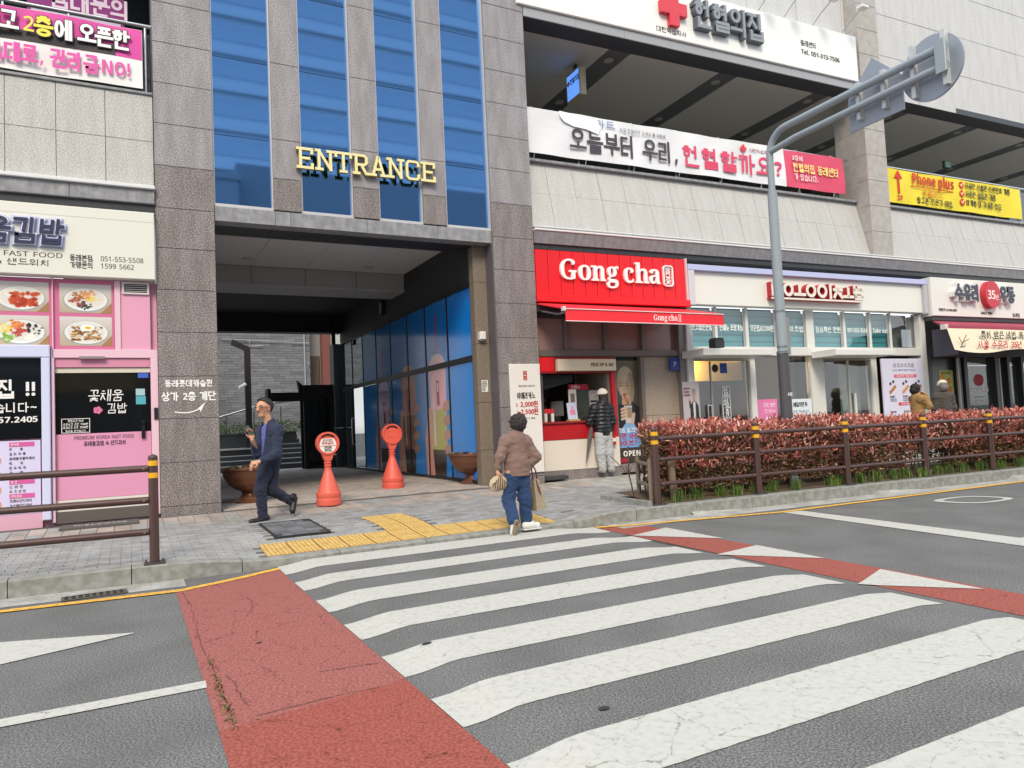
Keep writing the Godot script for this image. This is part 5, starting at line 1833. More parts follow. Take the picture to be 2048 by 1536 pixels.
# ---------------------------------------------------------------- red tea shop (frame FB)
func tea_shop() -> void:
	var red := flat("dc1420", .4)
	var sg := thing("tea_shop_sign", "bright red ribbed fascia sign with white serif lettering and a seal", "sign", FB, Vector3(1.8, 3.75, 0))
	ob("back_panel", bx(.015, 3.6, 3.8, 4.7, -.2, -.04), red, sg)
	for i in 13:
		ob("rib_board", cb(.02 + .2753 * i + .006, .02 + .2753 * (i + 1) - .006, 3.83, 4.7, -.039, -.005, .008), red, sg)
	ob("lower_lip", cb(.0, 3.66, 3.68, 3.825, -.2, .06, .012), red, sg)
	ob("side_return", bx(3.603, 3.63, 3.83, 4.72, -.2, .03), flat("e0c9cb"), sg)
	var g := G.new()
	var serif := "Droid Serif Bold"
	var w := latin(G.new(), "Gong cha", 0, 0, .5, 0, .03, 1, serif)
	latin(g, "Gong cha", .5, 4.135, .54, .004, .05, 2.44 / (w * 1.08), serif)
	ob("lettering", g, flat("f4f1f0", .4), sg)
	seal(sg, 3.0, 4.105, .23, .42, .004, .05)
	# awning
	var aw := thing("red_awning", "red fabric awning with pale piping over the tea shop window", "awning", FB, Vector3(1.8, 3.6, .1))
	g = G.new()
	g.hexa(Vector3(.12, 3.40, .86), Vector3(3.68, 3.36, .98), Vector3(3.68, 3.385, .98), Vector3(.12, 3.425, .86), Vector3(.02, 3.63, .0), Vector3(3.58, 3.60, .0), Vector3(3.58, 3.63, .0), Vector3(.02, 3.66, .0))
	ob("canopy", g, flat("ea2836", .6), aw)
	g = G.new()
	g.hexa(Vector3(.12, 3.19, .87), Vector3(3.68, 3.15, .99), Vector3(3.68, 3.355, .985), Vector3(.12, 3.395, .865), Vector3(.12, 3.19, .86), Vector3(3.68, 3.15, .98), Vector3(3.68, 3.355, .975), Vector3(.12, 3.395, .855))
	ob("valance", g, flat("ea2836", .6), aw)
	g = G.new()
	g.tube([Vector3(.12, 3.41, .875), Vector3(3.68, 3.37, .995)], .009, 6)
	g.tube([Vector3(.12, 3.19, .872), Vector3(3.68, 3.15, .992)], .009, 6)
	ob("piping", g, flat("ecdcdc"), aw)
	g = G.new()
	g.t = Transform3D(Basis(Vector3.UP, -.034) , Vector3(0, 0, .93))
	write(g, "Gong cha", 0, 0, .001, 0)
	g = G.new()
	g.t = Transform3D(Basis(Vector3.UP, -.0337), Vector3(2.0, 3.225, .938))
	var w2 := latin(G.new(), "Gong cha", 0, 0, .15, 0, .004, 1, serif)
	latin(g, "Gong cha", 0, 0, .15, .002, .004, .56 / w2, serif)
	g.frame(.585, .635, -.02, .12, 0, .006, .01)
	ob("lettering", g, flat("f0e6e6"), aw)
	for u in [.1, 3.5]:
		g = G.new()
		g.tube([Vector3(u, 3.5, .02), Vector3(u + .1, 3.38, .45), Vector3(u + .06, 3.36, .84)], .02, 8)
		ob("folding_arm", g, flat("8a8c8f", .4, .4), aw)
	ob("end_cap", cb(.06, .12, 3.37, 3.45, .82, .9), flat("d8cfcf"), aw)
	ob("roller_box", bx(.02, 3.58, 3.5, 3.66, -.1, -.01), flat("2e2a2b"), aw)
	# shopfront
	var sh := thing("tea_shopfront", "tea shopfront with red pick up window and taupe framed glass", "shopfront", FB, Vector3(1.8, .33, -.25))
	var taupe := flat("6f6560", .45, .2)
	ob("transom", cb(.05, 3.5, 2.655, 2.785, -.36, -.2), taupe, sh)
	ob("head", bx(.05, 3.5, 3.42, 3.8, -.36, -.22), flat("3c3634"), sh)
	var tint := StandardMaterial3D.new()
	tint.albedo_color = hexc("947a74")
	tint.roughness = .12
	for p in [[.06, .70], [.79, 1.62], [1.71, 2.54], [2.63, 3.45]]:
		ob("upper_pane", bx(p[0], p[1], 2.787, 3.418, -.32, -.3), tint, sh)
	for p in [[.702, .788], [1.622, 1.708], [2.542, 2.628]]:
		ob("mullion", cb(p[0], p[1], 2.787, 3.418, -.34, -.2, .006), taupe, sh)
	ob("corner_post", cb(3.452, 3.6, .3, 3.8, -.4, -.15, .006), flat("7b7573", .45, .2), sh)
	ob("white_post", cb(3.62, 3.78, .3, 3.75, -.4, -.1, .006), flat("cfcfcb", .5), sh)
	# pick up window
	var pk := ob("window_surround", cb(.1, .45, 2.36, 2.65, -.36, -.22), red, sh)
	ob("header_board", bx(.452, 1.86, 2.56, 2.65, -.36, -.23), flat("9c1a22", .4), pk)
	ob("header_board", bx(.1, 1.86, 2.33, 2.357, -.36, -.23), flat("9c1a22", .4), pk)
	ob("jamb", cb(1.74, 1.83, .45, 2.355, -.4, -.2), flat("c01a26", .4), pk)
	ob("inner_post", bx(1.68, 1.738, 1.38, 2.33, -.36, -.28), flat("8a8078", .4), pk)
	ob("inner_post", bx(.16, .2, 1.38, 2.33, -.36, -.28), flat("565050", .4), pk)
	var lb := thing("pick_up_sign", "cream light box lettered PICK UP & GO over the tea counter", "sign", FB, Vector3(1.15, 2.36, -.2))
	ob("box", cb(.465, 1.80, 2.362, 2.595, -.22, -.1, .01), flat("e3d6ba", .4), lb)
	fit(lb, "PICK UP & GO", 1.2, 1.73, 2.44, .085, -.099, flat("6e3b22"), .003, .1)
	ob("counter_front", cb(.09, 1.74, 1.03, 1.34, -.3, -.16), flat("b01d24", .35), sh)
	ob("counter_top", cb(.06, 1.76, 1.342, 1.385, -.8, -.12, .008), flat("8d2a2e", .3), sh)
	ob("counter_panel", cb(.09, 1.83, .44, 1.027, -.3, -.17), flat("d9d0c4", .5), sh)
	ob("counter_base", bx(.07, 1.85, .25, .437, -.3, -.18), M.granite_dark, sh)
	# glazing right of the counter
	ob("post", cb(1.83, 1.862, .4, 2.65, -.36, -.2), taupe, sh)
	ob("post", cb(2.47, 2.55, .4, 2.65, -.36, -.2), taupe, sh)
	ob("bottom_rail", bx(1.864, 3.45, .3, .47, -.36, -.2), M.granite_dark, sh)
	for y in [[.475, 1.42], [1.425, 2.652]]:
		ob("marble_panel", cb(2.552, 3.45, y[0], y[1], -.36, -.26, .004), M.marble_taupe, sh)
	ob("window_pane", bx(1.864, 2.468, .475, 2.652, -.34, -.33), M.black_glass, sh)
	var po := thing("drink_poster", "tall dark window poster of a blond person sipping a drink through a straw", "poster", FB, Vector3(2.16, .5, -.32))
	g = G.new()
	g.quad(Vector3(1.87, .8, -.326), Vector3(2.46, .8, -.326), Vector3(2.46, 2.58, -.326), Vector3(1.87, 2.58, -.326))
	ob("print", g, portrait_print(), po)
	ob("blue_print", bx(1.87, 2.46, .79, 1.17, -.328, -.3235), flat("6d9bd2"), po)
	fit(po, "크림 밀크티", 1.9, 2.4, 1.1, .09, -.3225, flat("e8e8ea"))
	fit(po, "너만 아는", 1.88, 2.42, .97, .11, -.3225, flat("b01d2c"), .003, .15)
	fit(po, "바이브?", 1.88, 2.36, .83, .11, -.3225, flat("b01d2c"), .003, .15)
	ob("dark_print", bx(1.87, 2.46, .49, .785, -.328, -.324), flat("3a2f2b"), po)
	fit(po, "OPEN", 2.0, 2.44, .6, .14, -.3235, flat("efece8"), .003, .12)
	ob("red_print", bx(1.95, 2.1, .49, .58, -.3235, -.322), flat("a01c28"), po)
	var bl := thing("blue_projecting_sign", "small dark blue projecting sign beside the white shop post", "sign", FB, Vector3(3.3, 2.4, -.2))
	ob("board", cb(3.2, 3.44, 2.35, 2.62, -.22, -.16), flat("1d3c86", .4), bl)
	text(bl, "P", 3.27, 2.42, .13, -.159, flat("9fb4dd"), .003)
	var sl := thing("happy_poster", "grey and green poster of a suited person standing by the white shop post", "poster", FB, Vector3(3.62, .6, -.08))
	ob("board", bx(3.42, 3.86, .62, 2.1, -.098, -.09), flat("b4adb2"), sl)
	ob("green_print", bx(3.425, 3.855, .625, 1.2, -.0895, -.087), flat("8aa552"), sl)
	g = G.new()
	g.quad(Vector3(3.56, 1.21, -.0885), Vector3(3.85, 1.21, -.0885), Vector3(3.85, 2.05, -.0885), Vector3(3.56, 2.05, -.0885))
	ob("print", g, suit_print(), sl)
	text(sl, "HAPPY", 3.44, 1.93, .055, -.087, flat("7a2338"), .003, .1, .9)
	text(sl, "CARD", 3.44, 1.86, .055, -.087, flat("7a2338"), .003, .1, .9)
	text(sl, "SERIES", 3.44, 1.79, .055, -.087, flat("7a2338"), .003, .1, .9)
	text(sl, "Spring", 3.5, .95, .13, -.086, flat("dfe8c8"), .003, .1, .9)
	text(sl, "Collection", 3.46, .78, .09, -.086, flat("dfe8c8"), .003, .1, .9)
	# inside of the tea counter
	ob("back_wall", bx(.05, 2.5, .3, 3.4, -1.9, -1.8), flat("d6c6b4", .6), sh)
	ob("side_wall", bx(-.2, .04, .3, 3.4, -1.8, -.9), flat("c4b4a4"), sh)
	ob("room_floor", bx(.05, 3.5, .25, .32, -1.8, -.4), flat("a09488"), sh)
	ob("room_ceiling", bx(.05, 3.5, 2.5, 2.6, -1.8, -.4), flat("dcd6cc"), sh)
	ob("partition", bx(1.86, 1.95, .3, 2.6, -1.8, -.4), flat("b0a294"), sh)
	ob("wall_shelf", bx(.3, 1.2, 1.78, 1.82, -1.79, -1.6), flat("7d4a3c"), sh)
	for q in [[.35, .3, 1.9, .42], [.8, .34, 1.9, .42], [.4, .5, 1.25, .45]]:
		ob("wall_frame", bx(q[0], q[0] + q[1], q[2], q[2] + q[3], -1.795, -1.77), flat("6a5b50", .4), sh)
	ob("back_opening", bx(1.1, 1.8, 1.0, 2.45, -1.799, -1.78), flat("3a332e"), sh)
	var hood := G.new()
	hood.hexa(Vector3(.22, 2.0, -.5), Vector3(1.0, 2.17, -.5), Vector3(1.0, 2.33, -.5), Vector3(.22, 2.33, -.5), Vector3(.22, 2.0, -1.1), Vector3(1.0, 2.17, -1.1), Vector3(1.0, 2.33, -1.1), Vector3(.22, 2.33, -1.1))
	ob("black_hood", hood, flat("15171c", .4), sh)
	var ks := thing("order_kiosk", "dark order screen with a red header on the tea counter", "kiosk", FB, Vector3(1.1, 1.385, -.5))
	g = G.new()
	g.t = Transform3D(Basis(Vector3.RIGHT, -.12), Vector3(1.18, 1.39, -.5))
	g.cbox(-.22, .22, 0, .62, -.03, 0, .006)
	ob("screen", g, flat("3c433c", .25), ks)
	g = G.new()
	g.t = Transform3D(Basis(Vector3.RIGHT, -.12), Vector3(1.18, 1.39, -.5))
	g.box(-.23, .23, .625, .74, -.03, .003)
	ob("header", g, flat("c83448"), ks)
	g = G.new()
	g.t = Transform3D(Basis(Vector3.RIGHT, -.12), Vector3(1.18, 1.39, -.5))
	write(g, "신메뉴", -.18, .65, .07, .004, .003, .12)
	ob("lettering", g, flat("f0dce0"), ks)
	var cd := thing("menu_card", "pale framed menu card standing on the tea counter", "menu card", FB, Vector3(.9, 1.385, -.35))
	g = G.new()
	g.t = Transform3D(Basis(Vector3.RIGHT, -.15), Vector3(.88, 1.39, -.33))
	g.cbox(-.11, .11, .03, .36, -.02, 0, .004)
	ob("card", g, flat("c3cbe6", .4), cd)
	g = G.new()
	g.t = Transform3D(Basis(Vector3.RIGHT, -.15), Vector3(.88, 1.39, -.33))
	g.box(-.06, .06, .12, .22, 0, .003)
	g.box(-.02, .02, .22, .3, 0, .003)
	ob("print", g, flat("d98aa6"), cd)
	g = G.new()
	g.box(.76, 1.0, 1.386, 1.42, -.4, -.28)
	ob("stand", g, flat("b7a86a"), cd)
	var c2 := thing("event_card", "small white event card fixed beside the order screen", "menu card", FB, Vector3(.95, 1.7, -.52))
	ob("card", cb(.9, 1.08, 1.68, 2.02, -.53, -.515, .004), flat("e2dfda"), c2)
	ob("print", bx(.94, 1.04, 1.76, 1.94, -.5149, -.512), flat("7f7672"), c2)
	var cups := thing("straw_holder", "red topped white holders for straws at the left of the tea counter", "holder", FB, Vector3(.3, 1.385, -.3))
	for i in 3:
		g = G.new()
		g.cyl(Vector3(.24 + .075 * i, 1.386, -.3), Vector3(.24 + .075 * i, 1.55, -.3), .032, .036, 12)
		ob("tube", g, flat("d8d3cf" if i != 1 else "2a2627", .4), cups)
		g = G.new()
		g.cyl(Vector3(.24 + .075 * i, 1.551, -.3), Vector3(.24 + .075 * i, 1.64, -.3), .038, .036, 12)
		ob("cap", g, flat("c22e3a", .4), cups)
	var reg := thing("cash_register", "dark cash register behind the tea counter", "cash register", FB, Vector3(.6, 1.385, -.7))
	ob("body", cb(.42, .75, 1.386, 1.5, -.85, -.6), flat("1c2224", .4), reg)
	g = G.new()
	g.hexa(Vector3(.62, 1.5, -.75), Vector3(.82, 1.5, -.6), Vector3(.86, 1.8, -.68), Vector3(.66, 1.8, -.83), Vector3(.6, 1.5, -.79), Vector3(.8, 1.5, -.64), Vector3(.84, 1.8, -.72), Vector3(.64, 1.8, -.87))
	ob("screen", g, flat("202125", .3), reg)
	var pr := thing("label_printer", "white box printer behind the order screen", "printer", FB, Vector3(1.5, 1.385, -.7))
	ob("body", cb(1.42, 1.66, 1.386, 2.0, -.85, -.6), flat("d0cdc8", .4), pr)
	ob("slot", bx(1.46, 1.62, 1.75, 1.79, -.6, -.597), flat("2a2a2a"), pr)


func seal(parent: Node, x: float, y: float, w: float, h: float, z: float, d: float) -> void:
	var g := G.new()
	var r := w * .25
	var p := []
	for c in [[x + w - r, y + h - r, 0.0], [x + r, y + h - r, PI / 2], [x + r, y + r, PI], [x + w - r, y + r, PI * 1.5]]:
		for k in 5:
			var a: float = c[2] + PI / 2 * k / 4.0
			p.append(Vector2(c[0] + r * cos(a), c[1] + r * sin(a)))
	g.ribbon(p, .024, z, z + d, true)
	# two brush characters inside
	var q := func(a: Array) -> void:
		var l := []
		for i in range(0, a.size(), 2):
			l.append(Vector2(x + w * a[i], y + h * a[i + 1]))
		g.ribbon(l, .013, z, z + d * .7 + .0004 * g.v.size() / 100.0)
	for s in [[.25, .9, .75, .9], [.25, .84, .75, .84], [.32, .78, .32, .62, .68, .62, .68, .78, .32, .78], [.32, .72, .68, .72], [.32, .67, .68, .67], [.4, .61, .28, .53], [.6, .61, .72, .53], [.22, .43, .78, .43], [.38, .48, .38, .39], [.62, .48, .62, .39], [.5, .4, .25, .28], [.5, .4, .75, .28], [.5, .31, .5, .1], [.3, .23, .7, .23], [.48, .22, .28, .1], [.52, .22, .72, .1]]:
		q.call(s)
	ob("seal_mark", g, flat("f4f1f0", .4), parent)


func portrait_print() -> StandardMaterial3D:
	var p := Paint.new(160, 480, hexc("3a352f"))
	p.mix(hexc("6f6350"), hexc("26272e"))
	p.ell(66, 118, 50, 84, hexc("a8997c"))
	p.ell(76, 86, 50, 56, hexc("b9aa8a"))
	p.ell(108, 150, 26, 88, hexc("8f8167"))
	p.poly([[0, 480], [0, 260], [50, 230], [120, 232], [160, 260], [160, 480]], hexc("23242b"))
	p.poly([[50, 190], [100, 190], [108, 245], [46, 245]], hexc("b89a80"))
	p.ell(62, 150, 36, 58, hexc("b99c86"), .3)
	p.ell(48, 160, 18, 44, hexc("c8ab95"), .6)
	p.ell(70, 96, 44, 22, hexc("bfb092"), .5)
	p.ell(96, 140, 16, 62, hexc("a3957a"), .4)
	for x in [46, 86]:
		p.ell(x, 140, 10, 4, hexc("5c4a44"))
		p.line(x - 11, 128, x + 10, 126, 2.0, hexc("80705c"))
	p.line(62, 142, 58, 172, 2.0, hexc("b5957c"))
	p.ell(66, 188, 13, 6, hexc("a63a3a"))
	p.line(62, 190, 88, 250, 5.0, hexc("b8442c"))
	p.line(92, 214, 88, 262, 4.0, hexc("5d7a3a"))
	p.poly([[58, 250], [112, 250], [106, 350], [66, 350]], hexc("b9bac0"))
	p.poly([[60, 262], [110, 262], [106, 320], [66, 320]], hexc("97876f"))
	for k in 4:
		p.line(40, 270 + 18 * k, 74, 262 + 18 * k, 9, hexc("c9ab93"))
	p.line(120, 300, 108, 350, 14, hexc("c3a58d"))
	p.poly([[20, 400], [60, 350], [120, 352], [150, 400], [150, 420], [20, 420]], hexc("7fa6cf"))
	return picture(p.im, .3)


func suit_print() -> StandardMaterial3D:
	var p := Paint.new(96, 256, hexc("b4adb2"))
	p.poly([[8, 256], [14, 140], [34, 112], [64, 112], [84, 140], [92, 256]], hexc("26262b"))
	p.poly([[38, 114], [60, 114], [56, 256], [42, 256]], hexc("c9c6c6"))
	p.poly([[42, 84], [56, 84], [58, 116], [40, 116]], hexc("a07f70"))
	p.ell(49, 62, 19, 27, hexc("ae8d7c"))
	p.ell(49, 42, 20, 16, hexc("8d8581"))
	p.line(14, 150, 10, 112, 9, hexc("26262b"))
	p.ell(8, 104, 8, 9, hexc("a58474"))
	return picture(p.im, .4)


# ---------------------------------------------------------------- sushi shop (frame FB)
func sushi_shop() -> void:
	var white := flat("d5d5d0", .5)
	var sg := thing("sushi_shop_sign", "cream fascia sign with white red-sided letters in a pale lavender frame", "sign", FB, Vector3(7.5, 3.75, 0))
	ob("panel", bx(3.8, 11.22, 3.76, 4.47, -.3, -.03), flat("e3e3dc", .5), sg)
	ob("frame_top", cb(3.64, 11.36, 4.473, 4.6, -.3, .06, .01), flat("b6bde2", .4), sg)
	ob("frame_side", cb(3.64, 3.797, 3.72, 4.47, -.3, .06, .01), flat("c9cbd2", .4), sg)
	ob("frame_side", cb(11.223, 11.36, 3.72, 4.47, -.3, .06, .01), flat("b4b6bc", .4), sg)
	var gs := G.new()
	var gf := G.new()
	var glyphs := ["ㅁ", "ㅇ", "ㅗ", "ㅇ", "ㅇ", "ㅣ", "ㅊ", "ㅗ", "밥"]
	var wid := [.36, .34, .36, .36, .36, .16, .36, .34, .36]
	var x := 5.92
	for i in glyphs.size():
		for pass_ in 2:
			var out := []
			var bot := .1
			if glyphs[i] == "ㅗ":
				out = [[[Vector2(.5, .2), Vector2(.5, .8)], false], [[Vector2(0, .85), Vector2(1, .85)], false]]
			elif glyphs[i] == "ㅣ":
				out = [[[Vector2(.5, 0), Vector2(.5, 1)], false]]
			elif glyphs[i] == "밥":
				out = syllable("밥".unicode_at(0))
			else:
				put_jamo(out, glyphs[i], .1, .08, .9, .92)
			for st in out:
				var p := []
				for q in st[0]:
					p.append(Vector2(x + q.x * wid[i] * .88, 4.0 + bot * 0 + (1 - q.y) * .3))
				if pass_ == 0:
					gs.ribbon(p, .075, -.028, .105, st[1])
				else:
					gf.ribbon(p, .07, .106, .118 + .0004 * i, st[1])
		x += wid[i]
	gs.box(5.9, 8.85, 3.92, 3.965, -.028, .105)
	gf.box(5.9, 8.85, 3.92, 3.96, .106, .116)
	ob("letter_sides", gs, flat("b3202c", .45), sg)
	ob("lettering", gf, flat("e6e0d4", .5), sg)
	var sh := thing("sushi_shopfront", "white framed sushi shopfront with teal blinds behind its upper windows", "shopfront", FB, Vector3(7.5, .35, -.2))
	# upper windows: posts, panes, blinds
	var posts := [3.77, 4.56, 5.45, 6.38, 7.33, 8.58, 9.5, 10.25, 11.2]
	var wds := [.0, .07, .08, .06, .25, .08, .07, .07, .16]
	var words := ["회전초밥전문점", "전메뉴 포장가능", "모든접시2200원", "미요이초밥", "점심특선 만원", "051-553-3524", "Take out", ""]
	for i in posts.size():
		if wds[i] > 0:
			ob("mullion", cb(posts[i], posts[i] + wds[i], 2.862, 3.755, -.36, -.27, .006), white, sh)
	for i in posts.size() - 1:
		var a: float = posts[i] + wds[i] + .004
		var b: float = posts[i + 1] - .004
		ob("upper_pane", bx(a, b, 2.866, 3.752, -.30, -.292), M.clear, sh)
		if i < 7:
			for k in 6:
				var y := 2.88 + .146 * k
				ob("blind_slat", bx(a, b, y, y + .1, -.4, -.395), flat("3a939c", .35), sh)
				ob("blind_slat", bx(a, b, y + .1, y + .146, -.41, -.405), flat("2a808a", .35), sh)
			fit(sh, words[i], a + .07, b - .06, 3.24, .13, -.291, flat("e9efee"), .003, .12)
		else:
			ob("wall_board", bx(a, b, 2.88, 3.75, -.6, -.5), flat("6d7571"), sh)
			ob("paper_sign", bx(a + .4, b - .1, 2.9, 3.35, -.31, -.305), flat("b9c9d6"), sh)
	ob("back_strip", bx(3.77, 11.3, 2.86, 3.75, -.72, -.7), flat("1d3a3f"), sh)
	ob("cross_beam", cb(3.78, 11.36, 2.66, 2.86, -.4, -.14, .008), white, sh)
	for c in [[3.5, 5.37], [7.3, 9.28]]:
		ob("door_canopy", cb(c[0], c[1], 2.6, 2.745, -.138, .55, .012), flat("d9d9d5", .5), sh)
	ob("pillar", cb(5.46, 5.62, .35, 2.655, -.4, -.23, .006), white, sh)
	ob("pillar", cb(7.36, 7.78, .35, 2.655, -.4, -.23, .006), white, sh)
	ob("pillar", cb(9.42, 9.62, .35, 2.655, -.4, -.23, .006), white, sh)
	ob("pillar", cb(11.2, 11.4, .3, 3.7, -.5, -.12, .006), white, sh)
	ob("door_head", bx(3.79, 5.455, 2.56, 2.655, -.36, -.22), flat("b9b2a8"), sh)
	# glass doors and windows
	var d := ob("door", bx(4.35, 4.38, .36, 2.55, -.31, -.27), flat("a8a8a4", .4, .3), sh)
	ob("door_pane", bx(3.79, 4.345, .4, 2.55, -.295, -.287), M.clear, d)
	d = ob("door", bx(5.42, 5.45, .36, 2.55, -.31, -.27), flat("a8a8a4", .4, .3), sh)
	ob("door_pane", bx(4.385, 5.415, .4, 2.55, -.295, -.287), M.clear, d)
	for x0 in [4.2, 4.6]:
		var g := G.new()
		g.frame(x0, x0 + .12, .8, 1.6, -.28, -.24, .02)
		ob("handle", g, M.steel, d)
	ob("window_pane", bx(5.625, 7.355, .5, 2.65, -.295, -.287), M.clear, sh)
	ob("window_bar", bx(6.46, 6.50, .5, 2.65, -.32, -.27), white, sh)
	d = ob("door", bx(8.62, 8.68, .36, 2.55, -.31, -.27), flat("b5b5b1", .4, .3), sh)
	ob("door_pane", bx(7.8, 8.615, .4, 2.55, -.295, -.287), M.clear, d)
	ob("door_pane", bx(8.685, 9.415, .4, 2.55, -.295, -.287), M.clear, d)
	ob("door_head", bx(7.785, 9.415, 2.56, 2.655, -.36, -.22), flat("a9a59c"), d)
	var g := G.new()
	g.box(8.76, 8.82, .9, 1.75, -.27, -.23)
	ob("handle", g, flat("d5d5d1", .3), d)
	ob("window_base", bx(3.79, 11.2, .2, .395, -.4, -.2), M.granite_dark, sh)
	# inside
	ob("back_wall", bx(3.7, 11.4, .3, 2.9, -5.1, -5.0), flat("6b5138"), sh)
	ob("side_wall", bx(3.55, 3.65, .3, 2.9, -5.0, -.4), flat("5d4a3a"), sh)
	ob("side_wall", bx(11.4, 11.5, .3, 2.9, -5.0, -.5), flat("5d5a54"), sh)
	ob("room_floor", bx(3.7, 11.4, .2, .36, -5.0, -.4), flat("3a3430"), sh)
	ob("room_ceiling", bx(3.7, 11.4, 2.86, 2.95, -5.0, -.75), flat("c8bfae"), sh)
	ob("ceiling_cove", bx(3.7, 7.3, 2.25, 2.84, -2.6, -2.45), flat("d8bd6a"), sh)
	var cove := StandardMaterial3D.new()
	cove.albedo_color = hexc("f0d890")
	cove.emission_enabled = true
	cove.emission = hexc("f0cf78")
	cove.emission_energy_multiplier = .3
	ob("cove_light", bx(3.8, 7.2, 2.74, 2.8, -2.44, -2.36), cove, sh)
	var lamp := OmniLight3D.new()
	lamp.name = "cove_lamp"
	add_child(lamp)
	lamp.position = FB * Vector3(5.5, 2.6, -2.1)
	lamp.light_color = hexc("ffdfa0")
	lamp.light_energy = .45
	lamp.light_size = .15
	lamp.omni_range = 12
	lamp.omni_attenuation = 2.0
	lamp.shadow_enabled = true
	ob("room_divider", bx(7.45, 7.6, .36, 2.86, -5.0, -1.0), flat("4e4339"), sh)
	ob("sushi_counter", cb(4.8, 7.2, .36, 1.25, -3.6, -2.9), flat("3c2a20", .4), sh)
	ob("back_shelf", cb(3.9, 7.2, 1.5, 2.1, -4.99, -4.7), flat("8a5a35", .5), sh)
	ob("grey_curtain", bx(8.7, 9.4, .4, 2.5, -.62, -.6), flat("7f8a80"), sh)
	var tb := thing("dining_table", "dark dining table with chairs seen through the right sushi shop door", "table", FB, Vector3(8.2, .36, -1.6))
	ob("tabletop", cb(7.7, 8.6, 1.02, 1.08, -2.0, -1.2), flat("4a4038", .4), tb)
	for u in [7.76, 8.5]:
		for w in [-1.95, -1.28]:
			ob("leg", bx(u, u + .05, .36, 1.02, w, w + .05), flat("8d8d8a", .4, .4), tb)
	# vertical lettering strip on the door glass
	var vs := thing("door_lettering", "column of boxed white lettering on the left sushi shop door", "lettering", FB, Vector3(4.75, .6, -.28))
	g = G.new()
	var y := 2.0
	for s in ["점", "심", "특", "선", "만", "원"]:
		g.frame(4.66, 4.88, y - .22, y, -.286, -.281, .012)
		write(g, s, 4.695, y - .185, .15, -.286, .004, .12, .95)
		y -= .235
	ob("lettering", g, flat("e9e9e6"), vs)
	var rb := thing("round_stickers", "dark round and blue square stickers on the sushi shop door glass", "stickers", FB, Vector3(4.6, 2.35, -.28))
	g = G.new()
	g.cyl(Vector3(4.5, 2.4, -.286), Vector3(4.5, 2.4, -.282), .09, .09, 18)
	ob("round", g, flat("20242c"), rb)
	ob("square", bx(4.64, 4.84, 2.29, 2.51, -.286, -.282), flat("274fa0"), rb)
	var pk := thing("discount_poster", "pink window poster reading 10% beside the sign pole", "poster", FB, Vector3(6.0, .6, -.2))
	ob("board", bx(5.66, 6.25, .6, 1.68, -.28, -.27), flat("db7bab"), pk)
	fit(pk, "포장 할인", 5.82, 6.2, 1.5, .09, -.269, flat("f0dbe6"))
	fit(pk, "전메뉴", 5.85, 6.2, 1.37, .08, -.269, flat("f0dbe6"))
	fit(pk, "10%", 5.86, 6.22, 1.08, .22, -.269, flat("f6f0f4"), .003, .14)
	var dl := thing("delivery_poster", "white and blue window poster with delivery lettering right of the sign pole", "poster", FB, Vector3(6.9, .6, -.2))
	ob("board", bx(6.56, 7.34, .6, 1.66, -.28, -.27), flat("d9e2e8"), dl)
	ob("blue_print", bx(6.57, 6.68, 1.2, 1.6, -.2695, -.267), flat("7fa9cf"), dl)
	fit(dl, "배달의민족", 6.75, 7.2, 1.48, .1, -.269, flat("39414a"), .003, .14)
	fit(dl, "주문 가능합니다", 6.73, 7.25, 1.34, .06, -.269, flat("8fa6b8"))
	ob("divider_print", bx(6.6, 7.3, 1.19, 1.2, -.2695, -.267), flat("9fb2c0"), dl)
	fit(dl, "네이버 주문접수", 6.72, 7.3, 1.0, .1, -.269, flat("39414a"), .003, .13)
	var mb := thing("menu_poster", "large pale lavender menu poster with sushi pictures and pink headings", "poster", FB, Vector3(10.4, .87, -.1))
	ob("board", cb(9.64, 11.19, .5, 2.58, -.15, -.105, .01), flat("d7d5ea", .45), mb)
	fit(mb, "미요이이초밥", 10.05, 10.85, 2.36, .1, -.104, flat("8b8aa0"))
	fit(mb, "신선한 재료로 정성껏 만듭니다", 10.0, 10.9, 2.27, .04, -.104, flat("7a9ab0"))
	ob("heading_print", bx(10.05, 10.9, 2.1, 2.18, -.1045, -.101), flat("d96a7c"), mb)
	fit(mb, "점심특선 초밥 세트", 10.15, 10.8, 2.115, .045, -.1, flat("f2e4e8"))
	ob("heading_print", bx(10.15, 10.85, 1.4, 1.48, -.1045, -.101), flat("d2485c"), mb)
	fit(mb, "포장 메뉴 안내", 10.25, 10.75, 1.415, .045, -.1, flat("f2e4e8"))
	for i in 3:
		var u := 9.85 + .48 * i
		g = G.new()
		for k in 4:
			g.t = Transform3D(Basis(Vector3.BACK, .55), Vector3(u + .04 + .06 * k, 1.72 + .045 * k, -.104))
			g.box(-.04, .04, -.02, .06, 0, .003)
		ob("dish_picture", g, flat(["b5764a", "c79a5c", "a8624e"][i]), mb)
		g = G.new()
		g.cyl(Vector3(u + .05, 1.95, -.104), Vector3(u + .05, 1.95, -.101), .04, .04, 10)
		g.cyl(Vector3(u + .16, 2.0, -.104), Vector3(u + .16, 2.0, -.101), .04, .04, 10)
		ob("bowl_picture", g, flat("3c3a44"), mb)
		text(mb, ["초밥세트", "연어세트", "모듬세트"][i], u, 1.6, .05, -.104, flat("3a3a48"), .003, .12, .95)
		for k in 2:
			text(mb, "우동 샐러드 포함", u, 1.55 - .045 * k, .032, -.104, flat("5f7f96"), .003, .12, .9)
	for i in 3:
		for k in 4:
			text(mb, ["광어초밥", "새우초밥", "장어초밥", "계란말이"][(i + k) % 4], 9.85 + .48 * i, 1.22 - .11 * k, .05, -.104, flat("55556a"), .003, .12, .95)
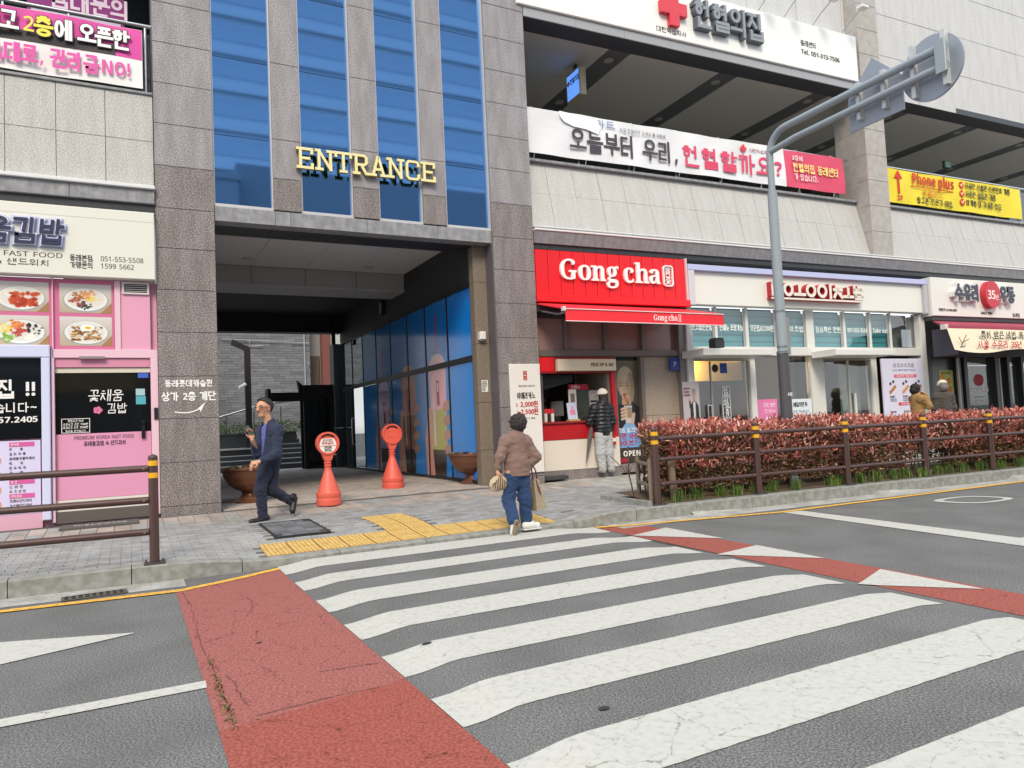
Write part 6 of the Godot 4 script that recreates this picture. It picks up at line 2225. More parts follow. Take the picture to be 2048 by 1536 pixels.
	var speaker := thing("canopy_speaker", "small dark floodlight lying on the left door canopy", "floodlight", FB, Vector3(4.05, 2.75, .3))
	ob("body", cb(3.95, 4.2, 2.78, 2.95, .2, .4), flat("2b2a2b", .5), speaker)
	ob("bracket", bx(4.02, 4.12, 2.746, 2.78, .25, .35), flat("3a3a3a", .5), speaker)
	for i in 4:
		ob("fin", bx(3.97 + .06 * i, 3.99 + .06 * i, 2.952, 2.985, .2, .4), flat("3b3a3b", .5), speaker)


# ---------------------------------------------------------------- noodle shop at the right edge (frame FB)
func noodle_shop() -> void:
	var sg := thing("noodle_shop_sign", "white fascia sign with grey brush letters and a red roundel at the right edge", "sign", FB, Vector3(13.5, 3.65, .1))
	ob("panel", cb(11.38, 20.0, 3.66, 4.66, -.2, .14, .01), flat("e0e0da", .5), sg)
	ob("edge", bx(11.38, 20.0, 3.55, 3.655, -.2, .1), flat("3f3f42"), sg)
	var put := func(s: String, x: float, y: float, h: float, z0: float, z1: float, wt: float, m: Material, called: String) -> void:
		var g := G.new()
		var t := G.new()
		write(t, s, x, y, h, z0, z1 - z0, wt, .84, "", .1)
		g = t
		ob(called, g, m, sg)
	for q in [["수유리", 12.12], ["우동", 14.0]]:
		put.call(q[0], q[1], 4.08, .4, .142, .27, .3, flat("d9dad8", .5), "letter_case")
		put.call(q[0], q[1] + .01, 4.08, .4, .28, .29, .17, flat("3c4152", .5), "lettering")
	var g := G.new()
	g.t = Transform3D(Basis.from_scale(Vector3(1, 1.15, 1)), Vector3(13.68, 4.26, 0))
	g.cyl(Vector3(0, 0, .142), Vector3(0, 0, .3), .32, .32, 28)
	ob("red_roundel", g, flat("c4303e", .5), sg)
	fit(sg, "35", 13.45, 13.78, 4.1, .3, .302, flat("f2e6e2"), .004, .15)
	fit(sg, "년", 13.79, 13.93, 4.12, .13, .302, flat("f2e6e2"), .004, .15)
	fit(sg, "SINCE 1984", 13.35, 13.85, 3.73, .09, .142, flat("2f2f31"))
	fit(sg, "가맹문의 02.908.8800", 11.6, 12.35, 3.78, .075, .142, flat("2f2f31"))
	fit(sg, "동래점", 14.75, 15.1, 3.7, .1, .142, flat("2f2f31"))
	# awning with a hanging cream print
	var aw := thing("noodle_shop_awning", "sagging cream and maroon awning with printed lettering over the noodle shop", "awning", FB, Vector3(13.5, 3.4, .5))
	g = G.new()
	g.hexa(Vector3(10.55, 3.2, .98), Vector3(20, 3.2, 1.15), Vector3(20, 3.28, 1.15), Vector3(10.55, 3.28, .98), Vector3(11.4, 3.5, .1), Vector3(20, 3.48, .1), Vector3(20, 3.52, .1), Vector3(11.4, 3.53, .1))
	ob("canopy", g, flat("a23a50", .6), aw)
	g = G.new()
	var n := 40
	var bottom := func(u: float) -> float: return 2.56 + .1 * pow(sin((u - 11.2) * 1.05), 2.0)
	for i in n:
		var a := lerpf(10.15, 20, float(i) / n)
		var c := lerpf(10.15, 20, float(i + 1) / n)
		for k in 4:
			var q := []
			for e in [[a, k], [c, k], [c, k + 1], [a, k + 1]]:
				var t := float(e[1]) / 4
				q.append(Vector3(e[0] + .4 * t * (20.0 - e[0]) / 9.85, lerpf(bottom.call(e[0]), 3.2, t), lerpf(1.42, 1.02, t) + .03 * sin(e[0] * 4.0) * (1 - t)))
			g.quad(q[0], q[1], q[2], q[3])
	ob("cream_cloth", g, flat("d8cbb0", .7), aw)
	fit(aw, "특허 받은 비법 육수", 11.45, 13.4, 2.93, .18, 1.26, flat("4a443c"), .004, .13)
	fit(aw, "서울 수유리 35년 인생 우동", 11.05, 13.9, 2.68, .17, 1.42, flat("c0303c"), .004, .13)
	g = G.new()
	for q in [[10.45, 2.62, 10.66, 2.88], [10.58, 2.78, 10.48, 2.94], [10.62, 2.82, 10.84, 2.9], [10.66, 2.88, 10.76, 3.0], [10.5, 2.7, 10.7, 2.74]]:
		g.ribbon([Vector2(q[0], q[1]), Vector2(q[2], q[3])], .018, 1.34, 1.345)
	ob("branch_print", g, flat("5a4a38"), aw)
	g = G.new()
	g.tube([Vector3(11.65, 3.5, .12), Vector3(11.2, 3.3, .55), Vector3(10.65, 3.24, .92)], .03, 8)
	ob("arm", g, flat("2c2b30", .4), aw)
	ob("end_cap", cb(10.48, 10.6, 3.18, 3.3, .9, 1.03), flat("cfc9c2"), aw)
	ob("side_cloth", bx(11.41, 11.43, 2.6, 3.3, .05, .7), flat("4e4c58", .7), aw)
	var sh := thing("noodle_shopfront", "dark framed noodle shopfront with glass doors behind the hedge", "shopfront", FB, Vector3(13.8, .3, -.2))
	var dark := flat("2a2a2d", .45)
	ob("head", bx(11.45, 20, 2.62, 3.55, -.4, -.15), dark, sh)
	for u in [[11.45, 11.62], [12.72, 12.8], [12.95, 13.08], [14.3, 14.42], [14.85, 14.95], [15.5, 15.6]]:
		ob("post", bx(u[0], u[1], .3, 2.62, -.4, -.16), dark, sh)
	ob("panel", bx(11.63, 12.7, .3, 2.6, -.35, -.3), flat("3b3b3f", .3), sh)
	var d := ob("door", bx(12.66, 12.715, .4, 2.6, -.2, -.15), flat("a9a49c", .4), sh)
	ob("door_pane", bx(13.09, 14.29, .35, 2.6, -.3, -.29), M.smoke, d)
	ob("door_pane", bx(14.43, 14.84, .35, 2.6, -.3, -.29), M.smoke, d)
	ob("door_stile", bx(14.6, 14.66, .35, 2.6, -.28, -.24), flat("a9a49c", .4), d)
	ob("window_pane", bx(14.96, 20, .35, 2.6, -.3, -.29), M.smoke, sh)
	ob("inner_wall", bx(12.8, 20, .3, 2.6, -3.0, -2.9), flat("4c5654"), sh)
	ob("inner_floor", bx(11.4, 20, .2, .34, -3.0, -.4), flat("3b3733"), sh)
	ob("inner_ceiling", bx(11.4, 20, 2.63, 2.7, -3.0, -.4), flat("8a8780"), sh)
	ob("red_menu", bx(15.1, 15.6, .9, 2.3, -.6, -.55), flat("7f2f2c"), sh)
	ob("yellow_menu", bx(15.15, 15.5, 1.3, 1.8, -.549, -.54), flat("b08a2c"), sh)
	for q in [[13.3, 14.2], [14.45, 14.8], [15.0, 15.5]]:
		ob("white_sheet", bx(q[0], q[1], .6, 1.0, -.285, -.28), flat("b6c8d8"), sh)
	var po := thing("dish_poster", "yellow green food poster on the dark panel of the noodle shop", "poster", FB, Vector3(12.4, 1.5, -.28))
	ob("board", bx(12.08, 12.64, 1.45, 2.28, -.299, -.29), flat("c3c97a"), po)
	g = G.new()
	for q in [[12.2, 2.1, "d9a04a"], [12.45, 2.0, "d98a3a"], [12.3, 1.9, "7d9a5a"], [12.45, 1.78, "d07a34"]]:
		var e := G.new()
		e.cyl(Vector3(q[0], q[1], -.289), Vector3(q[0], q[1], -.286), .09, .09, 14)
		ob("dish_picture", e, flat(q[2]), po)
	fit(po, "우동 정식", 12.15, 12.55, 2.17, .08, -.289, flat("7a3a22"))
	fit(po, "계절 한정", 12.15, 12.5, 1.62, .06, -.289, flat("4a5a2a"))
	ob("white_print", bx(12.1, 12.62, 1.47, 1.58, -.2895, -.287), flat("d9dad2"), po)
	var lg := thing("noodle_door_lettering", "white lettering and red bowl mark on the noodle shop glass door", "lettering", FB, Vector3(13.7, 1.6, -.28))
	g = G.new()
	g.t = Transform3D(Basis.from_scale(Vector3(1, .75, 1)), Vector3(13.72, 2.0, 0))
	g.cyl(Vector3(0, 0, -.289), Vector3(0, 0, -.285), .22, .22, 18)
	ob("bowl_mark", g, flat("a02a30"), lg)
	fit(lg, "수유리우동", 13.3, 14.15, 1.68, .12, -.289, flat("e4e6e4"))
	fit(lg, "영업시간 안내", 13.5, 13.95, 1.5, .06, -.289, flat("c4ccc9"))
	fit(lg, "오전 10:00", 13.5, 13.95, 1.4, .06, -.289, flat("c4ccc9"))


# ---------------------------------------------------------------- street furniture
func street_things() -> void:
	# barricade stands
	for k in 2:
		var at := Vector3(2.74, pave_h(2.74, -11.55) + .005, -11.55) if k == 0 else Vector3(4.33, .28, -13.2)
		var b := thing("no_parking_stand", "orange plastic no parking stand with a white printed face" if k == 0 else "orange plastic no parking stand with a blank face, nearer the printed glass wall", "barricade", FA, at, "orange no parking stands before the passage")
		var plastic := flat("d8604f", .45) if k == 0 else flat("dd5c4c", .45)
		var sc := 1.0 if k == 0 else 1.06
		var g := G.new()
		var prof := [[0.0, 0.0], [.185, 0.0], [.19, .02], [.19, .09], [.184, .1], [.184, .135], [.19, .145], [.188, .19], [.176, .2]]
		for i in 12:  # ribbed cone
			var t := i / 12.0
			prof.append([lerpf(.172, .068, t), .21 + .3 * t])
			prof.append([lerpf(.166, .064, t), .222 + .3 * t])
		prof.append_array([[.06, .53], [.052, .56], [.05, .6], [.06, .605], [.06, .615], [.05, .62], [.05, .645], [.06, .65], [.06, .66], [.05, .665], [.055, .7]])
		for q in prof:
			q[0] *= sc
			q[1] *= sc
		g.lathe(at, prof, 32)
		ob("base_cone", g, plastic, b)
		# neck that widens into the round head
		g = G.new()
		var c := at + Vector3(0, .96 * sc, 0)
		var r := .175 * sc
		var out := PackedVector2Array([Vector2(c.x - .05, at.y + .69 * sc), Vector2(c.x + .05, at.y + .69 * sc)])
		for i in 33:
			var a := -PI / 2 + .62 + (TAU - 1.24) * i / 32.0
			out.append(Vector2(c.x + r * cos(a), c.y + r * sin(a)))
		g.prism(out, at.z - .05, at.z + .05)
		ob("head", g, plastic, b)
		g = G.new()
		var ring := []
		for i in 36:
			ring.append(Vector2(c.x + (r - .012) * cos(TAU * i / 36), c.y + (r - .012) * sin(TAU * i / 36)))
		g.ribbon(ring, .03, at.z + .05, at.z + .068, true)
		ob("rim", g, plastic, b)
		g = G.new()
		var slot := []
		for i in 11:
			var a := .9 + (PI - 1.8) * i / 10.0
			slot.append(Vector2(c.x + (r - .045) * cos(a), c.y + (r - .045) * sin(a)))
		g.ribbon(slot, .03, at.z + .051, at.z + .0535)
		ob("grip_slot", g, flat("3a1512", .8), b)
		g = G.new()
		var face := PackedVector2Array()
		for i in 28:
			var a := TAU * i / 28
			face.append(Vector2(c.x + .13 * sc * cos(a), clampf(c.y - .025 + .13 * sc * sin(a), c.y - .2, c.y + .075)))
		g.prism(face, at.z + .051, at.z + .056)
		ob("face_plate", g, flat("e9e4e0", .4) if k == 0 else flat("e2614e", .4), b)
		if k == 0:
			fit(b, "관계차량외", c.x - .075, c.x + .075, c.y + .04, .022, at.z + .056, flat("55302c"))
			fit(b, "주차금지", c.x - .095, c.x + .095, c.y - .02, .05, at.z + .056, flat("a83a34"), .003, .13)
			ob("red_bar", bx(c.x - .12, c.x + .12, c.y - .045, c.y - .037, at.z + .0562, at.z + .058), flat("c03c34"), b)
			fit(b, "견인지역", c.x - .06, c.x + .06, c.y - .088, .04, at.z + .056, flat("23403a"), .003, .15)
			fit(b, "견인조치", c.x - .055, c.x + .055, c.y - .13, .036, at.z + .056, flat("23403a"), .003, .15)
		else:
			g = G.new()
			g.frame(c.x - .1, c.x + .1, c.y - .06, c.y + .06, at.z + .0562, at.z + .059, .006)
			ob("plate_groove", g, flat("c4503f"), b)
		g = G.new()
		g.cyl(Vector3(c.x + .1, c.y - .17, at.z), Vector3(c.x + .135, c.y - .19, at.z), .008, .006, 6)
		ob("hook", g, flat("d8c9c4"), b)
	# bowl planters
	for k in 2:
		var at := Vector3(1.78, pave_h(1.7, -12.0) + .0, -12.95) if k == 0 else Vector3(5.84, .28, -12.92)
		if k == 0:
			at.y = .285
		var b := thing("bowl_planter", "brown pedestal bowl planter by the left granite column" if k == 0 else "brown pedestal bowl planter at the right end of the printed glass wall", "planter", FA, at, "brown bowl planters flanking the passage")
		var g := G.new()
		g.lathe(at, [[0.0, 0.0], [.27, 0.0], [.275, .02], [.2, .06], [.15, .12], [.135, .16], [.16, .19], [.26, .23], [.36, .31], [.42, .42], [.445, .5], [.46, .54], [.475, .545], [.475, .575], [.455, .58], [.44, .55], [.42, .52]], 40)
		var m := flat("7a5340", .35, .35)
		ob("bowl", g, m, b)
		g = G.new()
		g.lathe(at, [[.44, .545], [.3, .57], [.0, .575]], 24)
		ob("soil", g, grain_once("bark", [["3a2f27", .3], ["6b5a48", .55], ["a08c74", .8]]), b)
		leaves(b, "bark_chips", 500, func():
			var a := rng.randf() * TAU
			var r := .42 * sqrt(rng.randf())
			return at + Vector3(r * cos(a), .57 + rng.randf() * .02, r * sin(a)), .05, [["8a765e", .4], ["5c4a3a", .35], ["b09b80", .25]], 0.0, .5)
	# bridge-railing style fences, brown posts with yellow bands
	var posts := [Vector3(.2, .175, -8.11), Vector3(-1.75, .175, -8.22), Vector3(-3.7, .175, -8.3)]
	fence("brown steel kerb fence ending at a yellow banded post by the pink shop", posts, [.31, .62, .93], 1.04, .045)
	posts = [Vector3(6.46, .175, -8.14), Vector3(8.31, .175, -8.07), Vector3(10.12, .175, -7.94), Vector3(11.98, .175, -7.85), Vector3(13.66, .175, -7.71), Vector3(15.5, .175, -7.56), Vector3(17.3, .175, -7.42)]
	fence("brown steel kerb fence with yellow banded posts before the red hedge", posts, [.28, .62, .91], 1.04, .05)
	# sign pole with a double arm carrying two plates seen from behind
	var o := Vector3(2.65, .2, 3.45)
	var pole := thing("sign_pole", "grey steel road sign pole with a double arm reaching over the road", "sign pole", FB, o)
	var steel := grain_once("pole_paint", [["8a959c", .2], ["98a3a9", .8]])
	var g := G.new()
	g.cyl(Vector3(2.65, .2, 3.45), Vector3(2.65, 2.36, 3.45), .095, .092, 20)
	ob("dark_sleeve", g, flat("4b4a50", .6), pole)
	g = G.new()
	g.cyl(Vector3(2.65, 2.36, 3.45), Vector3(2.65, 4.95, 3.45), .081, .078, 20)
	g.cyl(Vector3(2.65, 4.95, 3.45), Vector3(2.65, 5.03, 3.45), .078, .056, 20)
	ob("lower_tube", g, steel, pole)
	g = G.new()
	var p := [Vector3(2.65, 5.03, 3.45), Vector3(2.65, 5.55, 3.45)]
	for i in 9:
		var a := PI / 2 * i / 8.0
		p.append(Vector3(2.65, 5.6 + .36 * sin(a), 3.45 + .36 * (1 - cos(a))))
	p.append(Vector3(2.65, 5.97, 6.5))
	g.tube(p, .055, 14)
	ob("upper_arm", g, steel, pole)
	g = G.new()
	g.tube([Vector3(2.65, 5.66, 3.45), Vector3(2.65, 5.71, 4.0), Vector3(2.65, 5.72, 6.5)], .05, 12)
	ob("lower_arm", g, steel, pole)
	ob("end_bracket", cb(2.58, 2.62, 5.62, 6.05, 6.38, 6.52), flat("9ba4a6", .4, .3), pole)
	g = G.new()
	for y in [2.32, 2.42, 3.0]:
		g.cyl(Vector3(2.65, y, 3.45), Vector3(2.65, y + .03, 3.45), .086 if y > 2.35 else .1, .086 if y > 2.35 else .1, 20)
	ob("clamp_band", g, flat("7c868b", .4, .4), pole)
	fit(pole, "4-102", 2.6, 2.7, 1.62, .07, 3.547, flat("dfe0e2"))
	var bk := flat("9aa1ab", .5, .25)
	var r := thing("round_road_sign", "round road sign plate seen from behind on the double arm", "road sign", FB, Vector3(2.8, 5.83, 6.2))
	g = G.new()
	g.cyl(Vector3(2.78, 5.83, 6.2), Vector3(2.81, 5.83, 6.2), .43, .43, 40)
	ob("plate", g, bk, r)
	g = G.new()
	g.cyl(Vector3(2.8105, 5.83, 6.2), Vector3(2.813, 5.83, 6.2), .42, .42, 40)
	ob("printed_face", g, flat("c33a3a"), r)
	for w in [5.98, 6.42]:
		ob("strap", bx(2.70, 2.779, 5.5, 6.22, w - .03, w + .03), flat("c9cccb", .4, .3), r)
	var h := thing("pentagon_road_sign", "pentagonal road sign plate seen from behind on the double arm, nearer the pole", "road sign", FB, Vector3(2.8, 5.9, 5.35))
	g = G.new()
	g.t = Transform3D(Basis(Vector3.UP, PI / 2), Vector3(2.78, 0, 0))
	g.prism(PackedVector2Array([Vector2(-4.9, 5.45), Vector2(-5.77, 5.45), Vector2(-5.77, 5.94), Vector2(-5.34, 6.38), Vector2(-4.9, 5.94)]), 0.0, .03)
	ob("plate", g, bk, h)
	for w in [5.12, 5.53]:
		ob("strap", bx(2.70, 2.779, 5.55, 6.1, w - .03, w + .03), flat("c9cccb", .4, .3), h)
	var sb := thing("small_pole_board", "narrow grey signboard strapped to the dark lower pole", "signboard", FB, Vector3(2.85, 2.3, 3.45))
	g = G.new()
	g.t = Transform3D(Basis(Vector3.UP, .35), Vector3(2.72, 0, 3.42))
	g.cbox(0, .26, 2.32, 2.94, -.02, .0, .004)
	ob("board", g, flat("86817f", .5), sb)
	# drain grate in the left gutter
	var dg := thing("drain_grate", "rusty cast gutter drain grate with two rows of slots beside the yellow line", "drain grate", FA, Vector3(-.3, .01, -7.72))
	g = G.new()
	g.t = Transform3D(Basis(Vector3.UP, .05), Vector3(-.3, .006, -7.74))
	g.box(-.26, .26, 0, .006, -.1, .1)
	ob("frame", g, flat("5f5850", .7, .3), dg)
	for i in 9:
		for k in 2:
			g = G.new()
			g.t = Transform3D(Basis(Vector3.UP, .05), Vector3(-.3, .006, -7.74))
			g.box(-.235 + .054 * i, -.205 + .054 * i, .0062, .0075, -.075 + .085 * k, -.015 + .085 * k)
			ob("slot", g, flat("0c0b0a", .9), dg)
	# low trestle in the planting and a timber stub
	var tr := thing("steel_trestle", "small grey steel trestle standing in the planting behind the fence", "trestle", FB, Vector3(2.45, .17, 3.72))
	for s in [-1, 1]:
		g = G.new()
		g.hexa(Vector3(2.45 + s * .07 - .04, .18, 3.75), Vector3(2.45 + s * .07 + .04, .18, 3.75), Vector3(2.45 + s * .02 + .03, .4, 3.72), Vector3(2.45 + s * .02 - .03, .4, 3.72), Vector3(2.45 + s * .07 - .04, .18, 3.7), Vector3(2.45 + s * .07 + .04, .18, 3.7), Vector3(2.45 + s * .02 + .03, .4, 3.69), Vector3(2.45 + s * .02 - .03, .4, 3.69))
		ob("leg", g, flat("6f7472", .5, .4), tr)
	ob("top_plate", bx(2.4, 2.5, .402, .43, 3.68, 3.76), flat("6f7472", .5, .4), tr)
	var wd := thing("timber_stub", "short weathered timber post at the left end of the hedge", "post", FB, Vector3(.1, .17, 3.72))
	g = G.new()
	g.cyl(Vector3(.1, .17, 3.72), Vector3(.05, .78, 3.74), .055, .05, 12)
	ob("stub", g, grain_once("old_wood", [["6b5d4e", .2], ["8d7d6a", .8]]), wd)
	var gd := thing("bed_end_rail", "short wooden end rail of the planting bed beside the pavement", "rail", FB, Vector3(-.4, .17, 3.2))
	for y in [.42, .72]:
		g = G.new()
		g.tube([Vector3(.04, y, 2.95), Vector3(-.3, y, 3.72)], .03, 8)
		ob("rail", g, M.old_wood, gd)
	for w in [[.04, 2.95], [-.3, 3.72]]:
		g = G.new()
		g.cyl(Vector3(w[0], .17, w[1]), Vector3(w[0], .8, w[1]), .035, .035, 10)
		ob("post", g, M.old_wood, gd)


func grain_once(key: String, ramp: Array) -> StandardMaterial3D:
	if not M.has(key):
		var rr := []
		for q in ramp:
			rr.append([q[1], q[0]])
		grained(key, rr, .4, .06, .6, 4, FastNoiseLite.TYPE_SIMPLEX, 256)
	return M[key]


func fence(label: String, posts: Array, rails: Array, top: float, r: float) -> void:
	var brown := grain_once("fence_brown", [["45302e", .2], ["513a37", .8]])
	brown.roughness = .45
	var f := thing("kerb_fence", label, "fence", FA, posts[0])
	for p in posts:
		var g := G.new()
		g.cyl(p, p + Vector3(0, top, 0), r, r, 18)
		g.lathe(p + Vector3(0, top, 0), [[r, 0.0], [r * .9, .012], [r * .5, .022], [0.0, .025]], 18)
		var post := ob("post", g, brown, f)
		g = G.new()
		g.box(p.x - r - .05, p.x + r + .05, p.y - .004, p.y + .012, p.z - r - .03, p.z + r + .03)
		for q in [[-1, -1], [1, -1], [-1, 1], [1, 1]]:
			g.cyl(p + Vector3(q[0] * (r + .03), .012, q[1] * (r + .01)), p + Vector3(q[0] * (r + .03), .035, q[1] * (r + .01)), .009, .009, 6)
		ob("base_plate", g, flat("4c4a47", .6, .3), post)
		for y in [top - .085, top - .205]:
			g = G.new()
			g.cyl(p + Vector3(0, y, 0), p + Vector3(0, y + .052, 0), r + .003, r + .003, 18)
			ob("yellow_band", g, flat("e0a81c", .45), post)
		ob("cap_ring", bx(p.x - .01, p.x + .01, p.y + top + .02, p.y + top + .03, p.z - .01, p.z + .01), flat("77716c", .4), post)
	for i in posts.size() - 1:
		for y in rails:
			var g := G.new()
			var d: Vector3 = (posts[i + 1] - posts[i]).normalized() * r
			g.tube([posts[i] + d + Vector3(0, y, 0), posts[i + 1] - d + Vector3(0, y, 0)], .034 if r < .048 else .03, 12)
			var rail := ob("rail", g, brown, f)
			g = G.new()
			for k in 2:
				var e: Vector3 = posts[i + k] + d * (1.9 if k == 0 else -1.9)
				g.cyl(e + Vector3(0, y, .028), e + Vector3(0, y, .04), .012, .01, 8)
			ob("bolt", g, flat("8a7f76", .4, .4), rail)


# ---------------------------------------------------------------- hedge of red-leaved shrubs
func hedge() -> void:
	var soil := structure("planting_bed")
	var g := G.new()
	for i in 30:
		var u0 := -.4 + 16.0 * i / 30
		var u1 := -.4 + 16.0 * (i + 1) / 30
		var a := FB * Vector3(u0, 0, 0)
		var b := FB * Vector3(u1, 0, 0)
		var za := kerb_z(a.x) - .18
		var zb := kerb_z(b.x) - .18
		var a2 := FB * Vector3(u0, 0, 2.75)
		var b2 := FB * Vector3(u1, 0, 2.75)
		g.quad(Vector3(a.x, .178, za), Vector3(b.x, .178, zb), Vector3(b.x, .24, (za + b2.z) / 2), Vector3(a.x, .24, (za + a2.z) / 2))
		g.quad(Vector3(a.x, .24, (za + a2.z) / 2), Vector3(b.x, .24, (zb + b2.z) / 2), Vector3(b.x, .27, b2.z), Vector3(a.x, .27, a2.z))
	ob("soil", g, grain_once("bed_soil", [["3a3026", .2], ["5c4e3e", .5], ["857660", .8]]), soil)
	ob("edging", bx(-.5, -.42, .1, .24, 2.7, 3.9), M.kerb_stone, soil)
	soil.get_child(1).transform = FB
	var n := FastNoiseLite.new()
	n.seed = 4
	n.frequency = .55
	# shrubs that grow into one hedge, each its own plant
	var shrubs := 11
	for s in shrubs:
		var u0 := -.38 + 1.12 * s
		var u1 := u0 + 1.12
		var front := 3.68 + .033 * u0
		var sparse := 1.0 if s != 4 else .72
		var hd := thing("red_leaf_shrub", "red leaved photinia hedge shrub, %s" % ["leftmost, beside the timber stub and pick up counter", "second from the left, before the first fence bay", "third from the left, in front of the sign pole", "between the second and third yellow banded posts, left half", "between the second and third yellow banded posts, right half", "thin at the foot, left of the fourth yellow banded post", "in front of the two people, left of the fourth post", "right of the fourth yellow banded post", "before the noodle shop door", "below the cream noodle awning", "last one at the right edge"][s], "shrub", FB, Vector3((u0 + u1) / 2, .25, front - .35), "red leaved shrubs of the roadside hedge")
		var stems := G.new()
		for k in 9:
			var a := Vector3(rng.randf_range(u0 + .1, u1 - .1), .22, front - rng.randf_range(.25, .55))
			var b := a + Vector3(rng.randfn(0, .08), .35, rng.randfn(0, .06))
			var c := b + Vector3(rng.randfn(0, .14), .4, rng.randfn(0, .1))
			stems.tube([a, b, c], .011, 5)
			for q in 3:
				stems.tube([b, b + Vector3(rng.randfn(0, .14), rng.randf_range(.12, .3), rng.randfn(0, .12))], .006, 4)
		ob("stems", stems, flat("4a3c34"), hd)
		var low := .3 if s != 5 else .62
		var where := func() -> Vector3:
			for tries in 40:
				var u := rng.randf_range(u0 - .06, u1 + .06)
				var y := rng.randf_range(low, 1.32)
				var w := rng.randf_range(0, 1.0)
				var topy := 1.16 + .13 * n.get_noise_2d(u * 4.0, 3.0) + .06 * n.get_noise_2d(u * 17.0, 9.0) - .012 * u
				var bulge := .1 * n.get_noise_3d(u * 4.0, y * 4.0, 1.0)
				var dep := .78 + bulge
				if y > topy or (s == 5 and y < .68 and rng.randf() < .75):
					continue
				# most leaves near the skin of the hedge
				if w > .3 and y < topy - .2 and rng.randf() < .72:
					continue
				var rr := clampf((topy - y) / .2, 0, 1)
				var sk := front + bulge - .16 * (1.0 - rr) * (1.0 - rr) - .1 * clampf((.55 - y) / .3, 0, 1)
				if s == 0 and u < .1 + (2.9 - (sk - w * dep)) * .42 + rng.randf() * .06:
					continue
				return Vector3(u, y, sk - w * dep)
			return Vector3((u0 + u1) / 2, .9, front - .3)
		# young red leaves above and outside, old green brown ones inside
		leaves(hd, "foliage", int(6200 * sparse), where, .078, [["a36654", .24], ["b0846e", .22], ["8c725c", .2], ["786c50", .14], ["647046", .12], ["c8a492", .08]], .35, .42)
		leaves(hd, "young_leaves", 1000, func() -> Vector3:
			var u := rng.randf_range(u0 - .05, u1 + .05)
			if s == 0:
				u = maxf(u, .12)
			var topy := 1.16 + .13 * n.get_noise_2d(u * 4.0, 3.0) + .06 * n.get_noise_2d(u * 17.0, 9.0) - .012 * u
			if rng.randf() < .3:
				return Vector3(u, rng.randf_range(.6, topy), front + .03 + .1 * n.get_noise_3d(u * 4.0, topy * 4.0, 1.0))
			return Vector3(u, topy + rng.randf_range(-.05, .1), front - rng.randf() * .75), .085, [["c2736a", .34], ["d09086", .3], ["dab2a4", .2], ["ac6050", .16]], .75, .32)
		var sprigs := G.new()
		var tops := []
		for k in 16:
			var u := maxf(rng.randf_range(u0, u1), .15)
			var a := Vector3(u, 1.08 - .012 * u, front - rng.randf_range(.02, .6))
			var b := a + Vector3(rng.randfn(0, .05), rng.randf_range(.1, .26), rng.randfn(0, .04))
			sprigs.tube([a, b], .005, 4)
			tops.append([a, b])
		ob("sprigs", sprigs, flat("8a4a48"), hd)
		leaves(hd, "sprig_leaves", 190, func() -> Vector3:
			var q: Array = tops[rng.randi() % tops.size()]
			return q[0].lerp(q[1], rng.randf_range(.35, 1.0)) + Vector3(rng.randfn(0, .012), 0, rng.randfn(0, .012)), .095, [["c4746c", .4], ["d49a8e", .35], ["b46252", .25]], .8, .27)
	# edging tufts of mondo grass
	for k in 26:
		var u := -.25 + .36 * k + rng.randf_range(-.08, .08)
		if k > 7 and k < 9:
			continue
		var w := 3.78 + .035 * u + rng.randf_range(-.05, .04)
		var pos: String = ["the timber stub", "the first fence bay", "the trestle", "the second bay", "the third bay", "the fourth bay", "the right edge"][clampi(k / 4, 0, 6)]
		var which: String = ["first", "second", "third", "fourth"][k % 4]
		var t := thing("grass_tuft", "%s of the green strappy grass tufts at the hedge foot near %s" % [which, pos], "plant", FB, Vector3(u, .2, w), "strappy grass tufts along the kerb")
		g = G.new()
		var count := 70
		for i in count:
			var a := rng.randf() * TAU
			var l := rng.randf_range(.12, .24)
			var lean := rng.randf_range(.03, .13)
			var b0 := Vector3(u + rng.randfn(0, .045), .18, w + rng.randfn(0, .035))
			var dirv := Vector3(cos(a), 0, sin(a))
			var side := Vector3(-sin(a), 0, cos(a)) * .005
			var m1 := b0 + Vector3.UP * l * .7 + dirv * lean * .4
			var tip := b0 + Vector3.UP * l * .82 + dirv * lean * 1.2
			g.col = hexc("47602a").lerp(hexc("7c9440"), rng.randf()).srgb_to_linear() * rng.randf_range(.6, 1.1)
			g.quad(b0 - side, b0 + side, m1 + side, m1 - side)
			g.tri(m1 - side, m1 + side, tip)
		var m: StandardMaterial3D = M.get("grass_blade")
		if m == null:
			m = StandardMaterial3D.new()
			m.vertex_color_use_as_albedo = true
			m.roughness = .6
			M["grass_blade"] = m
		ob("blades", g, m, t, "", "stuff")


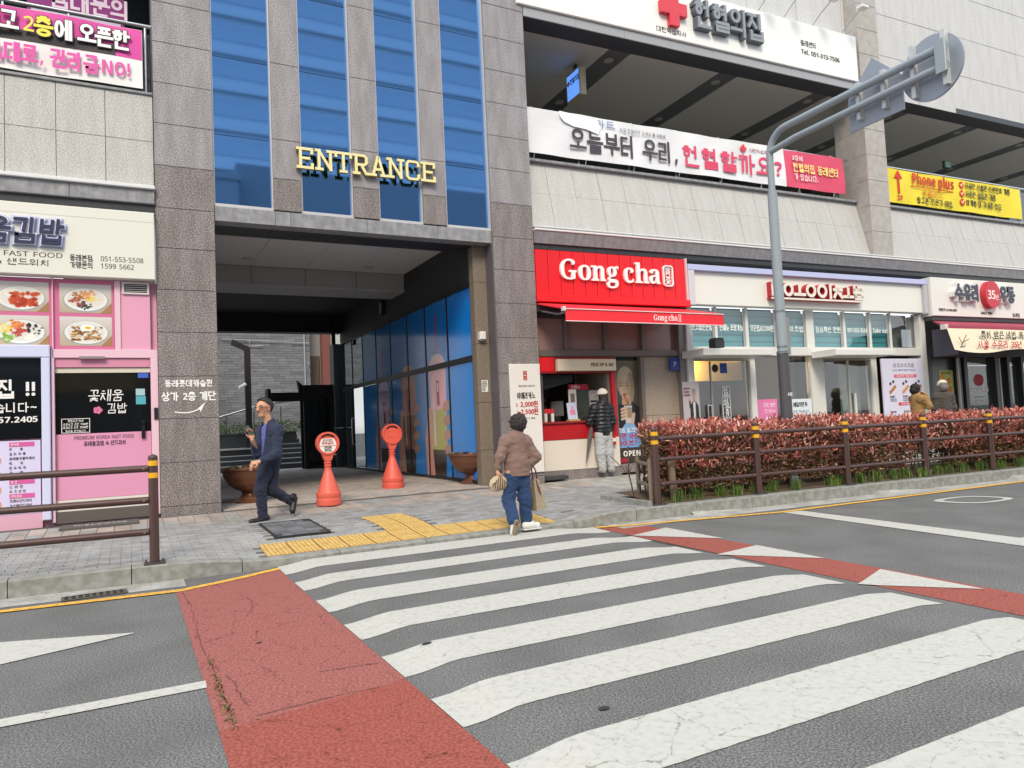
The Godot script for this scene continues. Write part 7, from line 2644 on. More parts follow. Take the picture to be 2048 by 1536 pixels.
# ---------------------------------------------------------------- buildings across the street, seen in the windows
func across_the_street() -> void:
	var b := thing("opposite_building", "grey office block across the street, mirrored in the blue glass", "building", FA, Vector3(2, 0, 22))
	ob("wall", bx(-16, 6.0, 0, 16.2, 20, 30), flat("9c9ea0", .8), b)
	for i in 12:
		ob("shop_window", bx(-15.8 + 4.1 * i, -12.0 + 4.1 * i, .4, 4.0, 19.8, 19.9), flat(["34383c", "443c3a", "2c3238"][i % 3], .3), b)
		ob("shop_fascia", bx(-15.8 + 4.1 * i, -12.0 + 4.1 * i, 4.1, 5.0, 19.7, 19.9), flat(["8c4a44", "c9c6bc", "4a6a86", "b9a25a"][i % 4]), b)
	ob("stair_tower", bx(6.004, 34, 0, 17.6, 21, 31), flat("8f9294", .8), b)
	for f in 4:
		for i in 9:
			ob("window", bx(-15 + 2.3 * i, -13.3 + 2.3 * i, 1.6 + 3.3 * f, 3.5 + 3.3 * f, 19.9, 19.99), flat("7f8b97", .1), b)
	for f in 3:
		for i in 9:
			ob("window", bx(7 + 2.5 * i, 8.9 + 2.5 * i, 2.0 + 3.4 * f, 3.9 + 3.4 * f, 20.9, 20.99), flat("7f8b97", .1), b)
	ob("parapet", bx(-16.1, 6.1, 16.204, 16.6, 19.9, 30.1), flat("9b9d9e"), b)
	var t := thing("opposite_tower", "pale tall apartment block farther across the street, mirrored in the blue glass", "building", FA, Vector3(6, 0, 48))
	ob("wall", bx(-6, 40, 0, 50, 44, 56), flat("d8dcdf", .8), t)
	for f in 13:
		ob("balcony_band", bx(-6.1, 40.1, 3.4 + 3.6 * f, 4.3 + 3.6 * f, 43.6, 43.98), flat("e0e2e3"), t)
		ob("window_band", bx(-5.5, 39.5, 4.8 + 3.6 * f, 6.4 + 3.6 * f, 43.9, 43.99), flat("c2c9d0", .15), t)


# ---------------------------------------------------------------- people: joints with radii, joined by a smooth minimum, meshed as surface nets
# caps: [a, b, ra, rb, flat axis or null, flatten, extra: Callable or null]
func blob(caps: Array, cell: float, k: float, wrinkle := 0.0, quilt := 0.0, cut = null) -> G:
	var lo := Vector3(1e9, 1e9, 1e9)
	var hi := -lo
	for c in caps:
		for e in 2:
			var r = Vector3.ONE * (c[2 + e] + k + cell * 2)
			lo = lo.min(c[e] - r)
			hi = hi.max(c[e] + r)
	var nx := int((hi.x - lo.x) / cell) + 2
	var ny := int((hi.y - lo.y) / cell) + 2
	var nz := int((hi.z - lo.z) / cell) + 2
	var f := PackedFloat32Array()
	f.resize(nx * ny * nz)
	f.fill(1.0)
	for c in caps:
		var a: Vector3 = c[0]
		var ba: Vector3 = c[1] - a
		var ra: float = c[2]
		var rb: float = c[3]
		var ax: Vector3 = c[4] if c.size() > 4 and c[4] != null else Vector3.ZERO
		var fl: float = c[5] if c.size() > 5 else 1.0
		var kk: float = c[6] if c.size() > 6 else k
		var m := maxf(ra, rb) + kk + cell * 2
		var i0 := ((a.min(c[1]) - Vector3.ONE * m - lo) / cell).floor()
		var i1 := ((a.max(c[1]) + Vector3.ONE * m - lo) / cell).ceil()
		var l2 := maxf(ba.length_squared(), 1e-9)
		for iz in range(maxi(0, int(i0.z)), mini(nz, int(i1.z) + 1)):
			for iy in range(maxi(0, int(i0.y)), mini(ny, int(i1.y) + 1)):
				var base := (iz * ny + iy) * nx
				for ix in range(maxi(0, int(i0.x)), mini(nx, int(i1.x) + 1)):
					var p := lo + Vector3(ix, iy, iz) * cell
					var pa := p - a
					var h := clampf(pa.dot(ba) / l2, 0.0, 1.0)
					var q := pa - ba * h
					if fl != 1.0:
						q += ax * q.dot(ax) * (fl - 1.0)
					var r := lerpf(ra, rb, h)
					if quilt > 0.0:
						r += quilt * absf(sin(p.y * 42.0))
					var d := q.length() - r
					var o := f[base + ix]
					var t := maxf(kk - absf(o - d), 0.0)
					f[base + ix] = minf(o, d) - t * t * 0.25 / kk
	if wrinkle > 0.0:
		var fn := FastNoiseLite.new()
		fn.seed = 3
		fn.frequency = 9.0
		fn.fractal_octaves = 2
		for iz in nz:
			for iy in ny:
				for ix in nx:
					var i := (iz * ny + iy) * nx + ix
					if absf(f[i]) < .05:
						f[i] += wrinkle * fn.get_noise_3d(lo.x + ix * cell, (lo.y + iy * cell) * 1.8, lo.z + iz * cell)
	if cut != null:
		for iz in nz:
			for iy in ny:
				for ix in nx:
					var i := (iz * ny + iy) * nx + ix
					if f[i] < .06:
						f[i] = maxf(f[i], cut.call(lo + Vector3(ix, iy, iz) * cell))
	# surface nets
	var id := {}
	var vs := PackedVector3Array()
	var sx := 1
	var sy := nx
	var sz := nx * ny
	var corner := [0, sx, sy, sx + sy, sz, sz + sx, sz + sy, sz + sx + sy]
	var co := [Vector3(0, 0, 0), Vector3(1, 0, 0), Vector3(0, 1, 0), Vector3(1, 1, 0), Vector3(0, 0, 1), Vector3(1, 0, 1), Vector3(0, 1, 1), Vector3(1, 1, 1)]
	var edges := [[0, 1], [2, 3], [4, 5], [6, 7], [0, 2], [1, 3], [4, 6], [5, 7], [0, 4], [1, 5], [2, 6], [3, 7]]
	for iz in nz - 1:
		for iy in ny - 1:
			for ix in nx - 1:
				var b := (iz * ny + iy) * nx + ix
				var f0 := f[b]
				if absf(f0) > cell * 2.5:
					continue
				var inside := 0
				for q in corner:
					if f[b + q] < 0.0:
						inside += 1
				if inside == 0 or inside == 8:
					continue
				var s := Vector3.ZERO
				var cnt := 0
				for e in edges:
					var va := f[b + corner[e[0]]]
					var vb := f[b + corner[e[1]]]
					if (va < 0.0) != (vb < 0.0):
						s += co[e[0]].lerp(co[e[1]], va / (va - vb))
						cnt += 1
				id[b] = vs.size()
				vs.append(lo + (Vector3(ix, iy, iz) + s / cnt) * cell)
	var ix_ := PackedInt32Array()
	for b in id:
		for ax in 3:
			var d: int = [sx, sy, sz][ax]
			var u: int = [sy, sz, sx][ax]
			var w: int = [sz, sx, sy][ax]
			# the edge from corner b to b + d, shared by four cells
			if b + d >= f.size() or b - u - w < 0:
				continue
			if (f[b] < 0.0) == (f[b + d] < 0.0):
				continue
			if not (id.has(b - u) and id.has(b - w) and id.has(b - u - w)):
				continue
			var q := [id[b - u - w], id[b - w], id[b], id[b - u]]
			if f[b] < 0.0:
				ix_.append_array([q[0], q[2], q[1], q[0], q[3], q[2]])
			else:
				ix_.append_array([q[0], q[1], q[2], q[0], q[2], q[3]])
	var ns := PackedVector3Array()
	ns.resize(vs.size())
	for i in range(0, ix_.size(), 3):
		var fnn := (vs[ix_[i + 2]] - vs[ix_[i]]).cross(vs[ix_[i + 1]] - vs[ix_[i]])
		for j in 3:
			ns[ix_[i + j]] += fnn
	var g := G.new()
	for i in ix_:
		g.vert(vs[i], ns[i] if ns[i] != Vector3.ZERO else Vector3.UP)
	return g


func skinm(s: String) -> StandardMaterial3D:
	var m: StandardMaterial3D = flat(s, .55)
	return m


func cloth(s: String, rim := .3) -> StandardMaterial3D:
	var key := "cloth" + s
	if not M.has(key):
		var c := hexc(s)
		var m := grained(key, [[.1, c.darkened(.05)], [.5, c], [.9, c.lightened(.03)]], .06, .08, .9, 3, FastNoiseLite.TYPE_SIMPLEX, 128)
		m.rim_enabled = true
		m.rim = rim * .4
		m.rim_tint = .6
	return M[key]


func head_caps(c: Vector3, r: float, fwd: Vector3, up := Vector3.UP) -> Array:  # skull, face, jaw, nose, ears
	var side := fwd.cross(up).normalized()
	return [
		[c + up * r * .18 - fwd * r * .12, c + up * r * .12 + fwd * r * .1, r * .86, r * .84, side, 1.14],
		[c - up * r * .1 + fwd * r * .22, c - up * r * .78 + fwd * r * .38, r * .62, r * .42, side, 1.1],
		[c + up * r * .12 + fwd * r * .84, c - up * r * .22 + fwd * r * 1.04, r * .09, r * .15, null, 1.0, r * .2],
		[c - up * r * .22 + fwd * r * .93 - side * r * .1, c - up * r * .22 + fwd * r * .93 + side * r * .1, r * .1, r * .1, null, 1.0, r * .12],
		[c + up * r * .2 + fwd * r * .72 - side * r * .4, c + up * r * .2 + fwd * r * .72 + side * r * .4, r * .12, r * .12, null, 1.0, r * .25],
		[c - up * r * .52 + fwd * r * .74 - side * r * .2, c - up * r * .52 + fwd * r * .74 + side * r * .2, r * .07, r * .07, null, 1.0, r * .1],
		[c - up * r * .0 - fwd * r * .08 - side * r * .78, c - up * r * .3 - fwd * r * .02 - side * r * .76, r * .15, r * .1, side, 1.8, r * .08],
		[c - up * r * .0 - fwd * r * .08 + side * r * .78, c - up * r * .3 - fwd * r * .02 + side * r * .76, r * .15, r * .1, side, 1.8, r * .08]]


func hand_caps(wrist: Vector3, dir: Vector3, palm_n: Vector3, curl: float, thumb := 1.0, s := 1.0) -> Array:  # palm, four bent fingers, thumb
	dir = dir.normalized()
	var across := dir.cross(palm_n).normalized()
	palm_n = across.cross(dir).normalized()
	var out := [[wrist, wrist + dir * .03 * s, .026 * s, .03 * s, palm_n, 1.3],
		[wrist + dir * .035 * s + across * .016 * s, wrist + dir * .08 * s + across * .026 * s, .022 * s, .017 * s, palm_n, 1.3],
		[wrist + dir * .035 * s - across * .012 * s, wrist + dir * .078 * s - across * .024 * s, .022 * s, .017 * s, palm_n, 1.3]]
	for i in 4:
		var b: Vector3 = wrist + dir * (.082 - .004 * absf(i - 1)) * s + across * (.03 - .02 * i) * s
		var ln: float = [.042, .047, .044, .034][i] * s
		var d := dir
		for j in 3:
			d = (d * cos(curl) + palm_n * sin(curl)).normalized()
			var e = b + d * ln * [1.0, .7, .55][j]
			out.append([b, e, (.0095 - .0008 * j) * s, (.009 - .0009 * j) * s, null, 1.0, .006])
			b = e
	var tb := wrist + dir * .03 * s + across * .026 * s * thumb
	var td := (dir * .6 + across * .7 * thumb + palm_n * .5).normalized()
	out.append([tb, tb + td * .036 * s, .013 * s, .011 * s, null, 1.0, .008])
	var td2 := (dir * .8 + across * .1 * thumb + palm_n * .6).normalized()
	out.append([tb + td * .036 * s, tb + td * .036 * s + td2 * .03 * s, .0105 * s, .009 * s, null, 1.0, .006])
	return out


func shoe_caps(heel: Vector3, toe: Vector3, h := .05) -> Array:
	var d := (toe - heel).normalized()
	var up := Vector3.UP - d * d.y
	up = up.normalized()
	return [[heel + up * .035, heel + up * .05 + d * .05, .038, .042], [heel + up * .032 + d * .04, toe - d * .04 + up * .028, .036, .04, up, 1.25], [heel + up * .06 + d * .01, heel + up * (h + .04) + d * .035, .04, .04]]


func man() -> void:
	var o := Vector3(1.6, .2, -10.7)
	var p := thing("person", "person with glasses in a navy jacket walking left with a phone in hand", "person", FA, o)
	var fwd := Vector3(-.82, -.03, .57).normalized()
	var hd := Vector3(1.675, 1.765, -10.7)
	var neck := Vector3(1.74, 1.55, -10.72)
	var chest := Vector3(1.755, 1.35, -10.73)
	var belly := Vector3(1.735, 1.1, -10.72)
	var hip := Vector3(1.725, .985, -10.72)
	var hn := Vector3(.72, 0, .69)   # across the shoulders
	var shN := chest + Vector3(.075, .09, .15)   # near shoulder
	var shF := chest + Vector3(-.09, .09, -.13)
	var elN := Vector3(1.80, 1.12, -10.5)
	var haN := Vector3(1.535, 1.025, -10.38)
	var elF := Vector3(1.57, 1.13, -10.72)
	var haF := Vector3(1.485, 1.33, -10.55)
	var hipA := hip + Vector3(-.05, 0, .06)
	var hipB := hip + Vector3(.06, 0, -.06)
	var knA := Vector3(1.585, .64, -10.62)
	var anA := Vector3(1.615, .285, -10.66)
	var knB := Vector3(1.74, .62, -10.74)
	var anB := Vector3(2.035, .42, -10.84)
	var skin := skinm("c69478")
	var body := [[chest, belly, .12, .115, fwd, 1.35], [belly, hip, .115, .12, fwd, 1.3], [neck + Vector3(.01, -.08, 0), hd + Vector3(.02, -.06, -.01), .056, .054], [chest + Vector3(0, .08, 0), shN, .07, .055], [chest + Vector3(0, .08, 0), shF, .07, .055], [shN, elN, .05, .04], [elN, haN, .04, .03], [shF, elF, .05, .04], [elF, haF, .04, .03], [hipA, knA, .085, .055], [knA, anA, .055, .038], [hipB, knB, .085, .055], [knB, anB, .055, .038]]
	ob("body", blob(body, .016, .05), skin, p)
	ob("head", blob(head_caps(hd, .118, fwd) + [[neck, hd - Vector3(0, .05, 0), .056, .056]], .006, .03), skin, p)
	var side := fwd.cross(Vector3.UP).normalized()
	# hair: short, thin on top
	var hair := blob([[hd + Vector3(0, .028, 0) - fwd * .028, hd + Vector3(0, .038, 0) + fwd * .012, .116, .112, side, 1.13]], .006, .02, .004, 0.0, func(q: Vector3) -> float:
		var l := q - hd
		var f := l.dot(fwd)
		return .03 - (l.y * .72 - f * .7))
	ob("hair", hair, flat("2b2523", .6), p)
	face(p, hd, .118, fwd, side, true)
	var navy := cloth("232b45")
	var jk := [[chest + Vector3(0, .08, 0), belly, .155, .165, fwd, 1.3], [belly, belly - Vector3(0, .12, 0), .165, .168, fwd, 1.28], [chest + Vector3(0, .1, 0), shN, .09, .08], [chest + Vector3(0, .1, 0), shF, .09, .08], [shN, elN, .078, .064], [elN, haN.lerp(elN, .2), .066, .05], [shF, elF, .075, .062], [elF, haF.lerp(elF, .25), .062, .048], [neck + Vector3(.02, -.05, -.01), neck + Vector3(.015, .0, -.01), .08, .076]]
	ob("jacket", blob(jk, .012, .045, .013, 0.0, func(q: Vector3) -> float:
		var d := (q - hd)
		var open := absf((q - chest).dot(hn) + .05 - (1.4 - q.y) * .02) - clampf((q.y - 1.0) * .12, 0.005, .055)
		if (q - chest).dot(fwd) < .02:
			open = 1.0
		if q.y > 1.6 or q.y < 1.02:
			open = 1.0
		return maxf(-open, .965 - q.y)), navy, p)
	ob("jacket_hem", blob([[belly - Vector3(0, .125, 0), belly - Vector3(0, .128, 0), .158, .158, fwd, 1.3]], .014, .03), cloth("1d243b"), p)
	var shirt := [[chest + Vector3(0, .08, 0), belly, .138, .147, fwd, 1.3], [belly, belly - Vector3(0, .14, 0), .145, .145, fwd, 1.3], [neck - Vector3(0, .06, 0), neck - Vector3(0, .0, 0), .066, .064]]
	ob("shirt", blob(shirt, .013, .04, .012), cloth("5b63a8"), p)
	var tr := [[hip + Vector3(0, .06, 0), hip - Vector3(0, .04, 0), .145, .14, fwd, 1.25], [hipA, knA, .105, .08], [knA, anA - Vector3(0, .03, 0), .08, .066], [hipB, knB, .105, .08], [knB, anB, .078, .058]]
	ob("trousers", blob(tr, .012, .04, .013), cloth("20253a"), p)
	ob("belt", blob([[hip + Vector3(0, .075, 0), hip + Vector3(0, .08, 0), .142, .142, fwd, 1.27]], .014, .02), flat("1b1a1c", .5), p)
	for q in [[anA + Vector3(.055, -.09, 0), anA + Vector3(-.2, -.095, .09)], [anB + Vector3(.06, .055, -.03), anB + Vector3(.0, -.165, .06)]]:
		var up := 1.0
		ob("shoe", blob(shoe_caps(q[0], q[1]), .009, .02), flat("1f1e20", .45), p)
		var g := G.new()
		var d: Vector3 = (q[1] - q[0]).normalized()
		var s2: Vector3 = d.cross(Vector3.UP).normalized() * .036
		var dn: Vector3 = d.cross(s2).normalized() * .014
		if dn.y > 0:
			dn = -dn
		g.hexa(q[0] - s2, q[0] + s2, q[1] + s2 * .9, q[1] - s2 * .9, q[0] - s2 + dn, q[0] + s2 + dn, q[1] + s2 * .9 + dn, q[1] - s2 * .9 + dn)
		ob("sole", g, flat("121213", .7), p)
	ob("hand", blob([[elF.lerp(haF, .6), haF, .03, .026]] + hand_caps(haF, Vector3(-.1, 1, .1), Vector3(-.6, .1, .75), .55, -1.0, 1.05), .0045, .012), skin, p)
	ob("hand", blob([[elN.lerp(haN, .72), haN, .03, .027]] + hand_caps(haN, Vector3(-1, -.12, .35), Vector3(.1, -.8, -.5), 1.15, 1.0, 1.05), .0045, .012), skin, p)
	var ph := thing("smartphone", "dark smartphone held up by the person in the navy jacket", "phone", FA, haF + Vector3(-.03, .12, .03))
	var g := G.new()
	g.t = Transform3D(Basis(Vector3(0, 0, 1), .62) * Basis(Vector3.UP, -.7), haF + Vector3(-.035, .125, .035))
	g.cbox(-.036, .036, -.075, .075, -.005, .004, .003)
	ob("case", g, flat("2c3530", .3), ph)
	g = G.new()
	g.t = Transform3D(Basis(Vector3(0, 0, 1), .62) * Basis(Vector3.UP, -.7), haF + Vector3(-.035, .125, .035))
	g.box(-.032, .032, -.07, .07, .0042, .0052)
	ob("screen", g, flat("56665c", .15), ph)


func face(p: Node3D, hd: Vector3, r: float, fwd: Vector3, side: Vector3, specs: bool) -> void:
	var up := side.cross(fwd).normalized()
	for s in [-1.0, 1.0]:
		var e: Vector3 = hd + fwd * r * .8 + side * s * r * .34 + up * r * .05
		var g := G.new()
		g.cyl(e, e + fwd * .006, .015, .01, 10)
		ob("eye", g, flat("2a211d", .3), p)
		g = G.new()
		g.tube([e + up * .026 - side * s * .022 + fwd * .006, e + up * .031 + fwd * .009, e + up * .024 + side * s * .026 + fwd * .0], .0065, 6)
		ob("eyebrow", g, flat("2f2622"), p)
	var g := G.new()
	var m := hd + fwd * r * .86 - up * r * .52
	g.tube([m - side * .026, m + fwd * .006, m + side * .026], .0055, 6)
	ob("mouth", g, flat("8e4f45"), p)
	if specs:
		g = G.new()
		for s in [-1.0, 1.0]:
			var e: Vector3 = hd + fwd * (r * .98) + side * s * r * .36 + up * r * .03
			var ring := []
			for k in 15:
				var a := TAU * k / 14
				ring.append(e + side * .029 * cos(a) + up * .019 * sin(a))
			g.tube(ring, .0038, 5)
			g.tube([e + side * s * .03 + up * .008, hd + fwd * r * .3 + side * s * r * .84 + up * r * .08, hd - fwd * r * .1 + side * s * r * .84 + up * r * .02], .0042, 5)
		g.tube([hd + fwd * r * 1.0 - side * .012 + up * r * .06, hd + fwd * r * 1.0 + side * .012 + up * r * .06], .002, 5)
		ob("glasses", g, flat("3a2d28", .3, .3), p)


func woman() -> void:
	var z := -7.98
	var p := thing("person", "person seen from behind in a brown jacket and blue jeans stepping onto the kerb", "person", FA, Vector3(4.2, .1, z))
	var fwd := Vector3(.12, 0, -1).normalized()
	var hd := Vector3(4.235, 1.375, z)
	var chest := Vector3(4.2, 1.1, z)
	var belly := Vector3(4.2, .9, z)
	var hip := Vector3(4.2, .8, z)
	var shL := chest + Vector3(-.14, .07, 0)
	var shR := chest + Vector3(.135, .06, 0)
	var elL := Vector3(3.97, 1.0, z + .02)
	var haL := Vector3(3.93, .83, z - .0)
	var elR := Vector3(4.455, .96, z + .04)
	var haR := Vector3(4.36, .86, z + .03)
	var knL := Vector3(4.08, .46, z - .03)
	var anL := Vector3(4.05, .22, z + .14)
	var knR := Vector3(4.29, .46, z)
	var anR := Vector3(4.3, .17, z)
	var skin := skinm("c09178")
	ob("body", blob([[chest, belly, .11, .11, fwd, 1.3], [belly, hip, .11, .12, fwd, 1.3], [chest, hd, .05, .05], [shL, elL, .05, .04], [elL, haL, .04, .03], [shR, elR, .05, .04], [elR, haR, .04, .03], [hip + Vector3(-.07, 0, 0), knL, .085, .055], [knL, anL, .05, .035], [hip + Vector3(.07, 0, 0), knR, .085, .055], [knR, anR, .05, .035]], .016, .05), skin, p)
	ob("head", blob(head_caps(hd, .105, fwd) + [[chest + Vector3(.01, .12, 0), hd - Vector3(0, .05, 0), .05, .05]], .008, .03), skin, p)
	face(p, hd, .105, fwd, fwd.cross(Vector3.UP).normalized(), false)
	# permed dark hair
	var curls := [[hd + Vector3(0, .03, .02), hd + Vector3(0, .0, .03), .098, .098]]
	var r2 := RandomNumberGenerator.new()
	r2.seed = 5
	for i in 70:
		var d := Vector3(r2.randfn(0, 1), r2.randfn(.25, .8), r2.randfn(.3, .9)).normalized()
		if d.z < -.55:
			continue
		curls.append([hd + Vector3(0, .02, .02) + d * .092, hd + Vector3(0, .02, .02) + d * .099 + Vector3(r2.randfn(0, .012), r2.randfn(0, .012), 0), .022, .017, null, 1.0, .012])
	ob("hair", blob(curls, .0075, .02, .006), flat("2a2224", .75), p)
	var br := cloth("7d655c")
	var jk := [[chest + Vector3(0, .07, 0), belly, .13, .145, fwd, 1.25], [belly, hip + Vector3(0, -.05, 0), .15, .158, fwd, 1.22], [chest + Vector3(0, .1, 0), shL, .072, .07], [chest + Vector3(0, .1, 0), shR, .072, .07], [shL, elL, .07, .058], [elL, haL.lerp(elL, .15), .058, .042], [shR, elR, .07, .06], [elR, haR.lerp(elR, .15), .06, .044], [chest + Vector3(.01, .15, 0), chest + Vector3(.012, .18, 0), .072, .066]]
	ob("jacket", blob(jk, .012, .05, .013, 0.0, func(q: Vector3) -> float: return .745 - q.y), br, p)
	ob("waist_seam", blob([[belly + Vector3(0, .06, 0), belly + Vector3(0, .062, 0), .139, .139, fwd, 1.24]], .014, .02, .006), cloth("6f584f"), p)
	var jn := [[hip + Vector3(0, .04, 0), hip - Vector3(0, .06, 0), .12, .12, fwd, 1.2], [hip + Vector3(-.07, -.05, 0), knL, .095, .078], [knL, anL + Vector3(0, .01, 0), .08, .07], [hip + Vector3(.07, -.05, 0), knR, .095, .082], [knR, anR + Vector3(0, -.03, 0), .082, .07]]
	ob("jeans", blob(jn, .012, .04, .014), cloth("203a60"), p)
	ob("shoe", blob([[anL + Vector3(0, .0, .03), anL + Vector3(-.005, -.13, -.01), .042, .045, Vector3(0, 0, 1), 1.3], [anL + Vector3(0, .03, 0), anL + Vector3(0, -.03, .0), .04, .044]], .009, .02), flat("dcdad6", .6), p)
	var g := G.new()
	ob("sole", blob([[anL + Vector3(0, -.005, .068), anL + Vector3(-.005, -.125, .028), .036, .041, Vector3(0, -.3, .95), 4.5]], .007, .01), flat("8d8168", .8), p)
	ob("shoe", blob([[Vector3(4.26, .135, z + .04), Vector3(4.43, .125, z + .03), .045, .04], [Vector3(4.3, .16, z + .02), Vector3(4.34, .15, z + .03), .05, .045]], .009, .03), flat("d4d3d0", .6), p)
	ob("sole", bx(4.225, 4.465, .085, .1, z - .01, z + .08), flat("cfcdc9", .7), p)
	ob("hand", blob([[elL.lerp(haL, .7), haL, .028, .025]] + hand_caps(haL, Vector3(.05, -1, 0), Vector3(1, 0, 0), .7, 1.0, .9), .0055, .012), skin, p)
	ob("hand", blob([[elR.lerp(haR, .7), haR, .028, .025]] + hand_caps(haR, Vector3(-.3, -1, .1), Vector3(-1, .3, 0), .8, 1.0, .9), .0055, .012), skin, p)
	# bags
	var b := thing("striped_handbag", "small cream striped handbag in the left hand of the person in jeans", "handbag", FA, Vector3(3.94, .55, z))
	ob("pouch", blob([[Vector3(3.9, .66, z), Vector3(3.99, .67, z), .085, .08, Vector3(0, 0, 1), 1.8], [Vector3(3.93, .72, z), Vector3(3.97, .76, z), .05, .03, Vector3(0, 0, 1), 1.6]], .009, .04, .006), cloth("b8a68e"), b)
	for i in 7:
		g = G.new()
		var u := 3.838 + .032 * i
		var hgt := .07 - .006 * absf(i - 3) * absf(i - 3)
		g.tube([Vector3(u, .66 - hgt * .9, z + .045), Vector3(u + .004, .67, z + .053), Vector3(u + .008 + (3.95 - u) * .25, .67 + hgt, z + .042)], .006, 5)
		ob("stripe", g, flat("5e4a3c"), b)
	g = G.new()
	g.tube([Vector3(3.92, .74, z), Vector3(3.94, .81, z - .01), Vector3(3.98, .81, z - .01), Vector3(3.98, .74, z)], .008, 6)
	ob("strap", g, flat("4a332a"), b)
	b = thing("patterned_tote_bag", "patterned brown tote bag with maroon straps hanging beside the blue jeans", "tote bag", FA, Vector3(4.47, .3, z))
	g = G.new()
	g.hexa(Vector3(4.4, .3, z + .1), Vector3(4.56, .33, z + .06), Vector3(4.48, .68, z + .04), Vector3(4.4, .7, z + .06), Vector3(4.4, .3, z - .06), Vector3(4.56, .33, z - .08), Vector3(4.48, .68, z - .02), Vector3(4.4, .7, z - .02))
	var pat := grain_once("tote_print", [["4a3a2e", .4], ["a8977c", .5], ["c7b99e", .62]])
	pat.uv1_scale = Vector3.ONE * 5.0
	ob("sack", g, pat, b)
	g = G.new()
	for x in [4.405, 4.46]:
		g.tube([Vector3(x, .69, z + .03), Vector3(x - .03, .8, z + .05), Vector3(4.37, .88, z + .07)], .009, 6)
	g.tube([Vector3(4.43, .68, z + .05), Vector3(4.47, .5, z + .085)], .009, 6)
	ob("strap", g, flat("5d2a2e"), b)


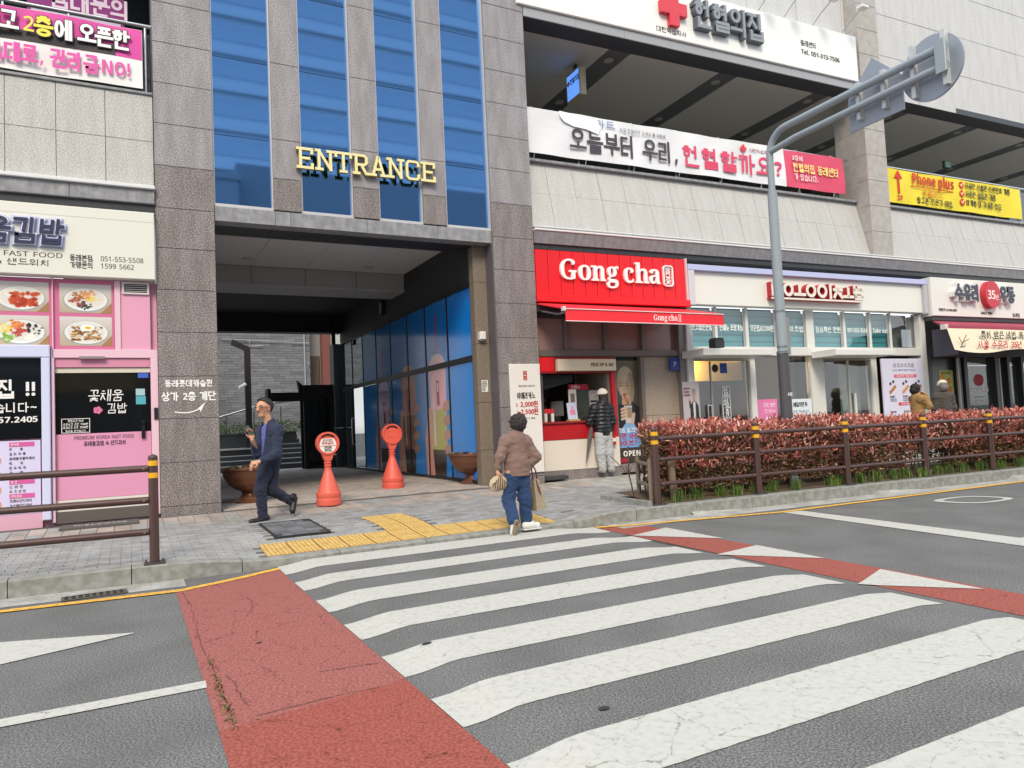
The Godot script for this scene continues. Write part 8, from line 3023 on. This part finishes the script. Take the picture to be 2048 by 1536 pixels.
func customer() -> void:
	var z := -12.0
	var y0 := .33
	var p := thing("person", "person in a white cap, black puffer jacket and pale trousers at the tea counter", "person", FA, Vector3(8.28, y0, z))
	var fwd := Vector3(-.1, 0, -1).normalized()
	var hd := Vector3(8.3, 1.845, z)
	var chest := Vector3(8.27, 1.53, z)
	var belly := Vector3(8.27, 1.25, z)
	var hip := Vector3(8.27, 1.12, z)
	var shL := chest + Vector3(-.17, .07, 0)
	var shR := chest + Vector3(.17, .07, 0)
	var elL := Vector3(8.02, 1.36, z - .1)
	var haL := Vector3(8.06, 1.39, z - .34)
	var elR := Vector3(8.52, 1.35, z - .03)
	var haR := Vector3(8.5, 1.16, z - .1)
	var knL := Vector3(8.19, .74, z)
	var knR := Vector3(8.38, .74, z)
	var skin := skinm("c69c84")
	ob("body", blob([[chest, belly, .11, .11, fwd, 1.3], [belly, hip, .11, .12, fwd, 1.3], [chest, hd, .05, .05], [shL, elL, .05, .04], [elL, haL, .04, .028], [shR, elR, .05, .04], [elR, haR, .04, .028], [hip + Vector3(-.08, 0, 0), knL, .08, .055], [knL, Vector3(8.22, y0 + .08, z), .05, .035], [hip + Vector3(.08, 0, 0), knR, .08, .055], [knR, Vector3(8.42, y0 + .08, z), .05, .035]], .018, .05), skin, p)
	ob("head", blob(head_caps(hd, .105, fwd), .009, .03), skin, p)
	face(p, hd, .105, fwd, fwd.cross(Vector3.UP).normalized(), false)
	ob("hair", blob([[hd + Vector3(0, .0, .03), hd + Vector3(0, -.14, .05), .095, .085], [hd + Vector3(-.04, -.1, .03), hd + Vector3(-.05, -.2, .0), .06, .045], [hd + Vector3(.04, -.1, .03), hd + Vector3(.05, -.2, .0), .06, .045]], .01, .03, .01), flat("1d1817", .6), p)
	var cap := blob([[hd + Vector3(0, .045, .005), hd + Vector3(0, .055, 0), .112, .108]], .008, .02, .003, 0.0, func(q: Vector3) -> float: return hd.y + .035 - q.y)
	ob("cap", cap, cloth("cfc8bd"), p)
	var g := G.new()
	g.hexa(hd + Vector3(-.13, .03, -.06), hd + Vector3(-.02, .03, -.09), hd + Vector3(-.02, .042, -.09), hd + Vector3(-.13, .042, -.06), hd + Vector3(-.17, .01, -.17), hd + Vector3(-.03, .02, -.21), hd + Vector3(-.03, .03, -.21), hd + Vector3(-.17, .02, -.17))
	ob("cap_brim", g, cloth("c4bcb0"), p)
	ob("cap_opening", blob([[hd + Vector3(.035, .05, .1), hd + Vector3(.065, .05, .09), .018, .016]], .007, .01), flat("2a2321"), p)
	var bl := cloth("1c1e26", .6)
	var jk := [[chest + Vector3(0, .06, 0), belly, .155, .165, fwd, 1.2], [belly, belly - Vector3(0, .1, 0), .165, .16, fwd, 1.2], [chest + Vector3(0, .08, 0), shL, .09, .085], [chest + Vector3(0, .08, 0), shR, .09, .085], [shL, elL, .085, .074], [elL, haL.lerp(elL, .15), .074, .055], [shR, elR, .085, .074], [elR, haR.lerp(elR, .1), .072, .055], [chest + Vector3(0, .12, .03), chest + Vector3(0, .17, .03), .09, .085]]
	var jm := flat("191b22", .42)
	ob("puffer_jacket", blob(jk, .012, .04, .01, .016), jm, p)
	var tr := [[hip + Vector3(0, .02, 0), hip - Vector3(0, .06, 0), .15, .15, fwd, 1.2], [hip + Vector3(-.08, -.03, 0), knL, .11, .098], [knL, Vector3(8.22, y0 + .08, z), .092, .074], [hip + Vector3(.08, -.03, 0), knR, .11, .098], [knR, Vector3(8.42, y0 + .08, z), .092, .074]]
	ob("trousers", blob(tr, .013, .04, .012), cloth("b0b2b3"), p)
	for x in [8.2, 8.42]:
		ob("shoe", blob(shoe_caps(Vector3(x, y0 + .01, z + .07), Vector3(x, y0 + .01, z - .14)), .012, .02), flat("8d8b88", .6), p)
	ob("hand", blob([[elL.lerp(haL, .7), haL, .028, .025]] + hand_caps(haL, Vector3(.3, 0, -1), Vector3(0, -1, 0), .3, 1.0, .95), .007, .012), skin, p)
	ob("hand", blob([[elR.lerp(haR, .7), haR, .028, .025]] + hand_caps(haR, Vector3(0, -1, -.3), Vector3(-1, 0, 0), .8, 1.0, .95), .007, .012), skin, p)
	var um := thing("folded_umbrella", "folded grey umbrella hooked beside the customer at the tea counter", "umbrella", FA, Vector3(7.95, .6, -12.0))
	g = G.new()
	var top := Vector3(8.03, 1.3, -12.02)
	var tip := Vector3(7.84, .55, -12.0)
	g.cyl(top.lerp(tip, .08), top.lerp(tip, .3), .028, .05, 10)
	g.cyl(top.lerp(tip, .3), top.lerp(tip, .93), .05, .012, 10)
	ob("canopy", g, cloth("57514f"), um)
	g = G.new()
	g.cyl(top.lerp(tip, .92), tip, .007, .005, 6)
	g.tube([top.lerp(tip, .1), top, top + Vector3(.02, .05, 0), top + Vector3(.06, .05, 0), top + Vector3(.065, .02, 0)], .009, 6)
	ob("shaft", g, flat("2c2a2b", .4), um)
	var tag_ := thing("red_gift_bag", "small red and white bag hanging from the customer's right hand", "bag", FB, Vector3(1.72, 1.1, -.05))
	var a := FB.affine_inverse() * (haR + Vector3(.04, -.12, .03))
	ob("bag", cb(a.x - .05, a.x + .06, a.y - .16, a.y, a.z - .04, a.z + .04), flat("b2222e", .5), tag_)
	ob("label", bx(a.x - .04, a.x + .05, a.y - .1, a.y - .03, a.z + .041, a.z + .043), flat("dcd6d2"), tag_)


func bystanders() -> void:
	for k in 2:
		var at := FB * Vector3(9.02 if k == 0 else 9.95, .28, 1.2)
		var p := thing("person", ["person in a tan jacket raising both hands to the face behind the hedge", "person in a pale cap and dark grey jacket seen from behind the hedge"][k], "person", FA, at)
		var sc := 1.0 if k == 0 else 1.03
		var v := func(x: float, y: float, zz: float) -> Vector3: return at + Vector3(x, y * sc, zz)
		var fwd := Vector3(.75, 0, .35).normalized() if k == 0 else Vector3(.5, 0, -.85).normalized()
		var hd: Vector3 = v.call(0, 1.47, 0)
		var chest: Vector3 = v.call(0.0, 1.18, 0)
		var hip: Vector3 = v.call(0, .84, 0)
		var skin := skinm("b98b72")
		var side := fwd.cross(Vector3.UP).normalized()
		var shA := chest + side * .16 + Vector3(0, .07, 0)
		var shB := chest - side * .16 + Vector3(0, .07, 0)
		var elA: Vector3
		var elB: Vector3
		var haA: Vector3
		var haB: Vector3
		if k == 0:
			elA = shA + fwd * .17 + Vector3(0, -.18, 0)
			elB = shB + fwd * .17 + Vector3(0, -.18, 0)
			haA = hd + fwd * .17 + side * .05 + Vector3(0, -.12, 0)
			haB = hd + fwd * .17 - side * .05 + Vector3(0, -.12, 0)
		else:
			elA = shA + Vector3(0, -.27, 0) + side * .05
			elB = shB + Vector3(0, -.27, 0) - side * .05
			haA = elA + Vector3(0, -.22, 0) + fwd * .1
			haB = elB + Vector3(0, -.22, 0) + fwd * .1
		var legA := [hip + side * .08, v.call(0, .44, 0) + side * .09, v.call(0, .07, 0) + side * .09]
		var legB := [hip - side * .08, v.call(0, .44, 0) - side * .09, v.call(0, .07, 0) - side * .09]
		ob("body", blob([[chest, hip, .11, .12, fwd, 1.3], [chest, hd, .05, .05], [shA, elA, .05, .04], [elA, haA, .04, .03], [shB, elB, .05, .04], [elB, haB, .04, .03], [legA[0], legA[1], .08, .055], [legA[1], legA[2], .05, .035], [legB[0], legB[1], .08, .055], [legB[1], legB[2], .05, .035]], .02, .05), skin, p)
		ob("head", blob(head_caps(hd, .105, fwd), .009, .03), skin, p)
		face(p, hd, .105, fwd, side, false)
		ob("hair", blob([[hd + Vector3(0, .03, 0) - fwd * .02, hd + Vector3(0, -.03, 0) - fwd * .05, .108, .095]], .009, .02, .012, 0.0, func(q: Vector3) -> float: return (q - hd).dot(fwd) - .055), flat("1f1a1a" if k == 0 else "6f6a66", .7), p)
		var jm := cloth("9a7748" if k == 0 else "4b4642")
		ob("jacket", blob([[chest + Vector3(0, .06, 0), chest - Vector3(0, .3, 0), .155, .17, fwd, 1.2], [chest, shA, .09, .085], [chest, shB, .09, .085], [shA, elA, .085, .075], [elA, haA.lerp(elA, .2), .075, .055], [shB, elB, .085, .075], [elB, haB.lerp(elB, .2), .075, .055], [chest + Vector3(0, .1, 0), chest + Vector3(0, .16, 0), .08, .07]], .013, .045, .014), jm, p)
		ob("trousers", blob([[hip, hip - Vector3(0, .05, 0), .145, .14, fwd, 1.2], [legA[0], legA[1], .1, .08], [legA[1], legA[2], .08, .07], [legB[0], legB[1], .1, .08], [legB[1], legB[2], .08, .07]], .018, .04, .01), cloth("2c2c30"), p)
		for q in [legA[2], legB[2]]:
			ob("shoe", blob(shoe_caps(q - fwd * .06 - Vector3(0, .06, 0), q + fwd * .16 - Vector3(0, .06, 0)), .015, .02), flat("2a2826"), p)
		ob("hand", blob(hand_caps(haA, (hd - haA) if k == 0 else Vector3(0, -1, 0), -fwd if k == 0 else -side, .5, 1.0, .9), .007, .012), skin, p)
		ob("hand", blob(hand_caps(haB, (hd - haB) if k == 0 else Vector3(0, -1, 0), -fwd if k == 0 else side, .5, -1.0, .9), .007, .012), skin, p)
		if k == 1:
			ob("cap", blob([[hd + Vector3(0, .045, 0), hd + Vector3(0, .05, 0), .116, .112]], .009, .02, .002, 0.0, func(q: Vector3) -> float: return hd.y + .03 - q.y), cloth("d4cdb8"), p)
			ob("cap_brim", blob([[hd + fwd * .1 + Vector3(0, .04, 0), hd + fwd * .17 + Vector3(0, .03, 0), .06, .05, Vector3.UP, 6.0]], .009, .01), cloth("cdc5b0"), p)


func people() -> void:
	man()
	woman()
	customer()
	bystanders()
